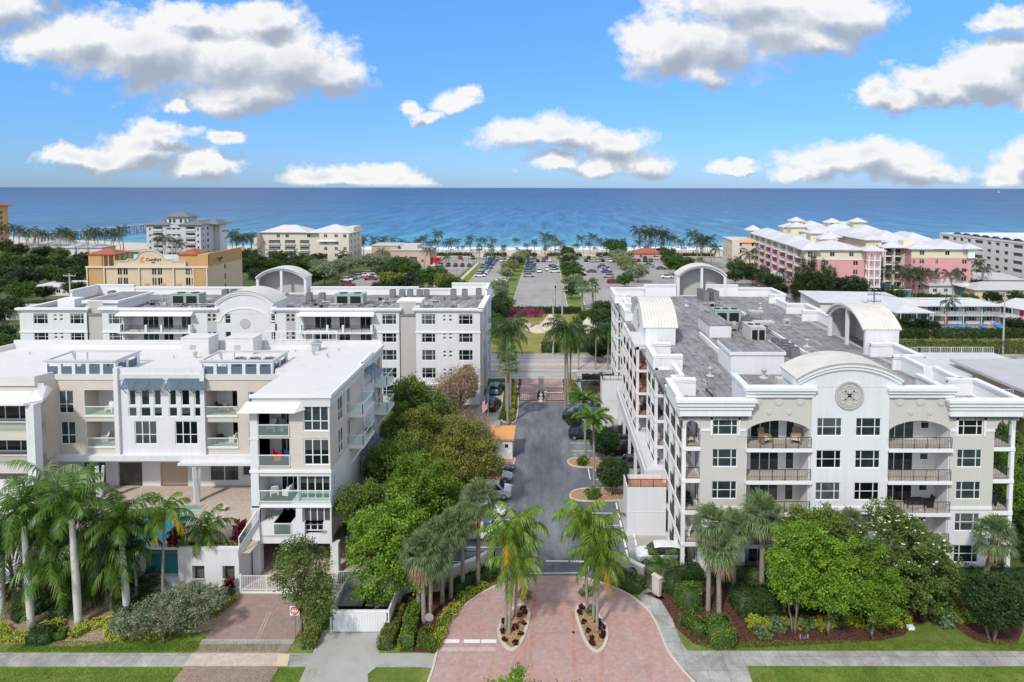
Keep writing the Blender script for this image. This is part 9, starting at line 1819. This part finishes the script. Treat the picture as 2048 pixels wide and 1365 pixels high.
for i in range(4):
    for s_, xx in (('left',-5.0),('right',3.1)):
        x, y = xx, 113.5+i*2.6; o = thing('planter', '%s flower urn from the near end on the %s edge of the entrance' % (ORD[i], s_), 'planter', (x,y,0), 0, 'urns at the far entrance'); mb = MB(); mb.cyl(x,y,0,.5,.16,.26,10); part('pot', mb, 'metalgrey', o); r_ = rng(i+7); V, F = leafcloud(np.array([[x,y,.68]]), 120, .14, .08, r_); V = V-np.array([x,y,0]); link('flowers', npmesh('flowers', V, F, ['leafred']), o)
wallthing('garden_wall', 'low tan wall of the bed right of the far gate', [(5.9,118.2),(12.2,118.2)], 1.5, m='ironstone'); wallthing('garden_wall', 'short tan side wall beside the far right footpath', [(5.7,111.6),(5.7,118.0)], 1.2, m='ironstone')
wallthing('garden_wall', 'cream stub wall at the road right of the far gate', [(3.9,123.4),(5.6,124.0)], 1.6, m='ironstone')
# ---------------------------------------------------------------- cars near the buildings
car('suv','paintwhite',(10.9,62.9),0+180,'white SUV with dark roof glass under the left corner of the right condominium')
car('sedan','paintblack',(9.9,92.2),180,'black sedan parked under the right condominium, third from the stair box'); car('suv','paintblack',(10.2,88.9),180,'black SUV parked second under the right condominium'); car('sedan','paintgrey',(10.6,84.9),180,'grey sedan parked under the right condominium beside the olive hedge'); car('sedan','paintblack',(10.0,95.6),180,'black sedan deepest in the row under the right condominium')
car('suv','paintwhite',(9.4,109.2),185,'white car beside the far stair box'); car('suv','paintgrey',(7.0,106.0),170,'grey open jeep beside the white car near the far gate'); car('pickup','paintblack',(5.0,102.2),0,'black pickup at the top of the right stalls'); car('suv','paintblack',(5.4,94.6),0,'black SUV before the two empty stalls'); car('sedan','paintsilver',(6.3,98.6),0,'silver car half hidden by the foxtail palm')
car('suv','paintteal',(-8.9,116.2),80,'teal SUV parked beside the rear condominium, farther one'); car('suv','paintblack',(-8.9,107.6),80,'black SUV parked beside the rear condominium, nearer one')
car('sedan','paintgrey',(-6.5,83.4),0,'grey hatchback in the stall beside the hut island'); car('sedan','paintsilver',(-6.6,80.6),0,'silver sedan next to the grey hatchback')
car('sedan','paintwhite',(-6.9,71.9),0,'white sedan in the left stalls, third from the entrance'); car('sedan','paintwhite',(-7.6,67.2),180,'white coupe between the cabbage palms'); car('sedan','paintteal',(-8.2,69.6),0,'pale teal sedan mostly hidden by the trees')
# white work van with a ladder rack
o = thing('work_van', 'white work van with red ladders on its roof in the left stalls', 'van', (-6.75,76.2,.02)); prof = [(-2.6,.35),(2.35,.35),(2.6,.7),(2.55,1.05),(1.75,1.2),(1.2,1.95),(-2.55,2.05),(-2.65,1.2)]
mb = MB(); mb.add([(x,-.98,z) for x,z in prof]+[(x,.98,z) for x,z in prof], [tuple(range(8)), tuple(range(15,7,-1))]+[(i,8+i,8+(i+1)%8,(i+1)%8) for i in range(8)]); P_('body', mb, 'paintwhite', o)
mb = MB(); mb.add([(1.72,-.9,1.23),(1.22,-.86,1.90),(1.22,.86,1.90),(1.72,.9,1.23)], [(3,2,1,0)]); mb.T = None
for s_ in (-1,1): q = [(1.55,s_*.985,1.25),(.95,s_*.985,1.85),(.35,s_*.985,1.85),(.35,s_*.985,1.2)]; mb.add(q, [(0,1,2,3)] if s_ < 0 else [(3,2,1,0)])
mb.v = [(x+(.03 if abs(y) < .95 else 0),y,z+(.02 if abs(y) < .95 else 0)) for x,y,z in mb.v]; P_('window', mb, 'carglass', o)
mb = MB()
for x in (-2.0,-.6,.7): mb.bar((x,-.9,2.3),(x,.9,2.3),.06); mb.bar((x,-.85,2.0),(x,-.85,2.3),.05); mb.bar((x,.85,2.0),(x,.85,2.3),.05)
P_('roof_rack', mb, 'galv', o); mb = MB()
for y in (-.5,-.1,.15,.55): mb.bar((-2.6,y,2.38),(1.3,y,2.38),.07)
for k in range(11): mb.bar((-2.5+k*.36,-.5,2.38),(-2.5+k*.36,-.1,2.38),.05); mb.bar((-2.5+k*.36,.15,2.38),(-2.5+k*.36,.55,2.38),.05)
P_('ladder', mb, 'signred', o); w = MB(); _wheel(w,0,0,.35,0,1); wm2 = w.mesh('wheel',['rubber','chrome'])
for x in (-1.8,1.75):
    for y in (-.88,.88): link('wheel', wm2, o, (x,y,0))
car('sedan','paintwhite',(-22.0,76.5),90,'white sedan in the garage under the white house'); car('suv','paintblack',(-22.2,68.8),20,'black SUV in the garage under the white house')
for i in range(7): x, y = 7.4+i*.13, 64.2+i*2.8-.2; o = thing('wheel_stop', '%s concrete wheel stop from the entrance along the right parking' % ORD[i], 'wheel stop', (9.0,63+i*1.5,0), 0, 'concrete wheel stops'); mb = MB(); mb.prism([(-.09,-.55),(.09,-.55),(.09,.55),(-.09,.55)], .03, .14); P_('block', mb, 'trim', o)
# ---------------------------------------------------------------- furniture on balconies and terraces
def chair(x, y, z, rz, label, m='wicker', group='balcony chairs', s_=1.0):
    o = thing('armchair', label, 'chair', (x,y,z), rz, group, s_)
    k = ('chair', m)
    if k not in _WC:
        a = MB(); a.box(-.30,-.28,.30,.30,.30,.44); b = MB(); b.add([(-.33,.22,.40),(.33,.22,.40),(.30,.42,1.05),(-.30,.42,1.05),(-.33,.30,.40),(.33,.30,.40),(.30,.50,1.03),(-.30,.50,1.03)], [(0,1,2,3),(7,6,5,4),(0,4,5,1),(1,5,6,2),(2,6,7,3),(3,7,4,0)]); c = MB()
        for sx2 in (-.38,.30): c.box(sx2,-.30,.05,sx2+.08,.30,.64)
        l = MB()
        for X_ in (-.3,.3):
            for Y_ in (-.25,.25): l.box(X_-.03,Y_-.03,0,X_+.03,Y_+.03,.30)
        _WC[k] = (a.mesh('seat',['cushion' if m == 'wicker' else m]), b.mesh('backrest',[m]), c.mesh('armrest',[m]), l.mesh('leg_frame',[m]))
    for nm, me in zip(('seat','backrest','armrest','leg_frame'), _WC[k]): link(nm, me, o)
    return o
def table(x, y, z, label, w=1.2, d=.8, m='wicker', h=.72):
    o = thing('table', label, 'table', (x,y,z), 0, 'balcony tables'); a = MB(); a.box(-w/2,-d/2,h-.05,w/2,d/2,h); P_('table_top', a, m, o); a = MB()
    for X_ in (-w/2+.08,w/2-.08):
        for Y_ in (-d/2+.08,d/2-.08): a.box(X_-.03,Y_-.03,0,X_+.03,Y_+.03,h-.05)
    P_('leg_frame', a, m, o)
chair(20.2,61.0,FL[4],.5,'left wicker armchair on the top balcony of the right condominium',s_=1.25); chair(23.1,61.0,FL[4],-.4,'right wicker armchair on the top balcony of the right condominium',s_=1.25)
table(34.3,61.0,FL[2],'dark dining table on the third floor right balcony',1.7,.8,'dark'); chair(35.6,61.0,FL[2],-1.57,'dark chair beside the dining table on the third floor right balcony','dark')
chair(13.2,61.2,FL[4],.3,'wicker chair on the top corner balcony of the right condominium'); table(13.2,62.8,FL[4],'round looking wicker table on the top corner balcony',.8,.8)
for k, (x, y, f) in enumerate(((13.2,61.3,2),(13.1,62.6,2),(13.2,61.4,0),(13.1,62.9,0),(13.2,61.5,1),(41.8,61.4,2),(13.1,77.2,3),(12.9,78.6,3),(13.1,77.4,1),(12.9,88,2),(12.7,90.5,2),(12.8,92.8,3))): chair(x, y, FL[f], k*1.1, 'dark chair %s counting along the side balconies of the right condominium' % ORD[k], ('dark','dark','dark','dark','signwhite','dark')[k % 6])
for k, (x, y, z, m) in enumerate(((-46.6,70.2,12.1,'signwhite'),(-45.9,70.4,12.1,'signwhite'),(-34.9,70.4,12.1,'dark'),(-34.0,70.2,12.1,'wicker'),(-35.0,70.3,8.75,'dark'),(-33.6,70.4,8.75,'cushion'),(-47.4,70.3,8.75,'signwhite'),(-25.9,61.8,13.15,'galv'),(-24.7,61.8,13.15,'galv'),(-25.4,61.9,10.3,'signred'),(-24.3,62.0,10.3,'paintblue'),(-25.8,61.8,6.95,'signwhite'),(-24.6,61.9,6.95,'signwhite'))): chair(x, y, z, k*.9, '%s chair counting along the balconies of the white house' % ORD[k].capitalize() if False else '%s chair, %s along the balconies of the white house' % ({'signwhite':'white','dark':'black','wicker':'brown','cushion':'beige','galv':'grey','signred':'red','paintblue':'blue'}[m], ORD[k]), m)
table(-24.6,61.9,3.75,'reddish wood dining table on the lowest balcony of the white house',1.1,1.9,'wood'); table(-46.3,70.8,12.1,'white dining table on the top left balcony of the white house',1.2,.8,'signwhite'); table(-34.5,69.8,12.1,'low wood table on the top balcony right of the awning shutters',1.0,.6,'wood',.42)
chair(-30.2,70.0,3.3,.4,'black lounge chair on the shaded pool terrace','dark',s_=1.2); o = thing('grill', 'black kettle grill on the shaded pool terrace', 'grill', (-31.0,71.2,3.3)); mb = MB(); mb.box(-.5,-.3,.7,.5,.3,.95); mb.cyl(0,0,.95,1.15,.3,.15,10); P_('lid', mb, 'dark', o); mb = MB(); mb.box(-.45,-.25,0,.45,.25,.7); P_('cabinet', mb, 'metalgrey', o)
for i, (x, y) in enumerate(((-33.4,66.2),(-33.4,64.4),(-41.8,65.4),(-41.8,63.6))): 
    o = thing('sun_lounger', '%s cream lounger beside the pool' % ORD[i], 'sun lounger', (x,y,3.3), R_(90 if i < 2 else -90), 'cream loungers by the pool'); a = MB(); a.box(-.32,-.9,.28,.32,.35,.36); a.add([(-.32,.35,.3),(.32,.35,.3),(.32,.95,.75),(-.32,.95,.75),(-.32,.35,.38),(.32,.35,.38),(.32,.92,.82),(-.32,.92,.82)], [(0,3,2,1),(4,5,6,7),(0,1,5,4),(1,2,6,5),(2,3,7,6),(3,0,4,7)]); P_('seat', a, 'cushion', o); a = MB(); [a.box(X_-.03,Y_-.03,0,X_+.03,Y_+.03,.28) for X_ in (-.28,.28) for Y_ in (-.8,.3)]; P_('leg_frame', a, 'galv', o)
o = thing('person', 'person in white sitting on the third floor corner balcony at the right edge', 'person', (41.7,62.0,FL[2]))
b_ = link('body', _WC[('person','clothwhite')], o)
for i, (x, y, z, s_, l) in enumerate(((-26.2,61.2,3.75,1.0,'leafy potted palm on the lowest balcony of the white house'),(-18.95,69.8,9.95,.5,'small potted plant on the middle side balcony'),(-28.0,60.2,.05,.9,'potted shrub beside the garage entrance'),(13.3,64.6,FL[0],.8,'potted plant on the ground floor corner terrace'))):
    o = thing('potted_plant', l, 'potted plant', (x,y,z)); mb = MB(); mb.cyl(0,0,0,.4*s_,.2*s_,.28*s_,10); P_('pot', mb, 'terracotta', o); V, F = leafcloud(np.array([[0,0,.8*s_],[.1,.1,1.1*s_],[-.15,0,.7*s_]]), 260, .2*s_, .10, rng(60+i)); link('foliage', npmesh('foliage', V, F, ['leafmid']), o)
# low planting at the ramp and small things in the right bed
o = thing('garden_ornament', 'small blue and orange garden ornament on the red mulch near the multi stemmed tree', 'ornament', (*at(1608,1278),0)); mb = MB(); mb.box(-.14,-.08,.05,.14,.08,.16); P_('body', mb, 'blueplastic', o); mb = MB(); mb.cyl(-.3,0,.05,.35,.05,n=6); mb.cyl(.3,0,.05,.35,.05,n=6); P_('flower_stake', mb, 'orangeroof', o)  # plain garden ornament with no lamp in it
o = thing('utility_cover', 'white utility marker at the right of the red mulch bed', 'utility box', (*at(1821,1258),0)); mb = MB(); mb.box(-.25,-.2,.0,.25,.2,.25); P_('cover', mb, 'signwhite', o)
r_ = rng(77); C = []
for k in range(60): a = r_.random()*6.28; C.append((1790+r_.normal(0,45), 1110+r_.normal(0,45)))
x, y = at(1790,1240)
V = []; F = []
for i in range(46):
    a, e = r_.random()*6.28, r_.random()*1.2; p = np.array([x+3.6*math.cos(a)*math.cos(e), y-abs(3.4*math.sin(a)*math.cos(e)), 6.3+3.6*math.sin(e)]); s_ = .10
    for j in range(4): b = j*PI/2; V += [p, p+np.array([s_*math.cos(b),s_*math.sin(b),.08]), p+np.array([s_*math.cos(b+.9),s_*math.sin(b+.9),.08])]; F.append((len(V)-3,len(V)-2,len(V)-1))
mg = [o for o in COL.objects if o.get('label','').startswith('large dark magnolia')][0]; rot = Matrix.Rotation(-mg.rotation_euler.z, 3, 'Z'); V = np.array([tuple((rot@(Vector(v)-mg.location))/mg.scale.x) for v in V])
link('blossoms', npmesh('blossoms', V, np.array(F), ['signwhite']), mg)
